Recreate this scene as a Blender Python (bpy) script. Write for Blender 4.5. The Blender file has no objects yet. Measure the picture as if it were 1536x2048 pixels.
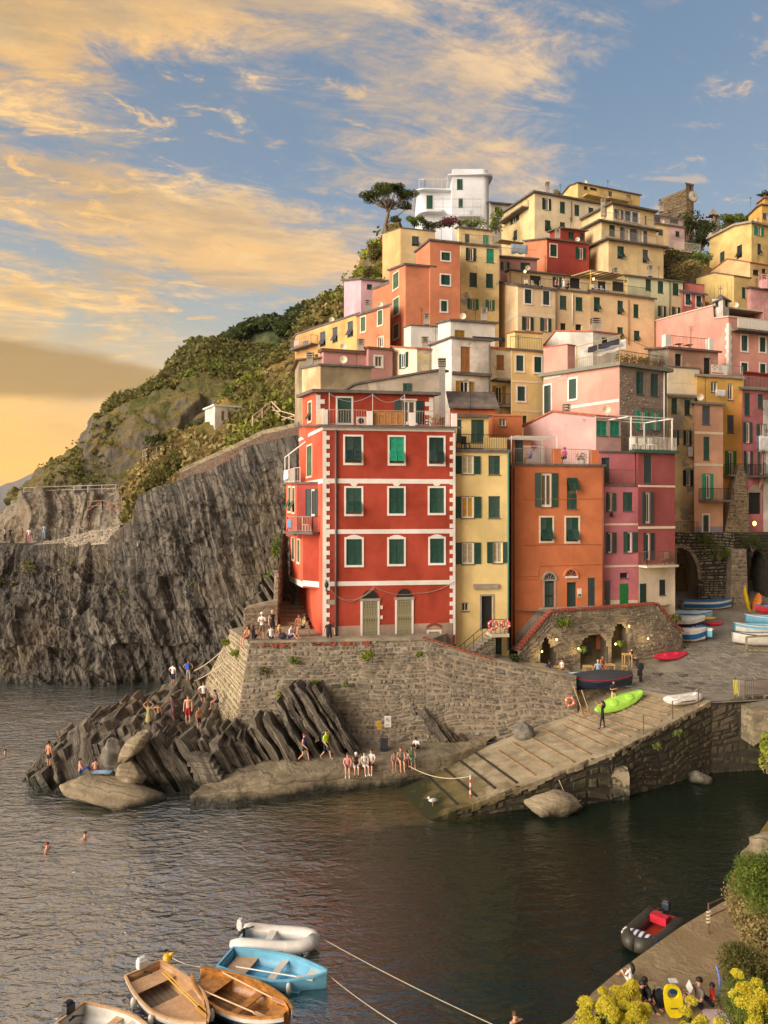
import bpy,bmesh,math,random
import numpy as np
from mathutils import Vector,Matrix

# ------------------------------------------------------------------ camera, sky, sun, exposure
F,CX,HY,H = 1536.0,768.0,1018.0,16.0      # focal length in photo pixels, image centre, horizon row, eye height (m)
scene = bpy.context.scene
col = scene.collection
cam_d = bpy.data.cameras.new('camera');cam = bpy.data.objects.new('camera',cam_d);col.objects.link(cam)
cam.location = (0,0,H);cam.rotation_euler = (math.radians(90),0,0)
cam_d.sensor_fit = 'HORIZONTAL';cam_d.sensor_width = 36.0;cam_d.lens = 36.0 * F / 1536.0
cam_d.shift_y = -(1024 - HY) / 1536.0
cam_d.clip_start = 0.1;cam_d.clip_end = 30000
scene.camera = cam
scene.view_settings.view_transform = 'Standard';scene.view_settings.look = 'None'
scene.view_settings.exposure = 0.5;scene.view_settings.gamma = 1.0
scene.view_settings.use_curve_mapping = False
scene.cycles.use_denoising = True
scene.cycles.use_adaptive_sampling = True;scene.cycles.adaptive_threshold = 0.025;scene.cycles.max_bounces = 5;scene.cycles.diffuse_bounces = 3;scene.cycles.glossy_bounces = 3
scene.cycles.transmission_bounces = 4;scene.cycles.sample_clamp_indirect = 4.0

SUN_EL = math.radians(19.0)
SUN_DIR = Vector((-0.83 * math.cos(SUN_EL),-0.558 * math.cos(SUN_EL),math.sin(SUN_EL)))   # towards the sun
sun_d = bpy.data.lights.new('sun','SUN');sun = bpy.data.objects.new('sun',sun_d);col.objects.link(sun)
sun_d.energy = 3.8;sun_d.angle = math.radians(48);sun_d.color = (1.0,0.89,0.76)
sun.rotation_euler = SUN_DIR.to_track_quat('Z','Y').to_euler();sun.location = (-60,-40,90)

def S(r,g,b):
    f = lambda c: (c / 255 / 12.92) if c <= 10 else ((c / 255 + 0.055) / 1.055) ** 2.4
    return (f(r),f(g),f(b),1.0)

class NT:
    """small node-tree helper"""
    def __init__(s,tree): s.t = tree;s.n = tree.nodes;s.l = tree.links
    def new(s,typ,**kw):
        nd = s.n.new(typ)
        for k,v in kw.items():
            if k.startswith('i_'):
                key = k[2:];key = int(key) if key.isdigit() else key.replace('_',' ')
                s.put(nd.inputs[key],v)
            else: setattr(nd,k,v)
        return nd
    def put(s,inp,v):
        if isinstance(v,bpy.types.NodeSocket): s.l.new(v,inp)
        else: inp.default_value = v
    def math(s,op,a,b=0.0,c=0.0,clamp=False):
        nd = s.n.new('ShaderNodeMath');nd.operation = op;nd.use_clamp = clamp
        for i,v in enumerate((a,b,c)): s.put(nd.inputs[i],v)
        return nd.outputs[0]
    def mix(s,fac,a,b,blend='MIX'):
        nd = s.n.new('ShaderNodeMix');nd.data_type = 'RGBA';nd.blend_type = blend
        s.put(nd.inputs[0],fac);s.put(nd.inputs[6],a);s.put(nd.inputs[7],b)
        return nd.outputs[2]
    def ramp(s,fac,stops,interp='LINEAR'):
        nd = s.n.new('ShaderNodeValToRGB');nd.color_ramp.interpolation = interp
        el = nd.color_ramp.elements
        while len(el) < len(stops): el.new(0.5)
        for e,(p,c) in zip(el,stops):
            e.position = p;e.color = c if len(c) == 4 else (*c,1)
        s.put(nd.inputs[0],fac);return nd.outputs[0]
    def smooth(s,x,lo,hi):
        nd = s.n.new('ShaderNodeMapRange');nd.interpolation_type = 'SMOOTHSTEP'
        s.put(nd.inputs[0],x);nd.inputs[1].default_value = lo;nd.inputs[2].default_value = hi
        return nd.outputs[0]
    def noise(s,vec,scale,detail=4,rough=0.55,dist=0.0,lac=2.0):
        nd = s.n.new('ShaderNodeTexNoise');s.put(nd.inputs['Vector'],vec)
        nd.inputs['Scale'].default_value = scale;nd.inputs['Detail'].default_value = detail
        nd.inputs['Roughness'].default_value = rough;nd.inputs['Distortion'].default_value = dist
        nd.inputs['Lacunarity'].default_value = lac
        return nd.outputs[0]
    def mapping(s,vec,scale=(1,1,1),rot=(0,0,0),loc=(0,0,0)):
        nd = s.n.new('ShaderNodeMapping');s.put(nd.inputs[0],vec)
        nd.inputs['Scale'].default_value = scale;nd.inputs['Rotation'].default_value = rot;nd.inputs['Location'].default_value = loc
        return nd.outputs[0]

def make_world():
    w = bpy.data.worlds.new('World');scene.world = w;w.use_nodes = True
    t = NT(w.node_tree);t.n.clear()
    out = t.new('ShaderNodeOutputWorld');bg = t.new('ShaderNodeBackground');t.l.new(bg.outputs[0],out.inputs[0])
    tc = t.new('ShaderNodeTexCoord');d = tc.outputs['Generated']
    sep = t.new('ShaderNodeSeparateXYZ');t.l.new(d,sep.inputs[0]);X,Y,Z = sep.outputs
    Zc = t.math('MAXIMUM',Z,0.0)
    # physical clear sky of the low sun
    sky = t.new('ShaderNodeTexSky');sky.sky_type = 'NISHITA';sky.sun_disc = False
    sky.sun_elevation = SUN_EL;sky.sun_rotation = math.atan2(SUN_DIR.x,SUN_DIR.y)
    sky.altitude = 10;sky.air_density = 1.2;sky.dust_density = 2.0;sky.ozone_density = 2.5
    base = t.mix(1.0,sky.outputs[0],(0.11,0.11,0.11,1),'MULTIPLY')
    # how near the sun's side a direction is
    sh = Vector((SUN_DIR.x,SUN_DIR.y)).normalized()
    hl = t.math('SQRT',t.math('ADD',t.math('MULTIPLY',X,X),t.math('MULTIPLY',Y,Y)))
    dot = t.math('DIVIDE',t.math('ADD',t.math('MULTIPLY',X,sh.x),t.math('MULTIPLY',Y,sh.y)),t.math('MAXIMUM',hl,0.02))
    warm = t.smooth(dot,-0.93,-0.12)
    low = t.smooth(Zc,0.42,0.0)
    lowest = t.smooth(Zc,0.24,0.03)
    blue = t.mix(t.smooth(Zc,0.05,0.55),S(184,196,204),S(120,145,171))
    blue = t.mix(t.math('MULTIPLY',warm,t.smooth(Zc,0.40,0.10)),blue,S(226,206,156))
    blue = t.mix(0.35,blue,base)
    gl = t.mix(t.math('MULTIPLY',warm,lowest),blue,(1.35,.66,.10,1))
    # cloud deck seen in perspective
    dz = t.math('ADD',Zc,0.16)
    u = t.math('DIVIDE',X,dz);v = t.math('DIVIDE',Y,dz)
    cv = t.new('ShaderNodeCombineXYZ');t.l.new(u,cv.inputs[0]);t.l.new(v,cv.inputs[1]);cv.inputs[2].default_value = 3.1
    cvec = t.mapping(cv.outputs[0],(0.8,1.0,1),(0,0,math.radians(-24)),(0.35,0.9,0))
    n1 = t.noise(cvec,0.95,12,0.66,0.8)
    n2 = t.noise(t.mapping(cvec,(1.3,2.6,1),(0,0,0.3)),3.2,12,0.72,0.6)
    n3 = t.noise(t.mapping(cvec,(1,1,1),loc=(7,3,1)),0.42,3,0.5)
    dens = t.math('ADD',t.math('ADD',t.math('MULTIPLY',n1,0.75),t.math('MULTIPLY',n2,0.46)),t.math('MULTIPLY',n3,0.16))
    dens = t.math('ADD',dens,t.math('MULTIPLY',warm,0.055))
    # the large cloud masses and clear lanes of this evening
    az = t.math('ARCTAN2',X,Y);el = t.math('ARCSINE',Z)
    for px,py,rx,ry,am in ((70,70,190,120,.13),(330,40,120,60,.05),(400,200,330,120,-.10),(760,70,380,85,.07),(1330,230,260,170,-.07),(950,290,200,70,.07),(170,430,330,80,.14),(520,330,260,60,-.05),(480,540,240,60,.11),(1150,60,200,60,.05),(120,590,200,40,.06)):
        a0,e0 = math.atan((px - CX) / F),math.atan((HY - py) / math.hypot(F,px - CX));q1 = t.math('DIVIDE',t.math('SUBTRACT',az,a0),rx / F);q2 = t.math('DIVIDE',t.math('SUBTRACT',el,e0),ry / F)
        g = t.math('EXPONENT',t.math('MULTIPLY',t.math('ADD',t.math('MULTIPLY',q1,q1),t.math('MULTIPLY',q2,q2)),-1.0))
        dens = t.math('ADD',dens,t.math('MULTIPLY',g,am))
    mask = t.smooth(dens,0.69,0.845)
    thick = t.smooth(dens,0.80,0.95)
    lit = t.mix(warm,S(228,192,150),(1.02,.57,.17,1))
    lit = t.mix(t.smooth(n2,0.45,0.72),lit,t.mix(warm,S(246,210,164),(1.28,.82,.32,1)))
    dark = t.mix(warm,S(158,160,166),S(168,148,116))
    sh = t.smooth(t.noise(t.mapping(cvec,(1.2,2.0,1),loc=(3,1,4)),2.0,8,0.65,0.4),0.40,0.66)
    ccol = t.mix(t.math('ADD',t.math('MULTIPLY',thick,0.25),t.math('MULTIPLY',sh,0.62)),lit,dark)
    mask = t.math('MULTIPLY',mask,t.math('ADD',0.15,t.math('MULTIPLY',t.smooth(Zc,0.10,0.26),0.85)))
    c1 = t.mix(t.math('MULTIPLY',mask,0.92),gl,ccol)
    # scattered small broken flecks and a thin grey veil between the big masses
    n5 = t.noise(t.mapping(cvec,(1.6,2.4,1),(0,0,-0.5),(2,5,0)),5.5,10,0.7,0.5);n6 = t.noise(t.mapping(cvec,(1,1,1),loc=(9,2,2)),1.1,5,0.6)
    c1 = t.mix(t.math('MULTIPLY',t.smooth(n6,0.42,0.66),0.22),c1,t.mix(warm,S(150,160,174),S(146,150,152)))
    c1 = t.mix(t.math('MULTIPLY',t.math('MULTIPLY',t.smooth(n5,0.53,0.66),t.smooth(n6,0.40,0.60)),0.7),c1,lit)
    # low stratus banks near the sea horizon
    ang = t.math('ARCTAN2',X,Y)
    bv = t.new('ShaderNodeCombineXYZ');t.l.new(t.math('MULTIPLY',ang,1.3),bv.inputs[0]);t.l.new(t.math('MULTIPLY',Z,9.0),bv.inputs[1])
    bn = t.noise(bv.outputs[0],1.4,6,0.55,0.3)
    bmask = t.math('MULTIPLY',t.smooth(bn,0.50,0.62),t.math('MULTIPLY',t.smooth(Zc,0.05,0.10),t.smooth(Zc,0.30,0.16)))
    c2 = t.mix(t.math('MULTIPLY',bmask,0.5),c1,t.mix(warm,S(170,175,182),S(200,164,104)))
    a0,e0 = math.atan((60 - CX) / F),math.atan((HY - 748) / math.hypot(F,60 - CX))
    q1 = t.math('DIVIDE',t.math('SUBTRACT',az,a0),300 / F);q2 = t.math('DIVIDE',t.math('SUBTRACT',el,e0),62 / F)
    gb = t.math('SUBTRACT',1.0,t.math('ADD',t.math('MULTIPLY',q1,q1),t.math('MULTIPLY',q2,q2)))
    gb = t.smooth(t.math('ADD',gb,t.math('MULTIPLY',t.math('SUBTRACT',bn,0.5),2.2)),0.05,0.6)
    c2 = t.mix(t.math('MULTIPLY',gb,0.8),c2,S(172,138,84))
    # below the horizon (hidden by sea and land)
    c3 = t.mix(t.smooth(Z,0.0,-0.03),c2,S(90,95,90))
    t.put(bg.inputs[0],c3);bg.inputs[1].default_value = 0.80
    w.cycles.sampling_method = 'MANUAL';w.cycles.sample_map_resolution = 512
make_world()

# ------------------------------------------------------------------ helpers
rnd = random.Random(11)
rng = np.random.default_rng(5)
def P(px,py,Y): return Vector(((px - CX) * Y / F,Y,H - (py - HY) * Y / F))       # surveyed point at distance Y
def G(px,py,z):                                                                     # surveyed point at height z (below eye level)
    return P(px,py,(H - z) * F / (py - HY))
def GX(px,Y,z): return Vector(((px - CX) * Y / F,Y,z))

W = {}
def link(o,parent=None,M=None):
    col.objects.link(o);M = M if M is not None else Matrix()
    o.matrix_basis = M;W[o.name] = M.copy()
    if parent is not None:
        o.parent = parent;o.matrix_parent_inverse = W[parent.name].inverted()
    return o
def tag(o,label=None,cat=None,group=None,kind=None):
    if label: o['label'] = label
    if cat: o['category'] = cat
    if group: o['group'] = group
    if kind: o['kind'] = kind
    return o
def thing(name,loc,label,cat,group=None):
    o = bpy.data.objects.new(name,None);o.empty_display_size = 0.3
    link(o,None,Matrix.Translation(Vector(loc)));return tag(o,label,cat,group)
def mesh_of(name,verts,faces,mats,smooth=False,fmat=None):
    me = bpy.data.meshes.new(name)
    me.from_pydata([tuple(v) for v in verts],[],[tuple(f) for f in faces])
    for m in (mats if isinstance(mats,(list,tuple)) else [mats]): me.materials.append(m)
    if fmat is not None: me.polygons.foreach_set('material_index',fmat)
    if smooth: me.polygons.foreach_set('use_smooth',[True] * len(me.polygons))
    me.update();return me
def obj(name,verts,faces,mat,parent=None,smooth=False,fmat=None):
    va = np.array([tuple(v) for v in verts],dtype=float)
    c = np.array(((va[:,0].min() + va[:,0].max()) / 2,(va[:,1].min() + va[:,1].max()) / 2,va[:,2].min()))
    me = mesh_of(name,va - c,faces,mat,smooth,fmat)
    return link(bpy.data.objects.new(name,me),parent,Matrix.Translation(Vector(c)))
def inst(name,me,M,parent=None): return link(bpy.data.objects.new(name,me),parent,M)

class MB:
    def __init__(s): s.v = [];s.f = [];s.m = []
    def add(s,vs,fs,m=0):
        b = len(s.v);s.v.extend([Vector(v) for v in vs]);s.f.extend([tuple(i + b for i in f) for f in fs]);s.m.extend([m] * len(fs));return s
    def hexa(s,p,m=0):     # 8 points: bottom ring 0-3, top ring 4-7
        return s.add(p,[(3,2,1,0),(4,5,6,7),(0,1,5,4),(1,2,6,5),(2,3,7,6),(3,0,4,7)],m)
    def box(s,c,size,M=None,m=0):
        hx,hy,hz = [q / 2 for q in size];c = Vector(c)
        ps = [Vector((x,y,z)) for z in (-hz,hz) for x,y in ((-hx,-hy),(hx,-hy),(hx,hy),(-hx,hy))]
        if M is not None: ps = [M @ q for q in ps]
        return s.hexa([c + q for q in ps],m)
    def bar(s,a,b,w,h=None,m=0):     # square bar between two points
        a,b = Vector(a),Vector(b);h = h or w;d = (b - a)
        if d.length < 1e-6: return s
        d.normalize();up = Vector((0,0,1)) if abs(d.z) < 0.95 else Vector((0,1,0))
        x = d.cross(up).normalized() * w / 2;z = d.cross(x).normalized() * h / 2
        return s.hexa([a - x - z,a + x - z,a + x + z,a - x + z,b - x - z,b + x - z,b + x + z,b - x + z],m)
    def tube(s,pts,r,n=6,m=0,cap=True):
        pts = [Vector(p) for p in pts];k = len(pts);rs = r if isinstance(r,(list,tuple)) else [r] * k
        b = len(s.v);prev = None
        for i,p in enumerate(pts):
            d = (pts[min(i + 1,k - 1)] - pts[max(i - 1,0)])
            d = d.normalized() if d.length > 1e-9 else Vector((0,0,1))
            if prev is None:
                up = Vector((0,0,1)) if abs(d.z) < 0.9 else Vector((1,0,0));x = d.cross(up).normalized()
            else:
                x = prev - d * prev.dot(d);x = x.normalized() if x.length > 1e-6 else d.orthogonal().normalized()
            prev = x;y = d.cross(x)
            for j in range(n):
                a = 2 * math.pi * j / n;s.v.append(p + (x * math.cos(a) + y * math.sin(a)) * rs[i])
        for i in range(k - 1):
            for j in range(n):
                s.f.append((b + i * n + j,b + i * n + (j + 1) % n,b + (i + 1) * n + (j + 1) % n,b + (i + 1) * n + j));s.m.append(m)
        if cap:
            s.f.append(tuple(b + j for j in reversed(range(n))));s.f.append(tuple(b + (k - 1) * n + j for j in range(n)));s.m += [m,m]
        return s
    def ball(s,c,r,nu=10,nv=7,m=0):
        c = Vector(c);r = (r,r,r) if isinstance(r,(int,float)) else r;b = len(s.v)
        s.v.append(c + Vector((0,0,r[2])))
        for i in range(1,nv):
            t = math.pi * i / nv
            for j in range(nu):
                a = 2 * math.pi * j / nu
                s.v.append(c + Vector((r[0] * math.sin(t) * math.cos(a),r[1] * math.sin(t) * math.sin(a),r[2] * math.cos(t))))
        s.v.append(c - Vector((0,0,r[2])));e = len(s.v) - 1;k0 = len(s.f)
        for j in range(nu):
            s.f.append((b,b + 1 + j,b + 1 + (j + 1) % nu));s.f.append((e,e - nu + (j + 1) % nu,e - nu + j))
            for i in range(nv - 2):
                p = b + 1 + i * nu
                s.f.append((p + j,p + nu + j,p + nu + (j + 1) % nu,p + (j + 1) % nu))
        s.m += [m] * (len(s.f) - k0);return s
    def build(s,name,mat,parent=None,smooth=False):
        return obj(name,s.v,s.f,mat,parent,smooth,s.m if isinstance(mat,(list,tuple)) else None)

# vectorised gradient-ish noise ------------------------------------------------
_perm = np.random.default_rng(3).permutation(256);_perm = np.concatenate([_perm,_perm,_perm])
_val = np.random.default_rng(4).uniform(-1,1,256)
def vnoise(x,y,z):
    x,y,z = np.broadcast_arrays(np.asarray(x,float),np.asarray(y,float),np.asarray(z,float))
    xi,yi,zi = np.floor(x).astype(int),np.floor(y).astype(int),np.floor(z).astype(int)
    f = [x - xi,y - yi,z - zi];f = [q * q * q * (q * (q * 6 - 15) + 10) for q in f]
    def h(a,b,c): return _val[_perm[_perm[_perm[(xi + a) & 255] + ((yi + b) & 255)] + ((zi + c) & 255)]]
    l = lambda a,b,t: a + (b - a) * t
    return l(l(l(h(0,0,0),h(1,0,0),f[0]),l(h(0,1,0),h(1,1,0),f[0]),f[1]),
             l(l(h(0,0,1),h(1,0,1),f[0]),l(h(0,1,1),h(1,1,1),f[0]),f[1]),f[2])
def fbm(x,y,z,o=4,lac=2.0,g=0.5):
    t = 0;a = 1.0;n = 0
    for i in range(o):
        t = t + a * vnoise(x * lac ** i + 17.3 * i,y * lac ** i,z * lac ** i + 5.1 * i);n += a;a *= g
    return t / n
def grid_mesh(name,Pts,mat,parent=None,smooth=True,wrap=False):
    nv,nu = Pts.shape[:2]
    idx = np.arange(nv * nu).reshape(nv,nu)
    q = np.stack([idx[:-1,:-1],idx[:-1,1:],idx[1:,1:],idx[1:,:-1]],-1).reshape(-1,4)
    V = Pts.reshape(-1,3);c = np.array((V[:,0].mean(),V[:,1].mean(),V[:,2].min()))
    return np_mesh(name,V - c,q,mat,parent,smooth,Vector(c))
def np_mesh(name,V,Fq,mat,parent=None,smooth=False,loc=None):
    me = bpy.data.meshes.new(name);k = Fq.shape[1]
    me.vertices.add(len(V));me.vertices.foreach_set('co',np.ascontiguousarray(V,dtype=np.float32).ravel())
    me.loops.add(Fq.size);me.loops.foreach_set('vertex_index',np.ascontiguousarray(Fq,dtype=np.int32).ravel())
    me.polygons.add(len(Fq));me.polygons.foreach_set('loop_start',np.arange(0,Fq.size,k,dtype=np.int32))
    me.polygons.foreach_set('loop_total',np.full(len(Fq),k,dtype=np.int32))
    if smooth: me.polygons.foreach_set('use_smooth',np.ones(len(Fq),dtype=bool))
    me.materials.append(mat);me.update(calc_edges=True);me.validate()
    return link(bpy.data.objects.new(name,me),parent,Matrix.Translation(loc) if loc is not None else Matrix())

# ------------------------------------------------------------------ materials
MATS = {}
def mat_base(name):
    m = bpy.data.materials.new(name);m.use_nodes = True
    t = NT(m.node_tree);bs = t.n['Principled BSDF'];return m,t,bs
def bump(t,bs,h,strength,dist):
    b = t.new('ShaderNodeBump');b.inputs['Strength'].default_value = strength;b.inputs['Distance'].default_value = dist
    t.put(b.inputs['Height'],h);t.l.new(b.outputs[0],bs.inputs['Normal'])
def wcoord(t):
    g = t.new('ShaderNodeNewGeometry');return g.outputs['Position']
def plain(name,c,rough=0.6,metal=0.0,var=0.12,scale=4.0,emit=None,spec=0.5,rv=0.0):
    if name in MATS: return MATS[name]
    m,t,bs = mat_base(name);tc = t.new('ShaderNodeTexCoord')
    n = t.noise(tc.outputs['Object'],scale,4,0.6)
    c = c if len(c) == 4 else (*c,1)
    lo = tuple(x * (1 - var * 1.6) for x in c[:3]) + (1,);hi = tuple(min(1,x * (1 + var)) for x in c[:3]) + (1,)
    cc = t.ramp(n,[(0.3,lo),(0.7,hi)])
    if rv:      # every piece faded a little differently
        oi = t.new('ShaderNodeObjectInfo');cc = t.mix(t.math('MULTIPLY',t.math('POWER',oi.outputs['Random'],2.0),rv),cc,tuple(x * 0.6 + 0.10 for x in c[:3]) + (1,))
    t.put(bs.inputs['Base Color'],cc)
    bs.inputs['Roughness'].default_value = rough;bs.inputs['Metallic'].default_value = metal
    bs.inputs['Specular IOR Level'].default_value = spec
    if emit: bs.inputs['Emission Color'].default_value = (*emit[:3],1);bs.inputs['Emission Strength'].default_value = emit[3]
    MATS[name] = m;return m
def plaster(name,c,peel=0.0,peelcol=None,stain=0.25):
    """limewashed render: blotches, rain streaks, optional patches where the paint has come away"""
    if name in MATS: return MATS[name]
    m,t,bs = mat_base(name);p = wcoord(t)
    big = t.noise(p,0.35,5,0.6,0.4);mid = t.noise(p,1.7,6,0.65,0.2)
    streak = t.noise(t.mapping(p,(3.0,3.0,0.22)),1.0,5,0.6)
    lum = 0.3 * c[0] + 0.6 * c[1] + 0.1 * c[2];c3 = tuple(0.86 * x + 0.14 * lum for x in c[:3]);stain *= 1.45
    dk = tuple(x * (1 - stain * 1.1) for x in c3) + (1,);lt = tuple(min(0.9,x * (1 + stain * 0.35) + 0.012) for x in c3) + (1,)
    cc = t.mix(t.smooth(big,0.30,0.72),dk,lt)
    cc = t.mix(t.math('MULTIPLY',t.smooth(mid,0.52,0.78),0.35),cc,tuple(x * 0.78 + 0.03 for x in c3) + (1,))
    cc = t.mix(t.math('MULTIPLY',t.smooth(streak,0.54,0.78),stain * 1.5),cc,tuple(x * 0.6 + 0.02 for x in c3) + (1,))
    h = t.noise(p,14,4,0.6)
    if peel > 0:
        pk = t.noise(p,0.55,6,0.62,0.3)
        pm = t.smooth(pk,0.66 - peel * 0.2,0.675 - peel * 0.2)
        cc = t.mix(pm,cc,t.mix(mid,peelcol or S(150,145,135),S(182,172,158)))
        h = t.math('SUBTRACT',h,t.math('MULTIPLY',pm,0.6))
    t.put(bs.inputs['Base Color'],cc);bs.inputs['Roughness'].default_value = 0.9;bs.inputs['Specular IOR Level'].default_value = 0.2
    bump(t,bs,h,0.35,0.02)
    MATS[name] = m;return m
def stone(name,cols,var_scale=0.9,rough=0.9,moss=0.0,wet=None):
    """rubble stones: each stone object its own tone; joined stones take theirs from where they lie"""
    if name in MATS: return MATS[name]
    m,t,bs = mat_base(name);p = wcoord(t)
    oi = t.new('ShaderNodeObjectInfo')
    vor = t.new('ShaderNodeTexVoronoi');t.put(vor.inputs['Vector'],t.mapping(p,(2.0,2.0,4.6)));vor.inputs['Scale'].default_value = var_scale
    sepc = t.new('ShaderNodeSeparateColor');t.l.new(vor.outputs['Color'],sepc.inputs[0])
    r = t.math('FRACT',t.math('ADD',sepc.outputs[0],oi.outputs['Random']))
    k = len(cols);cc = t.ramp(r,[(i / max(1,k - 1),c) for i,c in enumerate(cols)])
    n = t.noise(p,6,6,0.65);n2 = t.noise(p,0.5,5,0.6)
    cc = t.mix(t.smooth(n,0.35,0.75),t.mix(1.0,cc,(0.62,0.6,0.58,1),'MULTIPLY'),cc)
    cc = t.mix(t.math('MULTIPLY',t.smooth(n2,0.5,0.72),0.15),cc,S(172,152,122))
    if moss: cc = t.mix(t.math('MULTIPLY',t.smooth(n2,0.52,0.40),moss),cc,S(86,92,52))
    t.put(bs.inputs['Base Color'],cc);bs.inputs['Roughness'].default_value = rough;bs.inputs['Specular IOR Level'].default_value = 0.25
    bump(t,bs,t.noise(p,9,6,0.7),0.8,0.04)
    MATS[name] = m;return m
def rock(name,dark,mid,lite,bed=(0.85,0.1,0.5),freq=1.6,wetz=0.5,ochre=0.25,veins=0.5,joint=0.8):
    """thin-bedded sandstone and shale: bands across the bedding, ochre stains, wet foot"""
    if name in MATS: return MATS[name]
    m,t,bs = mat_base(name);p = wcoord(t)
    b = Vector(bed).normalized()
    dt = t.new('ShaderNodeVectorMath',operation='DOT_PRODUCT');t.put(dt.inputs[0],p);dt.inputs[1].default_value = b
    warp = t.noise(p,0.25,4,0.6)
    s = t.math('ADD',t.math('MULTIPLY',dt.outputs['Value'],freq),t.math('MULTIPLY',warp,3.4))
    cv = t.new('ShaderNodeCombineXYZ');t.l.new(s,cv.inputs[0]);cv.inputs[1].default_value = 0.3
    bands = t.noise(cv.outputs[0],1.0,5,0.7)
    def cracks(vec,sc,wd):      # thin dark joints where a noise crosses its middle value
        return t.smooth(t.math('ABSOLUTE',t.math('SUBTRACT',t.noise(vec,sc,3,0.55),0.5)),0.0,wd)
    cv2 = t.new('ShaderNodeCombineXYZ');t.l.new(t.math('MULTIPLY',s,1.1),cv2.inputs[0]);t.l.new(t.noise(p,0.7,3,0.6),cv2.inputs[1])
    ck = t.math('MULTIPLY',cracks(cv2.outputs[0],0.9,0.045),t.math('ADD',0.35,t.math('MULTIPLY',cracks(t.mapping(p,(0.5,0.5,1.0),(0.3,0.2,0)),0.55,0.03),0.65)))
    blot = t.noise(p,0.6,7,0.68);fine = t.noise(p,5.0,6,0.7)
    cc = t.ramp(t.math('ADD',t.math('MULTIPLY',bands,0.55),t.math('MULTIPLY',blot,0.45)),[(0.33,dark),(0.5,mid),(0.66,lite)])
    cc = t.mix(t.math('MULTIPLY',t.smooth(fine,0.5,0.8),0.4),cc,lite)
    cc = t.mix(t.math('MULTIPLY',t.math('SUBTRACT',1.0,ck),joint),cc,tuple(x * 0.3 for x in dark[:3]) + (1,))
    big = t.noise(p,0.12,4,0.6)
    cc = t.mix(t.math('MULTIPLY',t.smooth(big,0.5,0.7),ochre),cc,S(150,122,84))
    if veins:
        vn = t.noise(t.mapping(p,(1.3,1.3,0.18)),0.9,4,0.55)
        vn2 = t.noise(p,0.35,3,0.5)
        vm = t.math('MULTIPLY',t.smooth(vn,0.66,0.74),t.smooth(vn2,0.52,0.62))
        cc = t.mix(t.math('MULTIPLY',vm,veins),cc,S(200,192,176))
    sep = t.new('ShaderNodeSeparateXYZ');t.l.new(p,sep.inputs[0])
    wn = t.math('ADD',sep.outputs[2],t.math('MULTIPLY',t.math('SUBTRACT',blot,0.5),1.2))
    wet = t.smooth(wn,wetz + 0.45,wetz - 0.1)
    cc = t.mix(wet,cc,S(46,44,34))
    t.put(bs.inputs['Base Color'],cc)
    t.put(bs.inputs['Roughness'],t.math('SUBTRACT',0.9,t.math('MULTIPLY',wet,0.5)))
    bs.inputs['Specular IOR Level'].default_value = 0.3
    bump(t,bs,t.math('ADD',t.math('ADD',t.math('MULTIPLY',bands,0.8),t.math('MULTIPLY',fine,0.5)),t.math('MULTIPLY',ck,joint * 0.6)),1.0,0.14)
    MATS[name] = m;return m
def leafmat(name,c1,c2,trans=0.25):
    if name in MATS: return MATS[name]
    m,t,bs = mat_base(name);p = wcoord(t)
    n = t.noise(p,0.8,4,0.6);n2 = t.noise(p,7.0,2,0.6)
    f = t.math('ADD',t.math('MULTIPLY',n,0.6),t.math('MULTIPLY',n2,0.4))
    t.put(bs.inputs['Base Color'],t.ramp(f,[(0.36,c1),(0.64,c2)]))
    bs.inputs['Roughness'].default_value = 0.75;bs.inputs['Specular IOR Level'].default_value = 0.2
    tr = t.new('ShaderNodeBsdfTranslucent');t.put(tr.inputs[0],t.ramp(f,[(0.36,c1),(0.64,c2)]))
    mx = t.new('ShaderNodeMixShader');mx.inputs[0].default_value = trans
    out = t.n['Material Output'];t.l.new(bs.outputs[0],mx.inputs[1]);t.l.new(tr.outputs[0],mx.inputs[2]);t.l.new(mx.outputs[0],out.inputs[0])
    MATS[name] = m;return m
def hillmat(name,grass,soil,rockc,steep=0.55):
    if name in MATS: return MATS[name]
    m,t,bs = mat_base(name);p = wcoord(t)
    g = t.new('ShaderNodeNewGeometry');sn = t.new('ShaderNodeSeparateXYZ');t.l.new(g.outputs['Normal'],sn.inputs[0])
    n = t.noise(p,0.12,6,0.65);n2 = t.noise(p,0.9,6,0.7)
    veg = t.mix(t.smooth(n,0.38,0.62),grass,soil)
    veg = t.mix(t.math('MULTIPLY',t.smooth(n2,0.45,0.7),0.5),veg,tuple(x * 0.45 for x in grass[:3]) + (1,))
    st = t.noise(t.mapping(p,(1.0,1.0,0.16)),0.5,6,0.7)
    rk = t.ramp(st,[(0.32,tuple(x * 0.5 for x in rockc[:3]) + (1,)),(0.66,rockc)])
    f = t.smooth(t.math('ADD',t.math('ABSOLUTE',sn.outputs[2]),t.math('MULTIPLY',t.math('SUBTRACT',n2,0.5),0.3)),steep - 0.08,steep + 0.08)
    t.put(bs.inputs['Base Color'],t.mix(f,rk,veg));bs.inputs['Roughness'].default_value = 0.95;bs.inputs['Specular IOR Level'].default_value = 0.1
    bump(t,bs,t.math('ADD',n2,st),1.0,0.6)
    MATS[name] = m;return m

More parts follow.
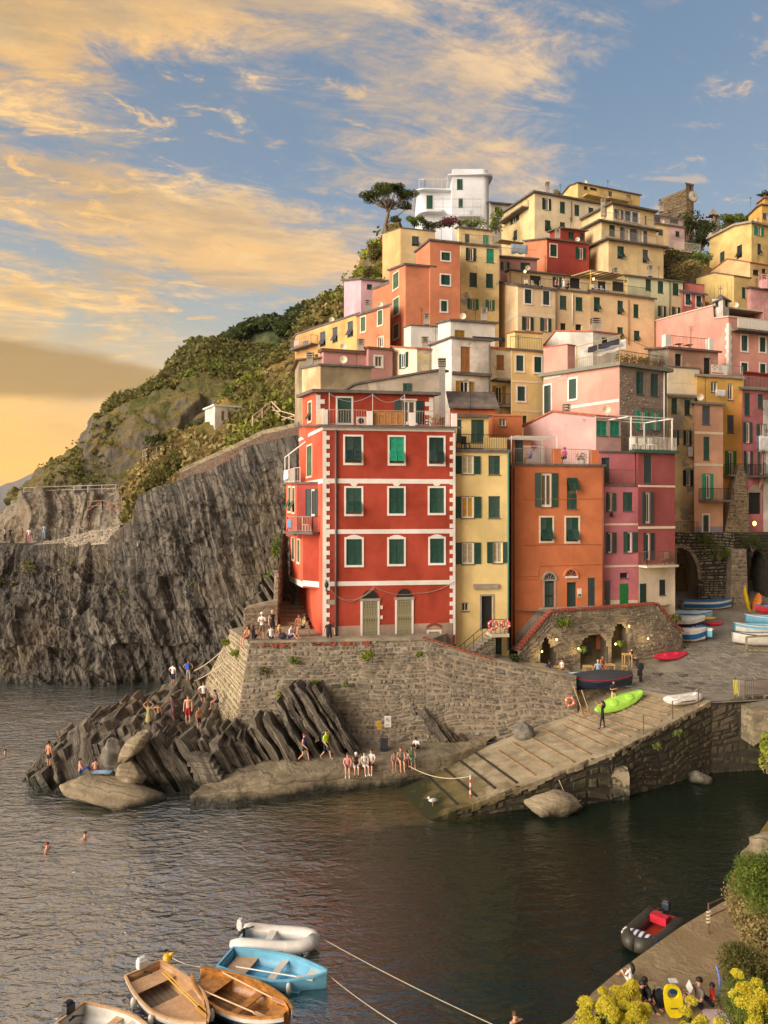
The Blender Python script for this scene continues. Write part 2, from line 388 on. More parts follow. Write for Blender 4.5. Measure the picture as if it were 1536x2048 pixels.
GREEN = plain('shutter_green',S(24,70,54),0.55,rv=0.5,var=0.25,scale=2.5)
GREEN_D = plain('shutter_dark_green',S(24,54,48),0.55,rv=0.5,var=0.25,scale=2.5)
GREEN_O = plain('shutter_olive_green',S(78,108,78),0.6,var=0.25)
TURQ = plain('shutter_turquoise',S(36,152,116),0.5,var=0.15)
BROWN = plain('shutter_brown',S(158,104,52),0.6,rv=0.4,var=0.2)
OCHRE = plain('shutter_ochre',S(160,122,36),0.6,var=0.2)
GREY_SH = plain('shutter_slate_grey',S(84,88,96),0.6)
BRIGHTG = plain('shutter_bright_green',S(28,120,56),0.55,var=0.2)
WHITE = plain('white_paint',S(226,220,208),0.6,var=0.06,scale=3)
CREAM = plain('cream_trim',S(228,206,178),0.7,var=0.08)
GLASS = plain('window_glass',(0.05,0.055,0.06),0.08,var=0.3,scale=1.0,spec=0.8)
GLASS_W = plain('curtained_glass',S(190,172,140),0.25,var=0.25,scale=6)
GLASS_Y = plain('amber_curtain',S(206,150,40),0.4,var=0.2,scale=5)
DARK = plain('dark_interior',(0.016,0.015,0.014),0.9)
IRON = plain('wrought_iron',S(52,50,48),0.55,metal=0.4)
IRONB = plain('rusty_iron',S(110,84,64),0.7)
PIPE_G = plain('grey_pipe',S(98,94,92),0.5)
SLAB = plain('slate_slab',S(104,96,90),0.85,var=0.25,scale=1.5)
SLATE = plain('slate_roof',S(112,100,90),0.85,var=0.35,scale=1.2)
TERRA = plain('terracotta',S(176,98,70),0.8,var=0.25)
CONC = plain('concrete',S(160,148,132),0.9,var=0.2,scale=1.2)
WOOD = plain('bare_wood',S(176,138,92),0.7,var=0.25,scale=5)
OLDWOOD = plain('weathered_door_wood',S(140,132,100),0.85,var=0.4,scale=7)
# ================================================================== THE SETTING
ROCK = rock('cliff_rock',S(46,43,40),S(84,78,70),S(132,122,108),bed=(0.96,0.12,0.27),freq=2.2,wetz=0.3,ochre=0.15,veins=0.8)
LEDGE = rock('ledge_rock',S(64,60,53),S(106,97,85),S(158,145,124),bed=(0.87,0.05,0.5),freq=3.2,wetz=0.55,ochre=0.2,veins=0.0,joint=0.5)
BOULD = rock('boulder_rock',joint=0.25,dark=S(112,98,78),mid=S(150,134,108),lite=S(180,164,134),bed=(0.2,0.3,0.9),freq=2.0,wetz=0.1,ochre=0.3,veins=0.0)
BOULDG = rock('grey_boulder_rock',joint=0.25,dark=S(86,82,76),mid=S(124,118,106),lite=S(156,148,132),bed=(0.2,0.3,0.9),freq=2.0,wetz=0.1,ochre=0.1,veins=0.0)
HEAD = rock('headland_rock',S(98,90,80),S(128,116,100),S(152,138,116),bed=(0.95,0.2,0.2),freq=0.55,wetz=0.2,ochre=0.3,veins=0.0)
CEMENT = None

def seamat():
    m,t,bs = mat_base('sea_water');p = wcoord(t)
    sep = t.new('ShaderNodeSeparateXYZ');t.l.new(p,sep.inputs[0])
    n = t.noise(p,0.16,4,0.6,0.4)
    deep = t.mix(n,S(12,32,32),S(20,42,32))
    shallow = t.mix(t.noise(p,0.5,4,0.6),S(18,28,18),S(32,38,24))
    # stony bed showing through in the inner harbour, beside the slipway
    fx = t.smooth(t.math('ADD',sep.outputs[0],t.math('MULTIPLY',t.math('SUBTRACT',n,0.5),9.0)),-7.0,2.0)
    fy = t.smooth(sep.outputs[1],26.0,37.0)
    cc = t.mix(t.math('MULTIPLY',fx,t.math('ADD',0.35,t.math('MULTIPLY',fy,0.5))),deep,shallow)
    # the slipway runs on under water
    s_ = t.math('ADD',t.math('MULTIPLY',t.math('SUBTRACT',sep.outputs[0],2.4),0.966),t.math('MULTIPLY',t.math('SUBTRACT',sep.outputs[1],39.5),0.257))
    w_ = t.math('ADD',t.math('MULTIPLY',t.math('SUBTRACT',sep.outputs[0],2.4),-0.257),t.math('MULTIPLY',t.math('SUBTRACT',sep.outputs[1],39.5),0.966))
    wob = t.math('MULTIPLY',t.math('SUBTRACT',t.noise(p,0.7,3,0.6),0.5),1.6)
    shelf = t.math('MULTIPLY',t.smooth(t.math('ADD',s_,wob),-10.5,-3.0),t.math('MULTIPLY',t.math('MULTIPLY',t.smooth(s_,5.0,1.0),t.smooth(t.math('ADD',w_,wob),-0.8,0.2)),t.smooth(w_,7.5,6.0)))
    cc = t.mix(t.math('MULTIPLY',shelf,0.85),cc,t.mix(t.noise(p,1.3,4,0.6),S(66,56,34),S(100,86,54)))
    t.put(bs.inputs['Base Color'],cc)
    bs.inputs['Roughness'].default_value = 0.035
    glint_gain = t.smooth(sep.outputs[0],5.0,-11.0)
    t.put(bs.inputs['IOR'],t.math('ADD',1.38,t.math('MULTIPLY',t.math('POWER',glint_gain,1.3),9.0)))  # reflectivity raised to seaward, putting a brighter sky reflection into the water
    w1 = t.noise(t.mapping(p,(1.0,2.0,1),(0,0,-0.25)),1.15,3,0.55,0.5)
    w2 = t.noise(t.mapping(p,(1.0,1.7,1),(0,0,-0.35)),3.4,3,0.5,0.3)
    h = t.math('ADD',t.math('MULTIPLY',w1,0.8),t.math('MULTIPLY',w2,0.26))
    h = t.math('MULTIPLY',h,t.math('ADD',0.34,t.math('MULTIPLY',glint_gain,0.66)))
    far = t.smooth(sep.outputs[1],40,400)
    h = t.math('MULTIPLY',h,t.math('SUBTRACT',1.0,t.math('MULTIPLY',far,0.6)))
    bump(t,bs,h,1.0,0.24)
    return m
def nonuni(lo,a,b,hi,step,g=1.25):
    c = list(np.arange(a,b + 1e-6,step));s = step;x = a;L = []
    while x > lo: s *= g;x -= s;L.append(x)
    s = step;x = b;Rr = []
    while x < hi: s *= g;x += s;Rr.append(x)
    return np.array(L[::-1] + c + Rr)
sx = nonuni(-5000,-36,26,5000,0.24);sy = nonuni(-40,20,72,5400,0.24)
XX,YY = np.meshgrid(sx,sy)
amp = np.clip(1.25 - np.abs(np.hypot(XX + 6,YY - 40)) / 90,0,1) * (0.45 + 0.55 * np.clip((6 - XX) / 20,0,1))
ZZ = amp * (0.10 * fbm(XX * 0.42 + YY * 0.15,YY * 0.62 - XX * 0.1,0.3,3) + 0.02 * fbm(XX * 1.5,YY * 2.0,7.7,2))
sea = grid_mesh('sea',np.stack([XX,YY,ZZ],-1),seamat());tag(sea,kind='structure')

def curve(pts,xs):
    a = np.array(pts,float);return [np.interp(xs,a[:,0],a[:,k]) for k in range(1,a.shape[1])]
def loft(name,rows,x0,x1,nu,nvs,mat,disp=None,smooth=True):
    """land surface through surveyed contour lines; rows run from the foot to the back of the crest"""
    xs = np.linspace(x0,x1,nu);L = []
    for r in rows:
        py,Y = curve(r,xs);L.append(np.stack([(xs - CX) * Y / F,Y,H - (py - HY) * Y / F],-1))
    out = []
    for k in range(len(L) - 1):
        n = nvs[k];tt = np.linspace(0,1,n,endpoint=(k == len(L) - 2))
        out += [L[k] * (1 - q) + L[k + 1] * q for q in tt]
    A = np.array(out)
    if disp is not None:
        du = np.gradient(A,axis=1);dv = np.gradient(A,axis=0);N = np.cross(du,dv);N /= np.linalg.norm(N,axis=-1,keepdims=True) + 1e-9
        A = A + N * disp(A)[...,None]
    o = grid_mesh(name,A,mat,smooth=smooth);tag(o,kind='structure');return o,A
def hashf(k): return _val[_perm[np.asarray(k).astype(int) & 255]]
def strata(A,b,f,amp,warp=1.2,sharp=True):
    b = np.array(b) / np.linalg.norm(b);x,y,z = A[...,0],A[...,1],A[...,2]
    s = (A @ b) * f + warp * fbm(x * 0.09,y * 0.09,z * 0.09,3)
    s2 = s * 2.7 + 0.4 * fbm(x * 0.4,y * 0.4,z * 0.4,2)
    def stepn(q):
        k = np.floor(q);fr = q - k;e = np.clip((fr - 0.82) / 0.18,0,1);return hashf(k) * (1 - e) + hashf(k + 1) * e
    patch = 0.45 + 0.9 * np.clip(fbm(x * 0.14 + 3,y * 0.14,z * 0.14,3) + 0.4,0,1)
    return amp * patch * (stepn(s) + 0.45 * stepn(s2))

# ---- the dark bedded cliff across the gully
def d_cliff(A):
    x,y,z = A[...,0],A[...,1],A[...,2]
    big = 1.1 * fbm(x * 0.10,y * 0.10,z * 0.10,3) - 0.5
    blocks = 0.95 * hashf(np.floor(x * 0.33 + 0.28 * z * 0.33) * 7 + np.floor(z * 0.3 + 0.5 * fbm(x * 0.2,y * 0.2,z * 0.2,2)) * 13) * np.clip(fbm(x * 0.12,y * 0.12,z * 0.12 + 8,2) + 0.5,0,1)
    fine = 0.45 * (0.5 - np.abs(fbm(x * 0.7,y * 0.7,z * 0.45,4)) * 2.2) + 0.14 * fbm(x * 2.6,y * 2.6,z * 2.0,3)
    fade = np.clip((z + 1.5) / 2.5,0.3,1);i = np.linspace(0,1,A.shape[0])[:,None];topf = np.clip((0.95 - i) / 0.12,0.12,1)
    return ((big + blocks) * fade + fine + strata(A,(0.93,0.12,0.36),0.9,0.30,1.3) + 0.5 * (np.mod(z * 0.36 + 0.9 * fbm(x * 0.13,y * 0.13,z * 0.1,3) + 0.12 * x,1.0) - 0.5) * np.clip(fbm(x * 0.1 + 5,y * 0.1,z * 0.1,2) + 0.45,0,1)) * topf
cliff,cliffA = loft('cliff',[
    [(-260,1386,71),(0,1381,70),(180,1381,69.5),(300,1373,70),(420,1373,69),(520,1360,67),(700,1360,66)],
    [(-260,1230,74),(0,1235,73),(200,1235,72),(420,1235,70),(520,1210,66.5),(700,1150,66)],
    [(-260,1082,84),(60,1090,83),(150,1083,82),(215,1075,80),(262,1040,77),(275,992,76),(310,975,75),(355,962,74),(405,945,73),(455,922,72),(495,893,70.5),(585,870,68),(700,862,67)],
    [(-260,1078,99),(60,1085,98),(150,1078,96),(262,1045,90),(310,985,86),(405,950,82),(495,898,80),(700,860,78)]],
    -260,700,760,[170,170,16],ROCK,d_cliff,smooth=False)

# ---- far ridges and headlands
HILL = hillmat('macchia_hillside',S(92,92,52),S(128,110,68),S(118,108,94),0.60)
HILL2 = hillmat('far_hillside',S(78,90,58),S(106,104,70),S(120,112,98),0.35)
def d_hill(s,a):
    return lambda A: a * fbm(A[...,0] * s,A[...,1] * s,A[...,2] * s,5) + 0.25 * a * fbm(A[...,0] * s * 6,A[...,1] * s * 6,A[...,2] * s * 6,3)
MTN = plain('far_mountain',S(120,116,112),1.0,var=0.1,scale=0.002,spec=0)
loft('far_mountain',[
    [(-900,1025,4600),(260,1025,4600)],
    [(-900,1000,5200),(-300,990,5200),(-60,985,5200),(0,976,5200),(60,953,5200),(120,928,5200),(170,920,5200),(260,905,5200)],
    [(-900,1020,6200),(260,985,6400)]],-900,260,120,[20,20],MTN,d_hill(0.003,45))
loft('ridge_far',[
    [(520,800,420),(760,800,420)],
    [(520,690,520),(566,650,520),(586,622,520),(610,611,520),(640,608,520),(665,616,520),(700,622,520),(760,620,520)],
    [(520,700,620),(760,640,640)]],520,760,110,[40,20],HILL2,d_hill(0.03,6))
loft('ridge_middle',[
    [(380,860,240),(720,860,240)],
    [(380,730,320),(440,690,320),(455,674,322),(500,646,324),(540,639,326),(580,640,330),(640,650,330),(720,660,330)],
    [(380,760,420),(720,690,430)]],380,720,150,[60,24],HILL2,d_hill(0.05,4.5))
hill,hillA = loft('hillside',[
    [(20,1050,128),(250,1040,126),(330,1040,122),(640,1000,118)],
    [(20,1010,134),(60,990,132),(150,960,132),(200,965,132),(300,960,130),(420,930,128),(640,890,126)],
    [(20,1000,140),(60,976,142),(120,935,146),(170,908,148),(188,870,144),(215,845,144),(280,830,144),(420,806,144),(640,790,142)],
    [(20,995,150),(60,968,152),(120,925,160),(168,900,164),(178,868,168),(205,830,176),(250,800,190),(325,762,205),(345,735,212),(362,702,220),(395,681,226),(430,679,228),(470,689,228),(520,700,226),(640,690,222)],
    [(20,1010,240),(360,740,300),(640,700,300)]],
    20,640,300,[40,50,60,16],HILL,lambda A: d_hill(0.06,3.0)(A) + strata(A,(0.95,0.2,0.2),0.25,0.7,2.0))
headl,headA = loft('headland',[
    [(-40,1105,112),(60,1105,110),(300,1105,104),(360,1090,100)],
    [(-40,1090,115),(10,1062,115),(28,1035,116),(45,990,117),(120,987,117),(230,984,116),(290,990,112),(360,985,106)],
    [(-40,1090,126),(45,986,128),(230,980,128),(360,980,122)]],
    -40,360,220,[90,10],HEAD,lambda A: d_hill(0.16,1.3)(A) + strata(A,(0.95,0.2,0.25),0.6,0.55,1.6),smooth=False)
# ---- the green spur under the village's seaward edge
SPUR = hillmat('scrubby_spur',S(104,100,52),S(146,118,72),S(126,112,90),0.30)
spur,spurA = loft('spur',[
    [(255,1060,86),(330,1000,86),(420,960,82),(520,900,80),(600,880,78),(800,860,78)],
    [(255,1010,96),(282,950,97),(330,920,96),(400,890,95),(470,850,94),(540,800,93),(600,760,92),(700,700,92),(800,690,94)],
    [(255,985,104),(282,922,106),(305,896,106),(350,868,106),(400,846,107),(440,800,108),(480,768,109),(530,728,110),(580,698,110),(640,620,112),(690,575,114),(720,540,115),(745,492,116),(768,464,118),(800,440,120)],
    [(255,1000,125),(400,900,130),(600,760,140),(800,560,150)]],
    255,800,240,[40,60,16],SPUR,d_hill(0.12,2.0))
# ---- village ground, hidden under the houses, seen in the gaps
def zt(X,Y):
    g = np.interp(Y,[50,56,58.5,62,66,85,100,125,140,180,260],[7.0,8.0,15.5,19,22,31,42.5,58.5,66,72,80])
    valley = np.interp(Y,[50,66,69.5,74,84,92,100,125,140,180,260],[1,2.5,13.0,17,28,36,42.5,57,63,66,80])
    f = np.clip((X - 19) / 6,0,1)
    g = g * (1 - f) + valley * f
    xb = np.interp(Y,[50,60,85,95,100,105,118,140,260],[-5,-4.5,-8,-7,-4,1,4,10,22])
    return g - np.clip(xb - X,0,30) * 4.0
gx = np.linspace(-16,110,220);gy = np.concatenate([np.linspace(57.5,150,160),np.linspace(152,260,30)])
XX,YY = np.meshgrid(gx,gy)
A = np.stack([XX,YY,zt(XX,YY) - 1.2 + 0.8 * fbm(XX * 0.2,YY * 0.2,0.5,3)],-1)
tag(grid_mesh('village_hillside',A,SPUR),kind='structure')

# ================================================================== stonework
RUBBLE = stone('rubble_stone',[S(112,106,97),S(142,133,120),S(166,154,136),S(130,126,120),S(184,170,148),S(98,93,86)],moss=0.08)
RUBBLE_W = stone('pale_rubble_stone',[S(136,124,102),S(160,146,118),S(178,162,130),S(126,117,100)])
RUBBLE_D = stone('dark_quay_stone',[S(60,54,44),S(84,76,62),S(104,94,76),S(72,66,56)],moss=0.3)
RUBBLE_G = stone('pebbledash_stone',[S(140,122,110),S(160,142,128),S(190,172,156),S(220,208,192),S(150,132,118)])
CASTLE = stone('castle_stone',[S(128,108,82),S(150,128,98),S(112,98,80),S(164,140,104)])
PAVER = stone('paving_stone',[S(138,130,116),S(156,146,130),S(124,118,108),S(168,158,140)])
MORTAR = plain('lime_mortar',S(158,142,120),0.95,var=0.3,scale=2)
MORTAR_D = plain('dark_mortar',S(62,56,46),0.95,var=0.3,scale=2)
BRICK = plain('red_brick',S(150,74,56),0.9,var=0.3,scale=6)
CEMENT = plain('weathered_cement',S(150,136,114),0.92,var=0.3,scale=0.7)

def stonewall(parent,quad,sw,sh,mat,mortar,nparts=120,holes=(),prot=(0.03,0.10),cell=0.3,back='wall_core',pname='stone',gap=0.03,dens=1.0,seed=1):
    """coursed rubble over a four-cornered face; holes: functions of metres along / up the face"""
    r = random.Random(seed);BL,BR,TR,TL = [Vector(q) for q in quad]
    Lu = ((BR - BL).length + (TR - TL).length) / 2;Lv = ((TL - BL).length + (TR - BR).length) / 2
    def pt(u,v): return (BL * (1 - u) + BR * u) * (1 - v) + (TL * (1 - u) + TR * u) * v
    n = (BR - BL).cross(TL - BL).normalized()
    inh = lambda u,v: any(h(u * Lu,v * Lv) for h in holes)
    nu,nv = max(1,int(Lu / cell)),max(1,int(Lv / cell));mb = MB()
    for i in range(nu):
        for j in range(nv):
            if holes and inh((i + .5) / nu,(j + .5) / nv): continue
            q = [pt(a / nu,b / nv) for a,b in ((i,j),(i + 1,j),(i + 1,j + 1),(i,j + 1))]
            mb.add(q,[(0,1,2,3)])
    mb.build(back,mortar,parent)
    rows = max(1,int(round(Lv / sh)));st = []
    hs = [r.uniform(0.5,1.7) for _ in range(rows)];tot = sum(hs);v0 = 0
    for j in range(rows):
        v1 = v0 + hs[j] / tot;x = -r.uniform(0,sw)
        while x < Lu:
            w = sw * r.choice((r.uniform(0.35,0.8),r.uniform(0.7,1.9)));a,b = max(0,x),min(Lu,x + w);x += w
            if b - a < 0.08 or r.random() > dens: continue
            u0,u1 = a / Lu,b / Lu;um = (u0 + u1) / 2
            if holes and (inh(um,(v0 + v1) / 2) or inh(u0,(v0 + v1) / 2) or inh(u1,(v0 + v1) / 2)): continue
            wob = lambda u: 1.0 * sh / Lv * float(vnoise(u * Lu * 0.45,v0 * Lv * 0.5,seed * 3.3))
            g = gap * r.uniform(0.4,1.2);gu,gv = g / Lu,g / Lv;jt = lambda s: r.uniform(-s,s)
            ju,jv = 0.16 * (u1 - u0),0.24 * (v1 - v0)
            cs = [(u0 + gu + abs(jt(ju)),v0 + gv + abs(jt(jv)) + wob(u0)),(u1 - gu - abs(jt(ju)),v0 + gv + abs(jt(jv)) + wob(u1)),
                  (u1 - gu - abs(jt(ju)),v1 - gv - abs(jt(jv)) + wob(u1)),(u0 + gu + abs(jt(ju)),v1 - gv - abs(jt(jv)) + wob(u0))]
            um,vm = sum(c[0] for c in cs) / 4,sum(c[1] for c in cs) / 4;p = r.uniform(*prot)
            bk = [pt(*c) - n * 0.02 for c in cs]
            fr = [pt(um + (c[0] - um) * 0.86,vm + (c[1] - vm) * 0.8) + n * p * r.uniform(0.75,1.2) for c in cs]
            st.append(((b - a) * (v1 - v0) * Lv,bk + fr))
        v0 = v1
    st.sort(key=lambda q: -q[0]);FS = [(4,5,6,7),(0,1,5,4),(1,2,6,5),(2,3,7,6),(3,0,4,7)]
    for a,vs in st[:nparts]: obj(pname,vs,FS,mat,parent)
    if len(st) > nparts:
        mb = MB()
        for a,vs in st[nparts:]: mb.add(vs,FS)
        tag(mb.build('small_' + pname + 's',mat,parent),kind='stuff')
    return pt,n,Lu,Lv

# ---- the big retaining wall under the red house
wt = thing('retaining_wall',G(640,1500,1.5),'tall rubble stone retaining wall that carries the terrace of the red house','stone wall')
w_cb,w_ct = Vector((-9.3,46.4,1.0)),P(499,1286,47.0)
w_mb,w_mt = Vector((2.6,47.4,1.2)),P(850,1280,48.0)
w_rb,w_rt = Vector((12.3,48.6,2.2)),P(1152,1356,48.9)
w_xb,w_xt = Vector((7.0,47.9,1.5)),P(985,1322,48.5)
stonewall(wt,(w_cb,w_mb,w_mt,w_ct),0.62,0.24,RUBBLE,MORTAR,110,seed=2)
stonewall(wt,(w_mb,w_xb,w_xt,w_mt),0.62,0.24,RUBBLE,MORTAR,70,seed=3)
stonewall(wt,(w_xb,w_rb,w_rt,w_xt),0.62,0.24,RUBBLE,MORTAR,60,seed=4)
w_lb,w_lt = Vector((-13.2,53.5,2.5)),P(462,1262,53.0)
stonewall(wt,(w_lb,w_cb,w_ct,w_lt),0.55,0.26,RUBBLE_W,plain('sunlit_mortar',S(170,154,124),0.95,var=0.2,scale=2),50,seed=5,prot=(0.02,0.06))  # paler stone and mortar: sunlight on this side put into the colour
# cement and brick coping along the top
mb = MB();off = Vector((0.05,0.35,0))
for a,b in ((w_lt,w_ct),(w_ct,w_mt),(w_mt,w_xt),(w_xt,w_rt)):
    d = (b - a).normalized();nn = Vector((d.y,-d.x,0)).normalized()
    mb.hexa([a + nn * 0.10,b + nn * 0.10,b - nn * 0.45,a - nn * 0.45] + [q + Vector((0,0,0.16)) for q in (a + nn * 0.10,b + nn * 0.10,b - nn * 0.45,a - nn * 0.45)])
mb.build('coping',CEMENT,wt)
r_ = random.Random(8)
for k in range(26):
    f = r_.choice([r_.uniform(0.33,0.72),r_.uniform(0.33,0.72),r_.uniform(0.05,0.3)])
    a = w_ct.lerp(w_mt,f);q = MB().box((0,0,0),(r_.uniform(0.18,0.3),0.1,0.07),Matrix.Rotation(r_.uniform(-.15,.15),3,'Y'))
    q.v = [v + a + Vector((0,-0.12,-r_.uniform(0.02,0.24))) for v in q.v];q.build('brick',BRICK,wt)
for k in range(14):
    a = w_mt.lerp(w_xt,k / 13);q = MB().box(a + Vector((0,-0.1,0.13)),(0.34,0.12,0.09),Matrix.Rotation(0.28,3,'Y'));q.build('brick',BRICK,wt)

# terrace behind the wall
tv = [w_ct,w_mt,Vector((4.6,52,7.75)),Vector((4.6,54,7.75)),Vector((-6,62,7.8)),w_lt]
tv = [Vector((v.x,v.y,7.72)) for v in tv]
obj('terrace',tv + [v - Vector((0,0,5)) for v in tv],[tuple(range(6)),*[((i + 1) % 6,i,i + 6,(i + 1) % 6 + 6) for i in range(6)]],CEMENT)['kind'] = 'structure'
# strip of ground behind the lower half of the wall
gv = [Vector((2.6,48.3,7.0)),Vector((7.4,49.0,6.0)),Vector((12.4,49.5,5.0)),Vector((12.6,52.4,5.1)),Vector((8.6,53.2,5.9)),Vector((3.2,53,7.0))]
obj('lower_terrace',gv,[tuple(range(6))],CEMENT)['kind'] = 'structure'

# ---- slipway
RR = [Vector(q) for q in ((-3.6,37.6,-1.5),(2.37,39.5,0.02),(12.55,42.2,2.6),(19.8,46.6,4.3))]
RL = [Vector(q) for q in ((-5.2,43.4,-1.5),(0.6,45.2,0.02),(10.5,48.4,2.6),(15.5,51.0,4.3))]
def ramp_pt(s,w):     # s 0..3 along, w 0 right edge .. 1 left edge
    k = min(2,int(s));f = s - k
    return (RR[k].lerp(RR[k + 1],f)) * (1 - w) + (RL[k].lerp(RL[k + 1],f)) * w
def rampmat():
    m,t,bs = mat_base('slipway_concrete');p = wcoord(t)
    n = t.noise(p,0.8,7,0.65,0.3);f = t.noise(p,7,5,0.7)
    cc = t.ramp(n,[(0.3,S(112,100,80)),(0.5,S(158,142,114)),(0.7,S(184,168,138))])
    cc = t.mix(t.math('MULTIPLY',t.smooth(f,0.5,0.75),0.4),cc,S(110,98,80))
    sep = t.new('ShaderNodeSeparateXYZ');t.l.new(p,sep.inputs[0])
    zn = t.math('ADD',sep.outputs[2],t.math('MULTIPLY',t.math('SUBTRACT',n,0.5),1.6))
    cc = t.mix(t.smooth(zn,1.25,0.55),cc,S(112,98,62))
    cc = t.mix(t.smooth(zn,0.6,0.15),cc,S(52,52,26))
    t.put(bs.inputs['Base Color'],cc);bs.inputs['Roughness'].default_value = 0.85;bs.inputs['Specular IOR Level'].default_value = 0.3
    bump(t,bs,t.math('ADD',f,n),0.7,0.05);return m
RAMP = rampmat()
ns,nw = 110,40;A = np.zeros((ns,nw,3))
for i in range(ns):
    for j in range(nw): A[i,j] = ramp_pt(3 * i / (ns - 1),1 - j / (nw - 1))
A[...,2] += 0.05 * fbm(A[...,0] * 0.8,A[...,1] * 0.8,0.2,4)
ramp = tag(grid_mesh('slipway',A,RAMP),kind='structure')
# side face of the slipway: coursed dark blocks, standing in the water
def off(v,z): return Vector((v.x,v.y,z))
sw_wall = thing('slipway_side_wall',RR[2] - Vector((0,0,3)),'dark coursed block wall along the seaward edge of the slipway','stone wall')
stonewall(sw_wall,(off(RR[1],-0.5),off(RR[2],-0.5),off(RR[2],2.52),off(RR[1],0.0)),0.75,0.34,RUBBLE_D,MORTAR_D,70,seed=11,prot=(0.02,0.12))
stonewall(sw_wall,(off(RR[2],-0.5),off(RR[3],-0.5),off(RR[3],4.2),off(RR[2],2.52)),0.75,0.36,RUBBLE_D,MORTAR_D,120,seed=12,prot=(0.02,0.12))
# edge kerb of rough concrete
mb = MB();edge = [ramp_pt(1 + 2 * i / 46,0.0) for i in range(47)];r_ = random.Random(4)
for i in range(46):
    a,b = edge[i],edge[i + 1];d = (b - a).normalized();nn = Vector((d.y,-d.x,0)).normalized();o_ = nn * r_.uniform(0.03,0.13);z_ = Vector((0,0,r_.uniform(0.01,0.06)))
    lo = Vector((0,0,-r_.uniform(0.12,0.4)))
    mb.hexa([a + o_ + lo,b + o_ + lo,b - nn * 0.35 + lo,a - nn * 0.35 + lo,a + o_ + z_,b + o_ + z_,b - nn * 0.4 + z_,a - nn * 0.4 + z_])
mb.build('kerb',RAMP,ramp)
TIMB = plain('slipway_timber',S(150,122,88),0.85,var=0.3,scale=3);TIMB_D = plain('wet_slipway_timber',S(60,52,40),0.7,var=0.3,scale=3)
for k in range(17):
    s = 1.16 + 1.72 * k / 16;z3 = Vector((0,0,0.035));mb = MB()
    w0,w1 = 0.06 + 0.03 * ((k * 7) % 3),0.80 + 0.05 * ((k * 5) % 4)
    mb.bar(ramp_pt(s,w0) + z3,ramp_pt(s,w1) + z3,0.13,0.07);mb.build('timber',TIMB if k > 3 else TIMB_D,ramp)

# ---- piazza, paved, rising into the village
def zp(Y): return float(np.interp(Y,[44,46,51,55,60,66,72],[4.25,4.28,4.40,5.2,6.2,8.05,9.6]))
def yfront(X): return float(np.interp(X,[9,12.2,15.4,15.6,19.7,19.9,26,60],[50.2,48.8,50.9,50.8,46.5,46.35,47.35,51]))
xs_ = np.linspace(9,60,130);A = np.zeros((60,130,3))
for j,X in enumerate(xs_):
    yf = yfront(X)
    for i in range(60):
        Y = yf + (73 - yf) * i / 59;A[i,j] = (X,Y,zp(Y) + 0.02 * float(vnoise(X,Y,1.0)))
PIAZZA = plain('piazza_cement',S(140,130,114),0.92,var=0.25,scale=0.5)
piazza = tag(grid_mesh('piazza',A,PIAZZA),kind='structure')
r_ = random.Random(21);cnt = 0;rest = MB()
for i in range(26):
    for j in range(44):
        Y = 49.0 + i * 0.5 + (0.02 * j);X = 17.0 + (j + 0.5 * (i % 2)) * 0.72
        if Y < yfront(X) + 1.0 or (X < 22 and Y > 54.5) or (X < 25 and Y > 58) or r_.random() < 0.06 or float(vnoise(X * 0.25,Y * 0.3,9.0)) > 0.35: continue
        w,h_ = 0.34 * r_.uniform(0.85,1.0),0.23 * r_.uniform(0.85,1.0)
        q = [Vector((X + a * w,Y + b * h_,0)) for a,b in ((-1,-1),(1,-1),(1,1),(-1,1))]
        bt = [Vector((v.x,v.y,zp(v.y) - 0.02)) for v in q];tp = [Vector((X + (v.x - X) * .93,Y + (v.y - Y) * .9,zp(v.y) + 0.035 + 0.012 * r_.random())) for v in q]
        FS = [(4,5,6,7),(0,1,5,4),(1,2,6,5),(2,3,7,6),(3,0,4,7)]
        if cnt < 300 and X > 20: obj('paving_stone',bt + tp,FS,PAVER,piazza);cnt += 1
        else: rest.add(bt + tp,FS)
tag(rest.build('small_paving_stones',PAVER,piazza),kind='stuff')
hs = thing('slipway_head_wall',(13.8,49.9,3),'low stone step wall between the slipway and the piazza beside the navy boat','stone wall')
stonewall(hs,(Vector((11.9,48.9,2.0)),Vector((15.7,51.05,3.6)),Vector((15.7,51.05,4.42)),Vector((11.9,48.9,4.36))),.5,.25,RUBBLE,MORTAR,20,seed=17)
# quay wall on from the slipway, below the piazza
qw = thing('harbour_wall',(26,47,0),'dark mossy harbour wall below the piazza railing','stone wall')
stonewall(qw,(Vector((19.8,46.6,-0.5)),Vector((26,47.6,-0.5)),Vector((26,47.6,4.34)),Vector((19.8,46.6,4.34))),0.8,0.4,RUBBLE_D,MORTAR_D,80,seed=13)
stonewall(qw,(Vector((26,47.6,-0.5)),Vector((50,51.2,-0.5)),Vector((50,51.2,4.34)),Vector((26,47.6,4.34))),0.9,0.5,RUBBLE_D,MORTAR_D,40,seed=14)

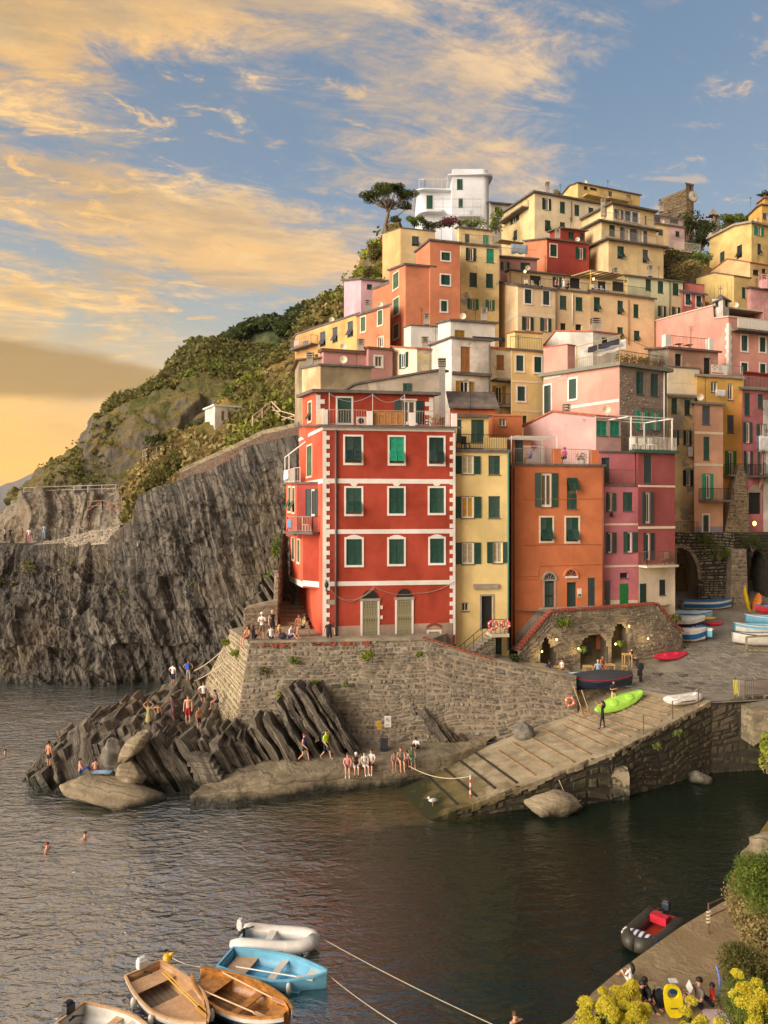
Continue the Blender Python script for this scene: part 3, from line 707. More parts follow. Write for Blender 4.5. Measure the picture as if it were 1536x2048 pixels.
# ---- low quay in front of the wall
QE = [G(380,1592,0.62),G(470,1580,0.85),G(560,1563,1.05),G(690,1540,1.25),G(800,1528,1.35),G(900,1509,1.5),G(972,1484,1.75)]
QB = [Vector((-9.8,44.2,0.7)),Vector((-8.4,45.2,1.1)),Vector((-6.2,46.0,1.3)),Vector((-2.2,47.2,1.5)),Vector((1.4,47.8,1.55)),Vector((5.0,48.0,1.7)),Vector((7.2,48.2,1.9))]
def lin(pl,f):
    k = min(len(pl) - 2,int(f * (len(pl) - 1)));return pl[k].lerp(pl[k + 1],f * (len(pl) - 1) - k)
A = []
for i in range(220):
    f = i / 219;a,b = lin(QE,f),lin(QB,f);nn = Vector((0.18,-0.98,0))
    bot = Vector((a.x,a.y,-0.9)) + nn * 0.25
    colm = [bot.lerp(a + nn * 0.05 - Vector((0,0,0.05)),t) for t in np.linspace(0,1,16)] + [a.lerp(b,t) for t in np.linspace(0,1,20)]
    A.append([tuple(c) for c in colm])
A = np.array(A).transpose(1,0,2);A = A + (0.13 * fbm(A[...,0] * 0.9,A[...,1] * 0.9,A[...,2] * 0.9,4) + 0.05 * fbm(A[...,0] * 3.1,A[...,1] * 3.1,A[...,2] * 3.1,3))[...,None] * np.array((0.2,-0.7,0.7))
QUAY = rock('quay_cement',S(96,86,70),S(140,126,102),S(172,156,128),bed=(0.05,0.1,1),freq=2.2,wetz=0.35,ochre=0.2,veins=0.0,joint=0.35)
tag(grid_mesh('quay',A,QUAY),kind='structure')

# ---- bedded rock ledges on the point: core mass and the single upturned slabs
def ledge_top(X,Y):
    zb_ = np.interp(X,[-24,-22.0,-21.0,-20.0,-18.5,-16,-13.5,-11.5,-9.5,-6,-3,0,3],[-1.6,-0.8,0.6,1.8,2.6,2.9,3.0,2.8,2.4,2.2,2.0,1.0,0.3])
    zf0 = np.interp(X,[-24,-21.5,-20.5,-18,-15,-13,-11,-9,-6,3],[-1.6,-0.6,0.5,0.8,1.1,2.0,2.2,1.7,1.6,0.3])
    yf = np.interp(X,[-24,-21,-19,-15,-11,-8,-5,-2,3],[45.5,43.6,43.0,43.2,43.6,44.6,45.6,46.6,47.2])
    yb = np.interp(X,[-24,-21,-19,-16,-14,-11,-8,3],[46.0,48,52.5,55,57.5,60.5,61,61])
    q = np.clip((Y - yf) / 4.5,0,1);z = zf0 + (zb_ - zf0) * q * q * (3 - 2 * q)
    up = np.clip((Y - 49.5) / 8,0,1) * np.interp(X,[-20,-16,-12,-9],[0,0.6,1.8,2.6])
    ff = np.clip((Y - yf) / 1.0,-0.4,1);fb = np.clip((yb - Y) / 1.4,-0.6,1)
    return np.where(ff < 1,-1.0 + (z + 1.0) * ff,z) + up + np.where(fb < 1,(fb - 1) * (z + up + 1.0),0)
gx = np.linspace(-25,3,200);gy = np.linspace(42,61,130);XX,YY = np.meshgrid(gx,gy)
A = np.stack([XX,YY,ledge_top(XX,YY)],-1)
s_ = strata(A,(0.87,0.05,0.5),1.5,0.30,0.5)
A[...,2] += s_ + 0.22 * fbm(XX * 0.5,YY * 0.5,2.2,3)
ledge = tag(grid_mesh('rock_ledge',A,LEDGE,smooth=False),kind='structure')
def slab(c,L,T,D,tilt,yaw,parent,r,mat=LEDGE):
    """one upturned bed: length along the dip, thickness T, depth D going back; broken, uneven ends"""
    n1,n2 = 9,3;M = Matrix.Translation(c) @ Matrix.Rotation(yaw,4,'Z') @ Matrix.Rotation(tilt,4,'Y')
    vs = [];fs = []
    prof = [(-.5,-.5),(-.5,.5),(.5,.5),(.5,-.5)]
    offs = r.uniform(0,99)
    for i in range(n1):
        f = i / (n1 - 1) - .5
        for a,b in prof:
            q = Vector((a * T,b * D,f * L));j = float(vnoise(q.x * 2 + offs,q.y * 1.5,q.z * 1.6));j2 = float(vnoise(q.x * 2,q.y * 1.5 + offs,q.z * 1.6 + 9))
            q += Vector((j * (T * 0.3 + .04),j2 * 0.26,0.3 * j2 if i in (0,n1 - 1) else 0));vs.append(M @ q)
    for i in range(n1 - 1):
        for j in range(4): fs.append((i * 4 + j,i * 4 + (j + 1) % 4,i * 4 + 4 + (j + 1) % 4,i * 4 + 4 + j))
    fs += [(3,2,1,0),tuple(range(len(vs) - 4,len(vs)))]
    return obj('slab',vs,fs,mat,parent)
r_ = random.Random(31)
TI = -math.radians(30)
def slab_line(x0,x1,yfun,ztop,Lr,n,D=(1.2,3.0),tilt=TI):
    x = x0
    while x < x1:
        T = r_.choice((r_.uniform(0.12,0.28),r_.uniform(0.24,0.55)));L = r_.uniform(*Lr);zt_ = ztop(x) + r_.uniform(-0.42,0.2)
        ax = Vector((math.sin(tilt),0,math.cos(tilt)))     # up-dip axis
        c = Vector((x,yfun(x) + r_.uniform(-0.25,0.45),zt_)) - ax * L / 2
        d = r_.uniform(*D);c.y += d / 2
        slab(c,L,T * 0.92,d,tilt + r_.uniform(-.06,.06),r_.uniform(-.12,.12),ledge,r_);x += T / math.cos(tilt)
lt = lambda x,y: float(ledge_top(np.float64(x),np.float64(y)))
for y_,xa,xb_,ln in ((43.5,-20.4,-18.6,(1.6,2.4)),(44.6,-20.8,-15.2,(1.8,2.8)),(46.0,-20.6,-13.6,(2.0,3.0)),(47.6,-20.4,-12.0,(2.0,3.0)),(49.3,-19.6,-10.5,(2.0,3.2)),(51.0,-18.8,-10.5,(2.0,3.2)),(53.0,-17.2,-10.8,(2.0,3.4))):
    slab_line(xa,xb_,lambda x: y_ + 0.12 * math.sin(x * 1.7),lambda x: lt(x,y_ + 0.9) + 0.28,ln,0,D=(1.5,2.2),tilt=-math.radians(22 + (y_ - 43) * 0.6))
slab_line(-15.2,-8.2,lambda x: np.interp(x,[-15,-12,-9.5,-8],[43.3,43.5,44.1,45.0]),lambda x: np.interp(x,[-15.2,-14.2,-13.4,-12,-10,-8.5],[1.9,2.5,2.75,2.75,2.45,2.5]),(3.2,4.2),0,D=(1.6,2.4))
slab_line(-13.2,-8.4,lambda x: np.interp(x,[-13,-9.5,-8],[45.2,45.4,46.0]),lambda x: np.interp(x,[-13.2,-11,-8.5],[3.0,3.1,3.0]),(2.4,3.4),0,D=(1.4,2.0))
slab_line(-8.6,-1.9,lambda x: np.interp(x,[-8.4,-6,-4,-2],[44.6,45.0,45.5,46.3]),lambda x: np.interp(x,[-8.4,-7.2,-5.9,-4.6,-3.4,-1.9],[2.9,3.8,5.2,5.9,4.6,2.6]),(3.6,5.2),0,D=(1.2,1.9))
slab_line(1.2,5.2,lambda x: 47.25 + 0.06 * x,lambda x: np.interp(x,[1.0,1.6,2.6,3.6,5.2],[4.9,4.2,3.2,2.7,2.1]),(2.0,3.4),0,D=(0.5,0.9),tilt=-math.radians(38))
slab_line(-15.0,-9.5,lambda x: np.interp(x,[-14.5,-9.5],[56.5,52.5]),lambda x: np.interp(x,[-14.5,-12,-9.5],[4.2,5.4,7.0]),(3.0,5.0),0,D=(2,3),tilt=-math.radians(35))
slab_line(-13.0,-8.0,lambda x: np.interp(x,[-13,-8],[62,57]),lambda x: np.interp(x,[-13,-10.5,-8],[6.5,9.0,11.5]),(4.0,7.0),0,D=(2,4),tilt=-math.radians(30))

def boulder(name,label,c,r3,rot,mat,seed,flat=0.0,rough=0.16):
    mb = MB().ball((0,0,0),1.0,34,22);M = Matrix.Rotation(rot[2],3,'Z') @ Matrix.Rotation(rot[1],3,'Y') @ Matrix.Rotation(rot[0],3,'X')
    V = np.array([tuple(v) for v in mb.v]);g = np.random.default_rng(int(seed * 10));pn = g.normal(size=(15,3));pn /= np.linalg.norm(pn,axis=1,keepdims=True);hk = g.uniform(0.66,0.95,15)
    rad = np.minimum(1.0,(hk[None] / np.maximum(V @ pn.T,0.02)).min(1));V = V * rad[:,None] * 1.12
    V = V * (1 + rough * 0.9 * fbm(V[:,0] * 2.1 + seed,V[:,1] * 2.1,V[:,2] * 2.1,4) + rough * 0.35 * fbm(V[:,0] * 7 + seed,V[:,1] * 7,V[:,2] * 9,3))[:,None] * np.array(r3)
    vs = [M @ Vector(v) + Vector(c) for v in V]
    o = obj(name,vs,mb.f,mat,smooth=True);return tag(o,label,'boulder')
def mid(px,py,Y): return P(px,py,Y)
boulder('boulder','large flat tan boulder lying at the water edge below the ledge',G(232,1586,0.35),(2.55,1.5,0.72),(0,0.16,0.0),BOULD,1.5,rough=0.12)
boulder('boulder','rounded grey boulder wedged upright between the ledges',P(228,1512,43.4),(0.58,0.6,0.95),(0,-0.2,0.2),BOULDG,4.2)
boulder('boulder','long pale boulder leaning against the dark upturned slabs',P(268,1492,43.0),(0.46,0.6,1.15),(0,0.72,0.1),BOULD,7.7)
boulder('boulder','squat brown boulder sitting behind the flat tan boulder',P(263,1548,42.6),(0.72,0.6,0.62),(0,0.3,0.3),BOULD,9.1)
boulder('boulder','small brown boulder at the foot of the retaining wall by the slipway',P(1046,1462,46.9),(0.62,0.5,0.55),(0,0.1,0.1),BOULDG,12.3)
boulder('boulder','broken pale rock at the foot of the slipway wall',G(1105,1612,0.45),(1.35,0.7,0.7),(0,0.1,0.1),BOULD,15.3)
boulder('boulder','small round rock in the dark water below the bridge',G(1400,1560,0.1),(0.6,0.6,0.5),(0,0,0),BOULDG,18.3)
# carved steps down the ledge
st_ = thing('rock_steps',G(405,1570,0.6),'dark worn steps cut down the bedded rock to the quay','steps')
for k in range(6):
    a = P(378 + k * 7.4,1512 + k * 12.5,43.2 - k * 0.12);mb = MB().box(a + Vector((0.55,0.35,-0.3)),(1.25,0.9,0.62),Matrix.Rotation(0.1,3,'Y'));mb.build('step',LEDGE,st_)
for k in range(3):
    a = P(368 + k * 4,1462 + k * 11,45.8 - k * 0.15);mb = MB().box(a + Vector((0.5,0.35,-0.2)),(1.2,0.8,0.42),Matrix.Rotation(0.05,3,'Y'));mb.build('step',LEDGE,st_)
# ================================================================== HOUSES
GRP = 'painted houses of the village'
class Fac:
    """a vertical facade from a (left) to b (right), as seen from the harbour"""
    def __init__(s,a,b):
        s.a = Vector((a.x,a.y,0));d = Vector((b.x - a.x,b.y - a.y,0));s.w = d.length;s.d = d.normalized();s.n = Vector((s.d.y,-s.d.x,0))
    def uz(s,px,py):
        r = Vector(((px - CX) / F,1,-(py - HY) / F));c = Vector((0,0,H));k = (s.a - c).dot(s.n) / r.dot(s.n);p = c + r * k
        return (p - s.a).dot(s.d),p.z
    def pt(s,u,z,out=0.0): return s.a + s.d * u + s.n * out + Vector((0,0,z))
    def M(s,u,z,out=0.0):
        p = s.pt(u,z,out);y = -s.n
        return Matrix(((s.d.x,y.x,0,p.x),(s.d.y,y.y,0,p.y),(0,0,1,p.z),(0,0,0,1)))
    def box(s,mb,u0,z0,u1,z1,o0,o1,m=0):    # box on the facade, from out-distance o0 to o1
        q = [s.pt(u0,z0,o1),s.pt(u1,z0,o1),s.pt(u1,z0,o0),s.pt(u0,z0,o0)];q += [v + Vector((0,0,z1 - z0)) for v in q];mb.hexa(q,m);return mb

def leaf_mesh(mat,louv=9,key='shutter'):
    k = (key,mat.name,louv)
    if k in MATS: return MATS[k]
    mb = MB();fw = 0.13
    for x0,x1,z0,z1 in ((0,fw,0,1),(1 - fw,1,0,1),(fw,1 - fw,0,.05),(fw,1 - fw,.47,.53),(fw,1 - fw,.95,1)):
        mb.box(((x0 + x1) / 2,0.02,(z0 + z1) / 2),(x1 - x0,0.045,z1 - z0))
    R_ = Matrix.Rotation(math.radians(38),3,'X')
    for h0,h1 in ((.05,.47),(.53,.95)):
        for i in range(louv):
            z = h0 + (h1 - h0) * (i + .5) / louv
            hh = (h1 - h0) / louv * 0.62
            mb.hexa([Vector((fw,0.005,z - hh)),Vector((1 - fw,0.005,z - hh)),Vector((1 - fw,0.012,z - hh)),Vector((fw,0.012,z - hh)),
                     Vector((fw,0.032,z + hh)),Vector((1 - fw,0.032,z + hh)),Vector((1 - fw,0.040,z + hh)),Vector((fw,0.040,z + hh))])
    MATS[k] = mesh_of('shutter',mb.v,mb.f,mat);return MATS[k]
def sash_mesh(mat):
    k = ('sash',mat.name)
    if k in MATS: return MATS[k]
    mb = MB();fw = 0.10
    for x0,x1,z0,z1 in ((0,fw,0,1),(1 - fw,1,0,1),(fw,1 - fw,0,.07),(fw,1 - fw,.93,1),(.45,.55,.07,.93)):
        mb.box(((x0 + x1) / 2,0.02,(z0 + z1) / 2),(x1 - x0,0.05,z1 - z0))
    MATS[k] = mesh_of('sash',mb.v,mb.f,mat);return MATS[k]
_unit = {}
def unit_pane(mat):
    if mat.name not in _unit: _unit[mat.name] = mesh_of('pane',[(0,0,0),(1,0,0),(1,0,1),(0,0,1)],[(0,1,2,3)],mat)
    return _unit[mat.name]
def leafobj(fac,par,mat,u0,u1,z0,z1,out,louv=9,tilt=0.0,ang=0.0,hinge='l'):
    M = fac.M(u0,z0,out);S4 = Matrix.Diagonal((u1 - u0,1,z1 - z0,1))
    if tilt:  # pushed out at the foot, hinged along the top
        M = fac.M(u0,z1,out) @ Matrix.Rotation(-tilt,4,'X') @ Matrix.Translation((0,0,-(z1 - z0)))
    if ang:
        M = (fac.M(u0,z0,out) @ Matrix.Rotation(-ang,4,'Z')) if hinge == 'l' else (fac.M(u1,z0,out) @ Matrix.Rotation(ang,4,'Z') @ Matrix.Translation((-(u1 - u0),0,0)))
    return inst('shutter',leaf_mesh(mat,louv),M @ S4,par)

def window(root,fac,kind,x0,y0,x1,y1,sh=None,sur=None,hole=True,glass=None,sill=True,arch=0.0,near=False):
    """kinds: c closed shutters, t lower flaps pushed out, T upper flaps pushed out, o open shutters, h one leaf open, p bare sash, k one closed leaf, d panelled door, x dark opening"""
    sh = sh or GREEN;glass = glass or GLASS
    u0,z1 = fac.uz(x0,y0);u1,_ = fac.uz(x1,y0);_,z0 = fac.uz((x0 + x1) / 2,y1);z1 = fac.uz((x0 + x1) / 2,y0)[1]
    w,h = u1 - u0,z1 - z0;rec = -0.14 if hole else 0.022
    mb = MB();t = 0.12 if near else 0.14
    fm = sur or SLAB
    if sur:
        fac.box(mb,u0 - t,z0 - t * .8,u0,z1 + t,-0.01,0.035);fac.box(mb,u1,z0 - t * .8,u1 + t,z1 + t,-0.01,0.035)
        if arch:
            n = 8;q = [(u0 + w * i / n,z1 + arch * math.sin(math.pi * i / n)) for i in range(n + 1)]
            for (a,b),(c,d) in zip(q[:-1],q[1:]):
                vs = [fac.pt(a,z1 - .01,.033),fac.pt(c,z1 - .01,.033),fac.pt(c,d + t,.033),fac.pt(a,b + t,.033)];mb.add(vs + [v - fac.n * .05 for v in vs],[(0,1,2,3),(3,2,6,7)])
        else: fac.box(mb,u0,z1,u1,z1 + t,-0.01,0.035)
        if kind not in 'dDx': fac.box(mb,u0 - t,z0 - t * .8 - .05,u1 + t,z0,-0.01,0.07)
    else:
        fac.box(mb,u0 - .05,z0 - .07,u1 + .05,z0 - .01,-0.01,0.06)
        fac.box(mb,u0 - .02,z1,u1 + .02,z1 + .03,-0.01,0.02)
    win = mb.build('door' if kind in 'dD' else 'window',fm,root)
    if kind != 'd':
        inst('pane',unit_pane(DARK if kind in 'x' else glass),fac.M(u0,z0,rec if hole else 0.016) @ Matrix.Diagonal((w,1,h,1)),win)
    g = 0.02;so = -0.03 if hole else 0.05
    if kind == 'c':
        leafobj(fac,win,sh,u0,u0 + w / 2 - .01,z0,z1,so);leafobj(fac,win,sh,u0 + w / 2 + .01,u1,z0,z1,so)
    elif kind == 'k': leafobj(fac,win,sh,u0,u1,z0,z1,so)
    elif kind in 'tT':
        zm = z0 + h * 0.5
        for a,b in ((u0,u0 + w / 2 - .01),(u0 + w / 2 + .01,u1)):
            leafobj(fac,win,sh,a,b,zm,z1,so,5) if kind == 't' else leafobj(fac,win,sh,a,b,z0,zm,so,5)
            if kind == 't': leafobj(fac,win,sh,a + .02,b - .02,z0 + .05,zm,so + .04,5,tilt=math.radians(30))
            else: leafobj(fac,win,sh,a + .02,b - .02,zm,z1,so + .04,5,tilt=math.radians(38))
    elif kind in 'oh':
        inst('sash',sash_mesh(WHITE),fac.M(u0,z0,rec + .05) @ Matrix.Diagonal((w,1,h,1)),win)
        sw = w * 0.56
        leafobj(fac,win,sh,u1 + g,u1 + g + sw,z0,z1,0.06)
        if kind == 'o': leafobj(fac,win,sh,u0 - g - sw,u0 - g,z0,z1,0.06)
        else: leafobj(fac,win,sh,u0,u0 + w / 2,z0,z1,so)
    elif kind == 'p':
        inst('sash',sash_mesh(WHITE),fac.M(u0,z0,rec + .05) @ Matrix.Diagonal((w,1,h,1)),win)
    elif kind == 'd':
        inst('door_leaf',unit_pane(sh),fac.M(u0,z0,rec) @ Matrix.Diagonal((w,1,h,1)),win)
        mb = MB()
        for a,b,c,d in ((.08,.46,.1,.45),(.54,.92,.1,.45),(.08,.46,.52,.92),(.54,.92,.52,.92)):
            fac.box(mb,u0 + w * a,z0 + h * c,u0 + w * b,z0 + h * d,rec,rec + .03)
        mb.build('door_panel',sh,win)
    return win,(u0,z0,u1,z1)

def facade_faces(mb,fac,zb,zt_,holes,m=0,depth=0.16,mr=0):
    """wall rectangle with openings and their reveals"""
    us = sorted({0.0,fac.w} | {min(max(v,0),fac.w) for h in holes for v in (h[0],h[2])});zs = sorted({zb,zt_} | {min(max(v,zb),zt_) for h in holes for v in (h[1],h[3])})
    for i in range(len(us) - 1):
        for j in range(len(zs) - 1):
            a,b,c,d = us[i],us[i + 1],zs[j],zs[j + 1]
            if b - a < 1e-5 or d - c < 1e-5: continue
            um,zm = (a + b) / 2,(c + d) / 2
            if any(h[0] < um < h[2] and h[1] < zm < h[3] for h in holes): continue
            mb.add([fac.pt(a,c),fac.pt(b,c),fac.pt(b,d),fac.pt(a,d)],[(0,1,2,3)],m)
    for u0,z0,u1,z1 in holes:
        p = lambda u,z,o: fac.pt(u,z,o)
        for q in (((u0,z0),(u0,z1)),((u0,z1),(u1,z1)),((u1,z1),(u1,z0)),((u1,z0),(u0,z0))):
            (a,b),(c,d) = q;mb.add([p(a,b,0),p(c,d,0),p(c,d,-depth),p(a,b,-depth)],[(0,1,2,3)],mr)

class House: pass
def house(name,label,mat,chain,Rt,zb,wins=(),lwins=(),roof=(0.22,0.16),roofmat=None,lmat=None,cat='house',root=None,group=GRP,top=True,near=False):
    """prism house: the profile of its left side wall (chain: far-left ... front corner) carried along the front"""
    h = House();L,C = chain[0],chain[-1]
    a = Vector(((L[0] - CX) * L[1] / F,L[1],0));c = Vector(((C[0] - CX) * C[1] / F,C[1],0));r = Vector(((Rt[0] - CX) * Rt[1] / F,Rt[1],0))
    h.lf = Fac(a,c);h.fr = Fac(c,r);e = r - c
    prof = [(0.0,H - (L[2] - HY) * L[1] / F)]
    for q in chain[1:-1]: prof.append(h.lf.uz(*q))
    prof.append((h.lf.w,H - (C[2] - HY) * C[1] / F))
    zC = prof[-1][1];zmin = min(p[1] for p in prof);h.z = zC;h.zb = zb
    root = root or thing(name,(c.x,c.y,zb),label,cat,group);h.root = root
    mats = [mat,lmat or mat]
    holesF,holesL = [],[]
    for fac,ws,hl in ((h.fr,wins,holesF),(h.lf,lwins,holesL)):
        for w in ws:
            kw = dict(w[5]) if len(w) > 5 else {}
            x0,y0,x1,y1 = w[1:5];u0,z1 = fac.uz(x0,y0);u1,z0 = fac.uz(x1,y1)
            ok = not kw.pop('flat',0) and u0 > 0.05 and u1 < fac.w - 0.05 and z0 > zb + .05 and fac.uz((x0 + x1) / 2,y0)[1] < (zC if fac is h.fr else zmin) - 0.03
            _,rc = window(root,fac,w[0],x0,y0,x1,y1,hole=ok,near=near,**kw)
            if ok: hl.append(rc)
    mb = MB()
    facade_faces(mb,h.fr,zb,zC,holesF,0)
    facade_faces(mb,h.lf,zb,zmin,holesL,1)
    if any(p[1] > zmin + 1e-4 for p in prof):
        poly = [h.lf.pt(0,zmin)] + [h.lf.pt(h.lf.w,zmin)] + [h.lf.pt(u,z) for u,z in reversed(prof)]
        poly = [p for i,p in enumerate(poly) if (p - poly[i - 1]).length > 1e-4];mb.add(poly,[tuple(range(len(poly)))],1)
        rp = [p + e for p in poly];mb.add(rp,[tuple(reversed(range(len(rp))))],0)
    Z = Vector((0,0,1));l0 = h.lf.pt(0,0)
    mb.add([c + e + Z * zb,l0 + e + Z * zb,l0 + e + Z * zmin,c + e + Z * zmin],[(0,1,2,3)],0)
    mb.add([l0 + e + Z * zb,l0 + Z * zb,l0 + Z * prof[0][1],l0 + e + Z * prof[0][1]],[(0,1,2,3)],0)
    mb.build('wall',mats,root)
    if top:
        ov,th = roof;mb = MB();ed = e.normalized();k = len(prof)
        for i in range(k - 1):
            (ua,za),(ub,zb_) = prof[i],prof[i + 1]
            if abs(ub - ua) < 0.4: continue
            sl = (zb_ - za) / (ub - ua);u0 = ua - (ov if i == 0 else 0);u1 = ub + (ov if i == k - 2 else 0)
            z0 = za - (ov * sl if i == 0 else 0);z1 = zb_ + (ov * sl if i == k - 2 else 0)
            q = [h.lf.pt(u0,z0) - ed * ov,h.lf.pt(u1,z1) - ed * ov,h.lf.pt(u1,z1) + e + ed * ov,h.lf.pt(u0,z0) + e + ed * ov]
            mb.hexa([v + Z * .004 for v in q] + [v + Z * th for v in q])
        mb.build('roof',roofmat or SLAB,root)
    return h
def band(h,y0,y1,px=None,mat=None,faces='f',out=0.03,name='band',x0=None,x1=None):
    mb = MB();mat = mat or CREAM
    for fch in faces:
        fac = h.fr if fch == 'f' else h.lf
        ref = px if px is not None else None
        if ref is None: z1 = h.fr.pt(0,0);p = z1;zt1 = H - (y0 - HY) * p.y / F;zt0 = H - (y1 - HY) * p.y / F
        else: zt1 = fac.uz(ref,y0)[1];zt0 = fac.uz(ref,y1)[1]
        ua = fac.uz(x0,y0)[0] if x0 else 0;ub = fac.uz(x1,y0)[0] if x1 else fac.w
        fac.box(mb,ua,zt0,ub,zt1,-0.01,out)
    return mb.build(name,mat,h.root)
def patch(h,pts,mat,faces='f',out=0.012,name='bare_patch'):
    fac = h.fr if faces == 'f' else h.lf;vs = [fac.pt(*fac.uz(x,y),out) for x,y in pts]
    return obj(name,vs + [v - fac.n * (out + .01) for v in vs],[tuple(range(len(vs)))] + [(i,(i + 1) % len(vs),(i + 1) % len(vs) + len(vs),i + len(vs)) for i in range(len(vs))],mat,h.root)
def railing(root,pts,hgt=1.0,gap=0.14,mat=None,r=0.012,name='railing',mid_=False):
    mat = mat or IRON;mb = MB();Z = Vector((0,0,1))
    for a,b in zip(pts[:-1],pts[1:]):
        a,b = Vector(a),Vector(b);n = max(1,int((b - a).length / gap))
        mb.bar(a + Z * hgt,b + Z * hgt,r * 3.2);mb.bar(a + Z * .08,b + Z * .08,r * 2)
        if mid_: mb.bar(a + Z * hgt * .5,b + Z * hgt * .5,r * 2)
        for i in range(n + 1):
            p = a.lerp(b,i / n);big = i in (0,n);mb.bar(p,p + Z * hgt,r * (3.4 if big else 1.7))
    return mb.build(name,mat,root)
def balcony(h,x0,x1,yslab,depth,hrail=1.0,mat=None,slabmat=None,fac=None,th=0.16,rail=True,gap=0.14):
    fac = fac or h.fr;u0,z = fac.uz(x0,yslab);u1,_ = fac.uz(x1,yslab)
    b = fac.box(MB(),u0,z - th,u1,z,-0.005,depth).build('balcony',slabmat or SLAB,h.root)
    if rail:
        o = depth - .06;railing(b,[fac.pt(u0 + .05,z,.02),fac.pt(u0 + .05,z,o),fac.pt(u1 - .05,z,o),fac.pt(u1 - .05,z,.02)],hrail,gap,mat)
    return b,(u0,u1,z)
def roofrail(h,x0,x1,hgt=1.0,back=0.15,mat=None,gap=0.16,z=None,left=False,th=0.16):
    fac = h.fr;z = (h.z if z is None else z) + th;u0 = fac.uz(x0,900)[0];u1 = fac.uz(x1,900)[0]
    pts = [fac.pt(u0,z,-back),fac.pt(u1,z,-back)]
    if left: pts = [h.lf.pt(0.2,z,-back)] + pts
    return railing(h.root,pts,hgt,gap,mat)
def pipe(h,px,y0,y1,mat=None,fac=None,r=0.06):
    fac = fac or h.fr;u,z1 = fac.uz(px,y0);_,z0 = fac.uz(px,y1)
    return MB().tube([fac.pt(u,z0,.09),fac.pt(u,z1,.09)],r,8).build('drainpipe',mat or PIPE_G,h.root,True)
def chimney(h,px,py0,py1,Y,w=0.7,d=0.7,mat=None):
    a = P(px,py1,Y);b = P(px,py0,Y);mt = mat or CONC;ch = MB().box((a + b) / 2,(w,d,(b - a).z)).build('chimney',mt,h.root)
    mb = MB()
    for k in range(3): mb.box(b + Vector((0,0,.1 + .2 * k)),(w * 1.15,d * 1.15,.06))
    for sx_ in (-1,1):
        for sy_ in (-1,1): mb.box(b + Vector((sx_ * w * .42,sy_ * d * .42,.27)),(.1,.1,.54))
    mb.build('chimney_cap',mt,ch);return ch
def quoins(h,u,n,z0,z1,fac,mat,w=(0.42,0.26),side=1):
    hh = (z1 - z0) / n
    for i in range(n):
        ww = w[i % 2];a,b = (u,u + ww) if side > 0 else (u - ww,u)
        fac.box(MB(),a,z0 + i * hh + .005,b,z0 + (i + 1) * hh - .005,-.01,.045).build('quoin',mat,h.root)

# ------------------------------------------------------------------ paints
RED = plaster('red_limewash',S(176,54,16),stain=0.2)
ORL = plaster('sunlit_orange_red',S(226,84,40),stain=0.2)  # same paint as RED on the seaward walls, sunlight mixed into the colour
YEL = plaster('yellow_limewash',S(238,204,124),stain=0.14)
ORA = plaster('orange_limewash',S(208,112,52),stain=0.14)
PNK = plaster('rose_limewash',S(208,118,126),stain=0.16)
DPK = plaster('deep_rose_limewash',S(166,78,76),stain=0.16)
LPK = plaster('pale_pink_limewash',S(226,176,168),stain=0.16,peel=0.12)
SAL = plaster('salmon_limewash',S(222,154,134),stain=0.14)
CRM = plaster('cream_limewash',S(234,216,178),stain=0.16)
CRMP = plaster('peeling_cream_limewash',S(230,204,140),stain=0.25,peel=0.5)
WHT = plaster('white_limewash',S(228,222,212),stain=0.16)
WHTP = plaster('stained_white_limewash',S(226,216,202),stain=0.3,peel=0.15)
GRYP = plaster('grey_render',S(176,160,140),stain=0.3,peel=0.35,peelcol=S(196,176,146))
OLV = plaster('olive_beige_render',S(170,150,112),stain=0.3)
MAU = plaster('mauve_limewash',S(196,138,130),stain=0.15)
LAV = plaster('lavender_limewash',S(214,168,178),stain=0.14)
OR2 = plaster('tall_orange_limewash',S(214,126,80),stain=0.14)
YE2 = plaster('honey_yellow_limewash',S(236,204,142),stain=0.16)
YE3 = plaster('peeling_yellow_limewash',S(234,204,136),stain=0.22,peel=0.3,peelcol=S(160,152,146))
YE4 = plaster('apricot_yellow_limewash',S(238,206,152),stain=0.14)
GRN = plaster('pale_green_limewash',S(216,214,168),stain=0.14)
DRD = plaster('dark_red_limewash',S(164,56,44),stain=0.14)
OCH = plaster('ochre_yellow_limewash',S(226,172,62),stain=0.14)
PCH = plaster('peach_limewash',S(220,162,124),stain=0.16)
WVI = plaster('villa_white',S(218,220,224),stain=0.08)
MUS = plaster('mustard_render',S(224,190,108),stain=0.18)
PLIN = plaster('beige_plinth',S(180,148,124),stain=0.3)
CRMG = plaster('cream_ground_floor',S(228,206,172),stain=0.2)
WQ = plaster('white_quoin',S(232,222,210),stain=0.12)

# ================================================================== the red house
W_ = dict(sur=WQ);WG = dict(sur=WQ,sh=GREEN);WD = dict(sur=WQ,sh=GREEN_D)
red = house('red_house','tall red house with white corner blocks and roof terrace above the retaining wall',RED,[(598,58.5,853),(646,50.0,853)],(910,51.3),7.0,
    wins=[('t',690,873,723,926,WD),('t',779,874,808,927,dict(sur=WQ,sh=TURQ)),('t',858,875,887.5,928,WD),
          ('t',692,976,723,1028,WG),('c',778,976,808,1027,WG),('c',859,976,888,1026,WG),
          ('c',692.5,1078,724,1130,dict(sur=WQ,sh=GREEN,arch=0.16)),('c',778,1078,808,1128,dict(sur=WQ,sh=GREEN,arch=0.16)),('c',860,1077,888,1126,dict(sur=WQ,sh=GREEN,arch=0.16)),
          ('x',857,1263,879,1284,dict(sur=WQ))],
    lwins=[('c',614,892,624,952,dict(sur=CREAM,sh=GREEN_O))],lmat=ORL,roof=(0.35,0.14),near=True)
fr = red.fr
for y0,y1 in ((957,966.5),(1059,1068),(1163.5,1172.5),(853,860)): band(red,y0,y1,px=646,mat=WQ)
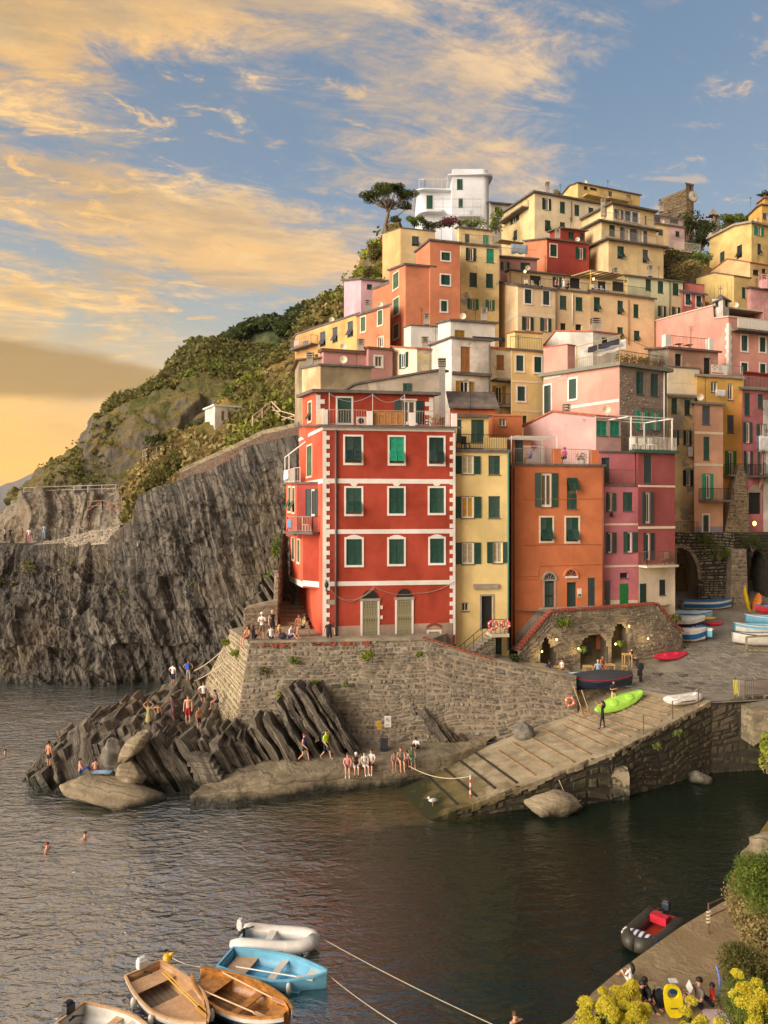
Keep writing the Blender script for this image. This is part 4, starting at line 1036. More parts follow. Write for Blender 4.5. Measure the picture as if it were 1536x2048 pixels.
for y0,y1 in ((957,966.5),(853,860)): band(red,y0,y1,px=646,mat=WQ,faces='l')
zq0,zq1 = fr.uz(646,1252)[1],fr.uz(646,862)[1]
fr.box(MB(),-0.02,7.6,0.20,zq1,-.01,.04).build('corner_strip',WQ,red.root)
quoins(red,0.20,44,zq0,zq1,fr,WQ,(0.0 + 0.24,0.02),1)
fr.box(MB(),fr.w - 0.12,7.6,fr.w + .02,zq1,-.01,.04).build('corner_strip',WQ,red.root)
quoins(red,fr.w - 0.12,44,zq0,zq1,fr,WQ,(0.24,0.02),-1)
# keystones over the middle windows
for xc in (708,793,873.5):
    vs = [fr.pt(*fr.uz(x,y),.04) for x,y in ((xc - 4,972),(xc + 4,972),(xc + 9,966),(xc - 9,966))]
    obj('keystone',vs + [v - fr.n * .05 for v in vs],[(0,1,2,3),(0,4,5,1),(1,5,6,2),(3,7,4,0)],WQ,red.root)
# plinth
vs = [fr.pt(*fr.uz(x,y),.03) for x,y in ((659,1284),(905,1290),(905,1245),(659,1253))]
obj('plinth',vs + [v - fr.n * .04 for v in vs],[(0,1,2,3),(3,2,6,7),(1,5,6,2),(0,3,7,4)],PLIN,red.root)
# doors with fanlights
for x0,x1,yt,yb in ((725,755,1202,1270),(794,823,1199,1267)):
    u0,z1 = fr.uz(x0,yt);u1,z0 = fr.uz(x1,yb);w = u1 - u0
    mb = MB();fr.box(mb,u0 - .13,z0,u0,z1,-.01,.06);fr.box(mb,u1,z0,u1 + .13,z1,-.01,.06);dr = mb.build('door',WQ,red.root)
    fr.box(MB(),u0 - .18,z1,u1 + .18,z1 + .16,-.01,.10).build('lintel',CONC,dr)
    n = 6
    for k in range(n): fr.box(MB(),u0 + w * k / n + .006,z0,u0 + w * (k + 1) / n - .006,z1,0.0,.035 + .008 * (k % 2)).build('plank',OLDWOOD,dr)
    cu,cz,rr = (u0 + u1) / 2,z1 + .16,w / 2
    pts = [fr.pt(cu + rr * math.cos(a),cz + rr * 1.05 * math.sin(a),.012) for a in np.linspace(0,math.pi,14)]
    obj('fanlight',pts + [fr.pt(cu,cz,.012)],[(i,i + 1,14) for i in range(13)],GLASS,dr)
    mb = MB()
    for a in np.linspace(0,math.pi,9): mb.bar(fr.pt(cu,cz,.03),fr.pt(cu + rr * math.cos(a),cz + rr * 1.05 * math.sin(a),.03),.02)
    mb.tube([fr.pt(cu + rr * math.cos(a),cz + rr * 1.05 * math.sin(a),.03) for a in np.linspace(0,math.pi,12)],.035,5)
    mb.build('fanlight_bars',IRON,dr)
pipe(red,671.5,860,1278,r=.07)
u_,z_ = fr.uz(648,1170)
lampb = MB();lampb.bar(fr.pt(.2,z_ + .3,0),fr.pt(.2,z_ + .3,.5),.04);lampb.bar(fr.pt(.2,z_ - .4,.05),fr.pt(.2,z_ + .3,.05),.05)
lampb.ball(fr.pt(.2,z_ + .05,.5),(.14,.14,.2));lampb.build('wall_lamp',IRON,red.root)
# festooned cables across the ground floor
mb = MB()
for (xa,ya),(xb_,yb_),sag in (((660,1178),(705,1202),.25),((705,1202),(748,1173),.12),((748,1173),(832,1186),.28),((832,1186),(908,1163),.22),((678,1195),(748,1177),.4)):
    a,b = fr.pt(*fr.uz(xa,ya),.1),fr.pt(*fr.uz(xb_,yb_),.1)
    mb.tube([a.lerp(b,t) - Vector((0,0,sag * 4 * t * (1 - t))) for t in np.linspace(0,1,9)],.022,4)
mb.build('cable',plain('cable_sheath',S(150,130,112),.6),red.root)
fr.box(MB(),fr.uz(655,1200)[0],fr.uz(655,1209)[1],fr.uz(671,1200)[0],fr.uz(655,1200)[1],.0,.05).build('name_plate',CONC,red.root)
for px_,py_ in ((763,1214),(763,1234)):
    fr.box(MB(),fr.uz(px_ - 2.5,0)[0],fr.uz(px_,py_ + 4)[1],fr.uz(px_ + 2.5,0)[0],fr.uz(px_,py_ - 3)[1],.0,.05).build('letter_box',CREAM,red.root)
u0,z1 = fr.uz(853,1252);u1,_ = fr.uz(884,1252)
mb = MB()
for k in range(11):
    t0,t1 = k / 11,(k + .8) / 11;f = lambda t: (u0 + (u1 - u0) * t,z1 + .22 * math.sin(math.pi * t))
    (a,b),(c_,d) = f(t0),f(t1);q = [fr.pt(a,b - .2,.05),fr.pt(c_,d - .2,.05),fr.pt(c_,d,.05),fr.pt(a,b,.05)]
    obj('brick',q + [v - fr.n * .06 for v in q],[(0,1,2,3),(0,3,7,4),(1,5,6,2),(3,2,6,7),(0,4,5,1)],BRICK,red.root)
# roof terrace: parapet posts, railings, reed screen
zt_ = red.z + .14
posts = [(650,819),(740,822),(825,825),(909,827)]
us_ = []
for px_,py_ in posts:
    u,_ = fr.uz(px_,852);us_.append(u);fr.box(MB(),u - .18,zt_,u + .18,fr.uz(px_,py_)[1],-.36,.0).build('parapet_post',WQ,red.root)
REDRAIL = plain('pinkish_rail_paint',S(196,150,136),.6)
for k in (0,2): railing(red.root,[fr.pt(us_[k] + .2,zt_,-.18),fr.pt(us_[k + 1] - .2,zt_,-.18)],1.0,.16,REDRAIL,r=.011)
railing(red.root,[fr.pt(us_[1] + .2,zt_,-.18),fr.pt(us_[2] - .2,zt_,-.18)],1.0,.4,REDRAIL,r=.011)
REED = plain('reed_screen',S(190,134,72),.9,var=.25,scale=9)
mb = MB();a,b = us_[1] + .1,us_[2] - .4;n = 70
for k in range(n): fr.box(mb,a + (b - a) * k / n,zt_ + .04,a + (b - a) * (k + .8) / n,zt_ + .96 + .03 * (k % 3),-.26,-.21)
mb.build('reed_screen',REED,red.root)
mb = MB();lf = red.lf;lf.box(mb,lf.w - 2.6,zt_,lf.w - .3,zt_ + .95,-.3,-.1);mb.build('parapet_wall',plaster('parapet_buff',S(226,170,120)),red.root)
# top storey set back behind the terrace
rtop = house('','',RED,[(604.5,56.2,795),(632,53.0,785)],(868,54.4),red.z - .2,
    wins=[('c',675,796,703,846,dict(sur=WQ,sh=TURQ if False else GREEN)),('o',804,801,831,846,dict(sur=WQ,sh=GREEN_D))],
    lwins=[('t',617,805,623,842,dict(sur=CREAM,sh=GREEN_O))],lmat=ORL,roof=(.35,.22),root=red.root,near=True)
quoins(rtop,0.0,8,red.z,rtop.z - .15,rtop.fr,WQ,(.6,.3),1);quoins(rtop,rtop.fr.w - .05,8,red.z,rtop.z - .15,rtop.fr,WQ,(.6,.3),-1)
mb = MB()
for px_ in (659,746,810): u,_ = fr.uz(px_,800);mb.bar(fr.pt(u,zt_,-.2),fr.pt(u,zt_ + 2.1,-.2),.05)
for xa,xb_ in ((659,746),(746,810)):
    a,b = fr.pt(fr.uz(xa,800)[0],zt_ + 2.05,-.2),fr.pt(fr.uz(xb_,800)[0],zt_ + 2.05,-.2)
    mb.tube([a.lerp(b,t) - Vector((0,0,.5 * 4 * t * (1 - t))) for t in np.linspace(0,1,9)],.014,4)
mb.build('awning_frame',plain('galvanised',S(190,188,184),.5,metal=.3),red.root)
# jutting wing on the seaward side, with balconies
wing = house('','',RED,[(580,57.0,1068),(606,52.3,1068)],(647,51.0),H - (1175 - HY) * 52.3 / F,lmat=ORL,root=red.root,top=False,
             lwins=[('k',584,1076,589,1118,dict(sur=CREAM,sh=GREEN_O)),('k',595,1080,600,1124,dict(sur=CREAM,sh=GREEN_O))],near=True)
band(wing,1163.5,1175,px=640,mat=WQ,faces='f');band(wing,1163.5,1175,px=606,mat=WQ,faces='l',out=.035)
wing2 = house('','',DRD,[(572,57.4,968),(594,52.8,968)],(647,51.2),wing.z - .3,lmat=ORL,root=red.root,roof=(.25,.12),  # darker red front: the shade of the balcony recess put into the paint
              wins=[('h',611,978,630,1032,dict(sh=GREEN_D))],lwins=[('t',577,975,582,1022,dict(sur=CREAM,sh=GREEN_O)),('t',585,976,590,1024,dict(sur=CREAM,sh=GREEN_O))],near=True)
b_,_ = balcony(wing2,594,646,1062,1.0,1.0,plain('grey_rail',S(150,140,132),.6));balcony(wing2,572.5,594,1062,.25,.05,fac=wing2.lf,rail=False)
z2 = wing2.z + .12;l2 = wing2.lf
railing(red.root,[l2.pt(.1,z2,0.1),l2.pt(l2.w,z2,.1),wing2.fr.pt(.4,z2,.1)],1.0,.16,plain('white_rail',S(214,204,190),.6))
mb = MB()
for a,b in ((l2.pt(.1,z2,.1),l2.pt(.1,z2 + 2.0,.1)),(l2.pt(2.0,z2,.1),l2.pt(2.0,z2 + 2.1,.1)),(l2.pt(.1,z2 + 2.0,.1),l2.pt(l2.w,z2 + 2.8,-.6)),(l2.pt(.1,z2 + 2.0,.1),l2.pt(2.0,z2 + 2.1,.1))): mb.bar(a,b,.07)
mb.build('pergola',WHITE,red.root)
# ================================================================== the other houses
# yellow house beside the red one
yel = house('yellow_house','narrow yellow house squeezed between the red house and the orange house',YEL,[(911,56,900),(911.5,51.9,904)],(1018.5,52.5),5.0,near=True,
    wins=[('o',924,912,947,948,dict(sh=GREEN,glass=GLASS_W)),('c',977,912,1000,949,dict()),
          ('o',923,993,947.5,1036,dict(glass=GLASS_Y)),('c',977,993,1000,1036,dict()),
          ('o',924,1085,947.5,1128,dict(glass=GLASS_W)),('o',985.5,1084,1005,1126,dict(glass=GLASS_W)),
          ('x',963,1192,985,1258,dict(sur=CONC)),('p',923.5,1206,937,1222,dict()),('d',988,1270,1004,1311,dict(sh=GREEN_D))],roof=(.12,.2))
yup = house('','',YEL,[(911,57,834),(911.5,54.2,834)],(977,54.6),yel.z - .3,root=yel.root,wins=[('c',942.5,840,968,884,dict()),('k',914,840,923,884,dict())],roof=(.25,.22),near=True)
roofrail(yel,914,1016,1.0,.0,th=.2)
yel.fr.box(MB(),yel.fr.uz(971,0)[0],yel.z + .2,yel.fr.uz(1017,0)[0],yel.z + 1.05,-.5,-.36).build('parapet_wall',YEL,yel.root)
f = yel.fr
f.box(MB(),f.uz(946,0)[0],f.uz(960,1177)[1],f.uz(995,0)[0],f.uz(960,1168)[1],-.01,.22).build('door_canopy',CONC,yel.root)
pipe(yel,1016,905,1300,plain('verdigris_pipe',S(70,120,100),.5))
# outside stair and landing
st = thing('stone_staircase',f.pt(2.5,5.5,1.2),'stone staircase with iron handrail rising to the door of the yellow house','staircase')
u0,zl = f.uz(971,1262);u1 = f.uz(1006,0)[0]
f.box(MB(),u0,zl - .22,u1,zl,.05,1.35).build('landing',CRMG,st)
for k in range(9):
    ux = u0 - .26 * (k + 1);zz = zl - .19 * (k + 1)
    f.box(MB(),ux,zz - .15,ux + .30,zz,.35,1.3).build('step',CONC,st)
a,b,c_,d = f.pt(u0 - 2.5,zl - 2.3,1.2),f.pt(u1 - .9,zl - 2.3,1.2),f.pt(u1 - .9,zl - .24,1.2),f.pt(u0 - .1,zl - .24,1.2)
stonewall(st,(a,b,c_,d),.4,.16,RUBBLE,MORTAR,20,seed=41,holes=[lambda x,y: False])
mb = MB();e1 = [f.pt(u0 - 2.4,zl - 1.9,1.28),f.pt(u0,zl,1.28),f.pt(u1,zl,1.28)]
Z = Vector((0,0,1))
for p,q in zip(e1[:-1],e1[1:]):
    mb.bar(p + Z * .95,q + Z * .95,.04);mb.bar(p + Z * .5,q + Z * .5,.025)
    for t in np.linspace(0,1,5): mb.bar(p.lerp(q,t),p.lerp(q,t) + Z * .95,.03)
mb.build('handrail',IRON,st)
# slate-roofed orange house behind
house('orange_roof_house','low orange house with slate roof peering over the yellow house',ORA,[(900,62,790),(905,60.5,812)],(990,61.0),20,roof=(.3,.14),roofmat=SLATE)
house('orange_terrace_house','small orange roof terrace block with air conditioner behind the yellow house',ORA,[(975,60,830),(985,58.5,832)],(1044,58.8),18,wins=[('p',998,838,1012,852,{})],roof=(.05,.08),roofmat=ORA)

# orange house
ora = house('orange_house','orange house with two arched doors and a planted roof terrace',ORA,[(1019,57.5,931),(1023,53.6,931)],(1208,54.9),6.0,near=True,
    wins=[('o',1082,946,1103,1014,dict(sh=GREEN)),('T',1134,956,1154,1018,dict(sh=GREEN)),('t',1081,1035,1105,1082,dict(sur=CREAM)),('t',1132,1035,1157,1083,dict(sur=CREAM)),
          ('d',1089,1162,1109,1221,dict(sur=CONC,sh=GREEN_D)),('d',1134,1165,1153,1220,dict(sh=GREEN_D)),('c',1176,1156,1190,1217,dict(sh=GREEN_D))],roof=(.14,.16))
f = ora.fr
for xc,yb_,w_,s_ in ((1099,1160,22,CONC),(1142,1153,22,ORA)):
    cu,cz = f.uz(xc,yb_);rr = (f.uz(xc + w_ / 2,yb_)[0] - cu)
    pts = [f.pt(cu + rr * math.cos(a),cz + rr * 1.1 * math.sin(a),.015) for a in np.linspace(0,math.pi,14)]
    fl = obj('fanlight',pts + [f.pt(cu,cz,.015)],[(i,i + 1,14) for i in range(13)],GLASS,ora.root)
    mb = MB();mb.tube([f.pt(cu + (rr + .08) * math.cos(a),cz + (rr * 1.1 + .08) * math.sin(a),.02) for a in np.linspace(0,math.pi,14)],.09,5)
    for a in np.linspace(0.5,math.pi - .5,4): mb.bar(f.pt(cu,cz,.03),f.pt(cu + rr * math.cos(a),cz + rr * 1.1 * math.sin(a),.03),.025)
    mb.build('arch_moulding',s_,fl)
f.box(MB(),f.uz(1130,0)[0],f.uz(1140,1156)[1],f.uz(1155,0)[0],f.uz(1140,1152)[1],0,.12).build('arch_sill',WHITE,ora.root)
f.box(MB(),f.uz(1155,0)[0],f.uz(1159,1194)[1],f.uz(1163,0)[0],f.uz(1159,1177)[1],0,.03).build('notice',WHITE,ora.root)
f.box(MB(),f.uz(1155.8,0)[0],f.uz(1159,1193)[1],f.uz(1162.2,0)[0],f.uz(1159,1188)[1],0.03,.034).build('notice_stripe',BRIGHTG,ora.root)
vs = [f.pt(*f.uz(x,y),.03) for x,y in ((1027,1300),(1206,1226),(1206,1211),(1116,1214),(1080,1215),(1034,1268))]
obj('plinth',vs + [v - f.n * .04 for v in vs],[tuple(range(6)),(5,4,10,11),(4,3,9,10),(3,2,8,9)],CONC,ora.root)
pipe(ora,1027,935,1290,plain('brown_pipe',S(104,62,44),.5),r=.07);pipe(ora,1205.5,935,1215,plain('brown_pipe',S(104,62,44),.5),r=.07)
mb = MB()
for xs2 in ([(1030,1160),(1075,1158),(1078,1132),(1204,1128)],[(1030,1154),(1074,1152)],[(1046,999),(1208,997)],[(1047,1090),(1208,1088)]):
    for (xa,ya),(xb_,yb_) in zip(xs2[:-1],xs2[1:]): mb.tube([f.pt(*f.uz(xa,ya),.05),f.pt(*f.uz(xb_,yb_),.05)],.018,4)
mb.build('cable',plain('orange_cable',S(190,110,66),.6),ora.root)
zt2 = ora.z + .16
for xa,xb_,yy in ((1108,1122,897),(1183,1198,900)): f.box(MB(),f.uz(xa,0)[0],zt2,f.uz(xb_,0)[0],f.uz(xa,yy)[1],-.4,.0).build('parapet_post',ORA,ora.root)
GREYR = plain('grey_rail',S(150,140,132),.6)
for xa,xb_ in ((1030,1108),(1122,1183)): roofrail(ora,xa,xb_,1.05,.1,GREYR,th=.16)
oup = house('','',ORA,[(1020,60,876),(1026,57.0,876)],(1062,57.3),ora.z,root=ora.root,wins=[('c',1030,881,1046,926,{})],roof=(.1,.1),near=True)
# lattice screen and white pergola
mb = MB();a,b = f.uz(1063,0)[0],f.uz(1107,0)[0];n = 13
for k in range(n):
    u = a + (b - a) * k / (n - 1)
    for s_ in (-1,1):
        uu = u + s_ * 1.2
        if uu < a: mb.bar(f.pt(u,zt2,-1.6),f.pt(a,zt2 + 1.35 * (u - a) / 1.2,-1.6 - .01 * s_),.035)
        elif uu > b: mb.bar(f.pt(u,zt2,-1.6),f.pt(b,zt2 + 1.35 * (b - u) / 1.2,-1.6 - .01 * s_),.035)
        else: mb.bar(f.pt(u,zt2,-1.6),f.pt(uu,zt2 + 1.35,-1.6 - .01 * s_),.035)
mb.bar(f.pt(a,zt2 + 1.35,-1.6),f.pt(b,zt2 + 1.35,-1.6),.05);mb.build('lattice_screen',WHITE,ora.root)
mb = MB()
for k in range(7): mb.bar(f.pt(.4,zt2 + 1.95,-.4 - .42 * k),f.pt(3.6,zt2 + 1.95,-.7 - .42 * k),.05)
for u in (.1,3.5):
    for o_ in (-.3,-3.0): mb.bar(f.pt(u,zt2,o_),f.pt(u,zt2 + 1.95,o_),.06)
mb.build('pergola',WHITE,ora.root)

# rose and deep-rose houses
ros = house('rose_house','rose pink house with green shutters next to the orange house',PNK,[(1206,60,972),(1208.5,55.4,972)],(1277,56.2),7.8,near=True,
    wins=[('h',1212,986,1224,1022,dict(sh=GREEN)),('c',1246,985,1265,1022,{}),('h',1211,1065,1224,1106,dict(sh=GREEN_D)),('h',1247,1064,1264,1105,dict(sh=GREEN)),
          ('d',1210,1162,1220,1217,dict(sh=GREY_SH,flat=1)),('d',1239,1168,1256,1215,dict(sh=BRIGHTG,flat=1)),('x',1240,1146,1256,1156,{})],roof=(.1,.14))
band(ros,1047,1051,px=1210);band(ros,1131,1135,px=1210)
vs = [ros.fr.pt(*ros.fr.uz(x,y),.008) for x,y in ((1209,1225),(1277,1225),(1277,1200),(1209,1200))];obj('plinth',vs,[(0,1,2,3)],CRMG,ros.root)
rup = house('','',PNK,[(1196,61,905),(1200,57.6,905)],(1270,58.2),ros.z - .2,root=ros.root,wins=[('c',1203,916,1219,966,dict(sh=GREEN_D))],roof=(.1,.14))
roofrail(ros,1210,1275,1.05,.05,IRONB,th=.14)
drs = house('deep_rose_house','deep rose house with cream ground floor and green cornice at the piazza corner',DPK,[(1268,60,905),(1276.5,55.9,905)],(1350,57.2),5.5,near=True,
    wins=[('k',1288,910,1303,966,dict(sh=GREEN_D)),('o',1290,984,1300,1047,dict(sh=GREEN_D)),('h',1287,1066,1300,1121,dict(sh=GREEN_D)),('d',1279,1168,1292,1212,dict(sh=GREEN_D,flat=1)),('x',1318.5,1160,1330,1190,dict(flat=1))],
    roof=(.35,.24),roofmat=plain('green_cornice',S(60,96,84),.7))
band(drs,970,974,px=1277);band(drs,1053,1058,px=1277)
vs = [drs.fr.pt(*drs.fr.uz(x,y),.008) for x,y in ((1277,1250),(1350,1290),(1350,1124),(1277,1132))];obj('ground_floor_render',vs,[(0,1,2,3)],CRMG,drs.root)
balcony(drs,1277,1340,1130,.9,1.0,IRONB,CRMG)
roofrail(drs,1262,1348,.9,-.2,plain('white_rail',S(214,204,190),.6),th=.24,gap=.12)
mb = MB();zz = drs.z + .24;g_ = drs.fr
for u,o_ in ((-.5,-.2),(g_.w - .1,-.2),(-.5,-3.2),(g_.w - .1,-3.2)): mb.bar(g_.pt(u,zz,o_),g_.pt(u,zz + 2.4,o_),.09)
for a,b in (((-2.6,-.2),(g_.w,-.2)),((-2.6,-3.2),(g_.w,-3.2)),((-2.6,-1.6),(g_.w,-1.7)),((g_.w,-.2),(g_.w,-3.2)),((-.5,-.2),(-.5,-3.2))): mb.bar(g_.pt(a[0],zz + 2.4,a[1]),g_.pt(b[0],zz + 2.4,b[1]),.07)
mb.build('pergola',WHITE,drs.root)
lpk = house('pale_pink_house','low pale pink house with flaking paint and wide turquoise shutters',LPK,[(1047,60.5,853),(1107,824),(1192,57.6,833)],(1242,59.0),17,
    wins=[('c',1193,843,1214,871,dict(sh=TURQ)),('c',1220,843,1239,872,dict(sh=TURQ))],roof=(.15,.14),roofmat=TERRA)
chimney(lpk,1133,822,840,59.5,.5,.5)

# pink house with pebbledash front
pks = house('pink_pebbledash_house','pink house with grey pebbledash front and planted roof terrace',plaster('pebbledash_base',S(150,132,118),stain=.3),[(1087,66.8,754),(1239,60.0,732)],(1334,62.8),18,lmat=SAL,
    wins=[('c',1272.5,744,1287.5,789,dict(sh=GREEN)),('c',1301.5,748,1316.5,792,dict(sh=GREEN)),('o',1278,822,1288,860,dict(sh=TURQ,glass=GLASS_W)),('o',1306,824,1314,860,dict(sh=TURQ,glass=GLASS_W))],
    lwins=[('c',1138,758,1153,798,dict(sur=WQ,sh=GREEN)),('c',1088.5,771,1102,826,dict(sur=WQ,sh=GREEN_D))],roof=(.35,.3),roofmat=plain('grey_green_slab',S(128,126,112),.85))
f = pks.fr;u1,zz1 = f.w,pks.z - .05
stonewall(pks.root,(f.pt(.02,20.5,.01),f.pt(f.w - .02,20.5,.01),f.pt(f.w - .02,zz1,.01),f.pt(.02,zz1,.01)),.2,.16,RUBBLE_G,plain('pebble_mortar',S(150,132,118),.95,var=.2),150,seed=51,prot=(.01,.05),dens=.6,
    holes=[(lambda x,y,R=R_: R[0] - .25 < x < R[2] + .25 and R[1] - .2 < y + 20.5 < R[3] + .2) for R_ in [(f.uz(x0,y0)[0],f.uz(x0,y1)[1],f.uz(x1,y0)[0],f.uz(x0,y0)[1]) for x0,y0,x1,y1 in ((1272,743,1288,789),(1301,747,1317,792),(1271,821,1327,862))]])
g2 = pks.lf
for pp in (((1139,817),(1239,798)),((1088,758),(1136,746))):
    a,b = g2.uz(*pp[0]),g2.uz(*pp[1]);za = (a[1] + b[1]) / 2;g2.box(MB(),a[0],za - .12,b[0],za + .12,-.01,.03).build('band',WQ,pks.root)
pkb = house('','',SAL,[(1087,66.9,696),(1135,64.4,690)],(1150,64.9),pks.z - .3,root=pks.root,roof=(.05,.1),roofmat=TERRA)
roofrail(pks,1241,1330,1.0,.2,IRONB,th=.3);zr = pks.z + .3
YEP = plain('yellow_pole',S(170,146,84),.7)
railing(pks.root,[g2.pt(g2.w - 4.6,zr,-.15),g2.pt(g2.w - .1,zr,-.15)],1.0,.2,YEP)
mb = MB()
for a in ((g2.w - 4.5,-.15),(g2.w - .1,-.15),(g2.w - 2.3,-.15)): mb.bar(g2.pt(a[0],zr,a[1]),g2.pt(a[0],zr + 2.1,a[1]),.06)
mb.bar(g2.pt(g2.w - 4.6,zr + 2.0,-.15),g2.pt(g2.w,zr + 2.15,-.15),.05);mb.bar(g2.pt(g2.w,zr + 2.1,-.15),f.pt(f.w - .3,zr + 1.3,-.4),.03);mb.build('clothes_frame',YEP,pks.root)
pipe(pks,1326.5,745,880,WHITE,r=.06)

# white houses
wh1 = house('white_house','white house with brown shutters in the middle of the village',WHTP,[(862,69,692),(903,66,677)],(981,67.2),22,
    wins=[('c',921.5,694,940,743,dict(sh=BROWN)),('o',920.5,762,937,793,dict(sh=OCHRE,glass=DARK))],roof=(.2,.16))
band(wh1,743.5,749.5,px=905,mat=SLAB,out=.3,name='cornice');pipe(wh1,978,690,800)
wh2 = house('white_upper_house','white flat-roofed house with one brown window above the white house',WHT,[(876,75,648),(901,73,642)],(990,74.2),26,
    wins=[('c',909.5,661,929.5,676,dict(sh=OCHRE))],roof=(.25,.2))
wh3 = house('white_cube_house','small plain white cube house below the tall orange house',WHT,[(808,78,656),(822,75.5,651)],(880,76.2),26,roof=(.12,.1))
wh4 = house('white_balcony_house','thin white house with brown shutter and dark balcony',WHTP,[(979,72,698),(981.5,68.6,697)],(1021,69.2),22,
    wins=[('c',993,711,1008,738,dict(sh=BROWN)),('o',992,772,1004,808,dict(sh=OCHRE,glass=DARK))],roof=(.15,.2),roofmat=TERRA)
balcony(wh4,980,1021,812,1.0,1.0);wh4.fr.box(MB(),0,wh4.fr.uz(985,764)[1],wh4.fr.w,wh4.fr.uz(985,760)[1],0,1.2).build('awning',SLAB,wh4.root)
ye5 = house('primrose_house','primrose yellow house with green shutters between the white and pink houses',YEL,[(1020,71,700),(1023,66.4,700)],(1087,67.4),20,
    wins=[('c',1032.5,711,1047,742,dict(sur=WQ)),('c',1068.5,714,1083,745,dict(sur=WQ)),('c',1035,773,1050,802,dict(sur=WQ)),('c',1045,832,1053,850,{})],roof=(.15,.16))
band(ye5,761,765,px=1040);band(ye5,820,824,px=1040);roofrail(ye5,1024,1086,1.1,.3,IRONB)
ye5b = house('','',YEL,[(1014,74,668),(1030,72,664)],(1084,72.8),ye5.z - .5,root=ye5.root,roof=(.1,.12),roofmat=TERRA)
wgb = house('white_gable_house','whitewashed gable end with stained plaster behind the pink roof terrace',WHTP,[(1090,75,690),(1112,663),(1186,72,664)],(1240,73.2),27,roof=(.12,.14),roofmat=TERRA,
    wins=[('x',1204,676,1216,700,{})])
chimney(wgb,1191,648,668,73,.8,.8)
cr1 = house('cream_peeling_house','cream house with grey peeling plaster beside the white house with brown shutters',plaster('cream_patchy',S(214,190,140),stain=.3,peel=.75,peelcol=S(150,144,138)),[(785,72,694),(834,68.5,698)],(905,69.4),22,
    wins=[('h',874,711,888,731,dict(sh=GREEN))],lwins=[('o',804,706,812,736,dict(sh=GREEN))],lmat=CRM,roof=(.15,.12),roofmat=TERRA)
gg = house('grey_gable_house','bare grey rendered gable with sloping roof behind the red house',GRYP,[(686,60.5,786),(712,770),(878,61.0,742)],(890,61.6),19,roof=(.2,.16),lwins=[('c',806,767,823,789,dict(sh=GREEN))])
ch = MB().box(P(884,775,60.6) + Vector((0,0,-.4)),(.48,.5,4.0)).build('chimney',plain('grey_chimney',S(150,142,136),.9),gg.root)
mb = MB()
for k in range(4): mb.box(P(884,775,60.6) + Vector((0,0,1.7 + .18 * k)),(.62,.62,.06))
mb.build('chimney_cap',CONC,ch)
bei = house('olive_beige_house','blank olive beige block with flat roof behind the red house top floor',OLV,[(604,66,738),(641,62.5,731)],(743,63.6),19,lmat=plaster('sunlit_buff',S(222,182,128)),roof=(.2,.16))  # side wall in a sunlit tone, light painted into its colour
ma1 = house('mauve_house','low mauve house with brown flat roof',MAU,[(640,72,706),(647,70,703)],(732,71.2),22,roof=(.2,.3),roofmat=plain('brown_roof',S(112,80,64),.85))
ma2 = house('mauve_window_house','mauve house with one small white window',MAU,[(729,72,698),(737,70,697)],(785,70.8),22,wins=[('p',750,713,764,733,dict(sur=WQ))],roof=(.15,.2),roofmat=plain('brown_roof',S(112,80,64),.85))
brn = house('brown_lean_to','shabby brown lean-to with tarpaulin roof at the seaward edge',OLV,[(590,75,740),(598,72,722)],(645,71,),20,roof=(.4,.14),roofmat=plain('brown_roof',S(112,80,64),.85))

# seaward yellow and orange row
jro = house('yellow_row_house','long yellow house with dark shutters at the seaward edge of the village',plaster('row_yellow',S(226,166,86),stain=.2),[(590,96,674),(594,95.2,670)],(714,85.4),24,
    wins=[('t',640,664,651,692,dict(sh=GREY_SH)),('t',665,655,675,684,dict(sh=GREY_SH)),('t',695,643,706,673,dict(sh=GREY_SH)),('p',607,683,616,698,{})],roof=(.35,.2))
balcony(jro,592,636,701,1.0,1.0,GREYR)
kro = house('orange_row_house','orange house with pale green shutters beside the yellow row',OR2,[(712,88,632),(714.5,85.35,632)],(780,81.0),24,
    wins=[('c',722,634,731,663,dict(sur=CREAM,sh=GREEN_O)),('c',756,621,765,650,dict(sur=CREAM,sh=GREEN_O)),('p',757,675,766,694,dict(sur=CREAM))],roof=(.3,.2))
kin = house('','',OR2,[(745,92,578),(750,90,578)],(780,87.5),kro.z - .5,root=kro.root,roof=(.2,.15));
kta = house('tall_orange_house','tall orange house with three white framed windows on its plain front',OR2,[(779,85.5,542),(811,81.5,530)],(868,82.4),24,
    lwins=[('c',786.5,546,797.5,577,dict(sur=CREAM,sh=GREEN_O)),('c',787,597,798,629,dict(sur=CREAM,sh=GREEN_O)),('c',787,649,797.5,677,dict(sur=CREAM,sh=GREEN_O))],roof=(.2,.2))
kt2 = house('','',OR2,[(832,86.0,505),(860,82.1,482)],(920,83.0),24,root=kta.root,wins=[('c',883,505,900,521,dict(sur=WQ)),('c',882,550,900,570,dict(sur=WQ)),('c',882,602,894,623,dict(sur=WQ))],roof=(.2,.2))
nye = house('peeling_yellow_house','yellow house with grey bare patches and turquoise shutters on its top floor',YE3,[(917,91,488),(921,86.4,488)],(998,87.6),26,
    wins=[('o',937,496,946,522,dict(sh=GREEN_D)),('c',973,498,988,525,dict(sh=TURQ)),('c',939,546,954,573,{}),('c',972,548,986,575,{}),('o',941,598,951,619,dict(sh=BRIGHTG)),('o',976,600,984,621,dict(sh=BRIGHTG))],roof=(.2,.2))
nyu = house('','',YE3,[(912,93,458),(918,90,455)],(985,91.2),nye.z - .5,root=nye.root,wins=[('c',930,468,939,486,dict(sh=GREEN_D)),('c',966,471,978,488,dict(sh=TURQ))],roof=(.2,.14));roofrail(nye,924,996,1.0,.1,GREYR,th=.2)
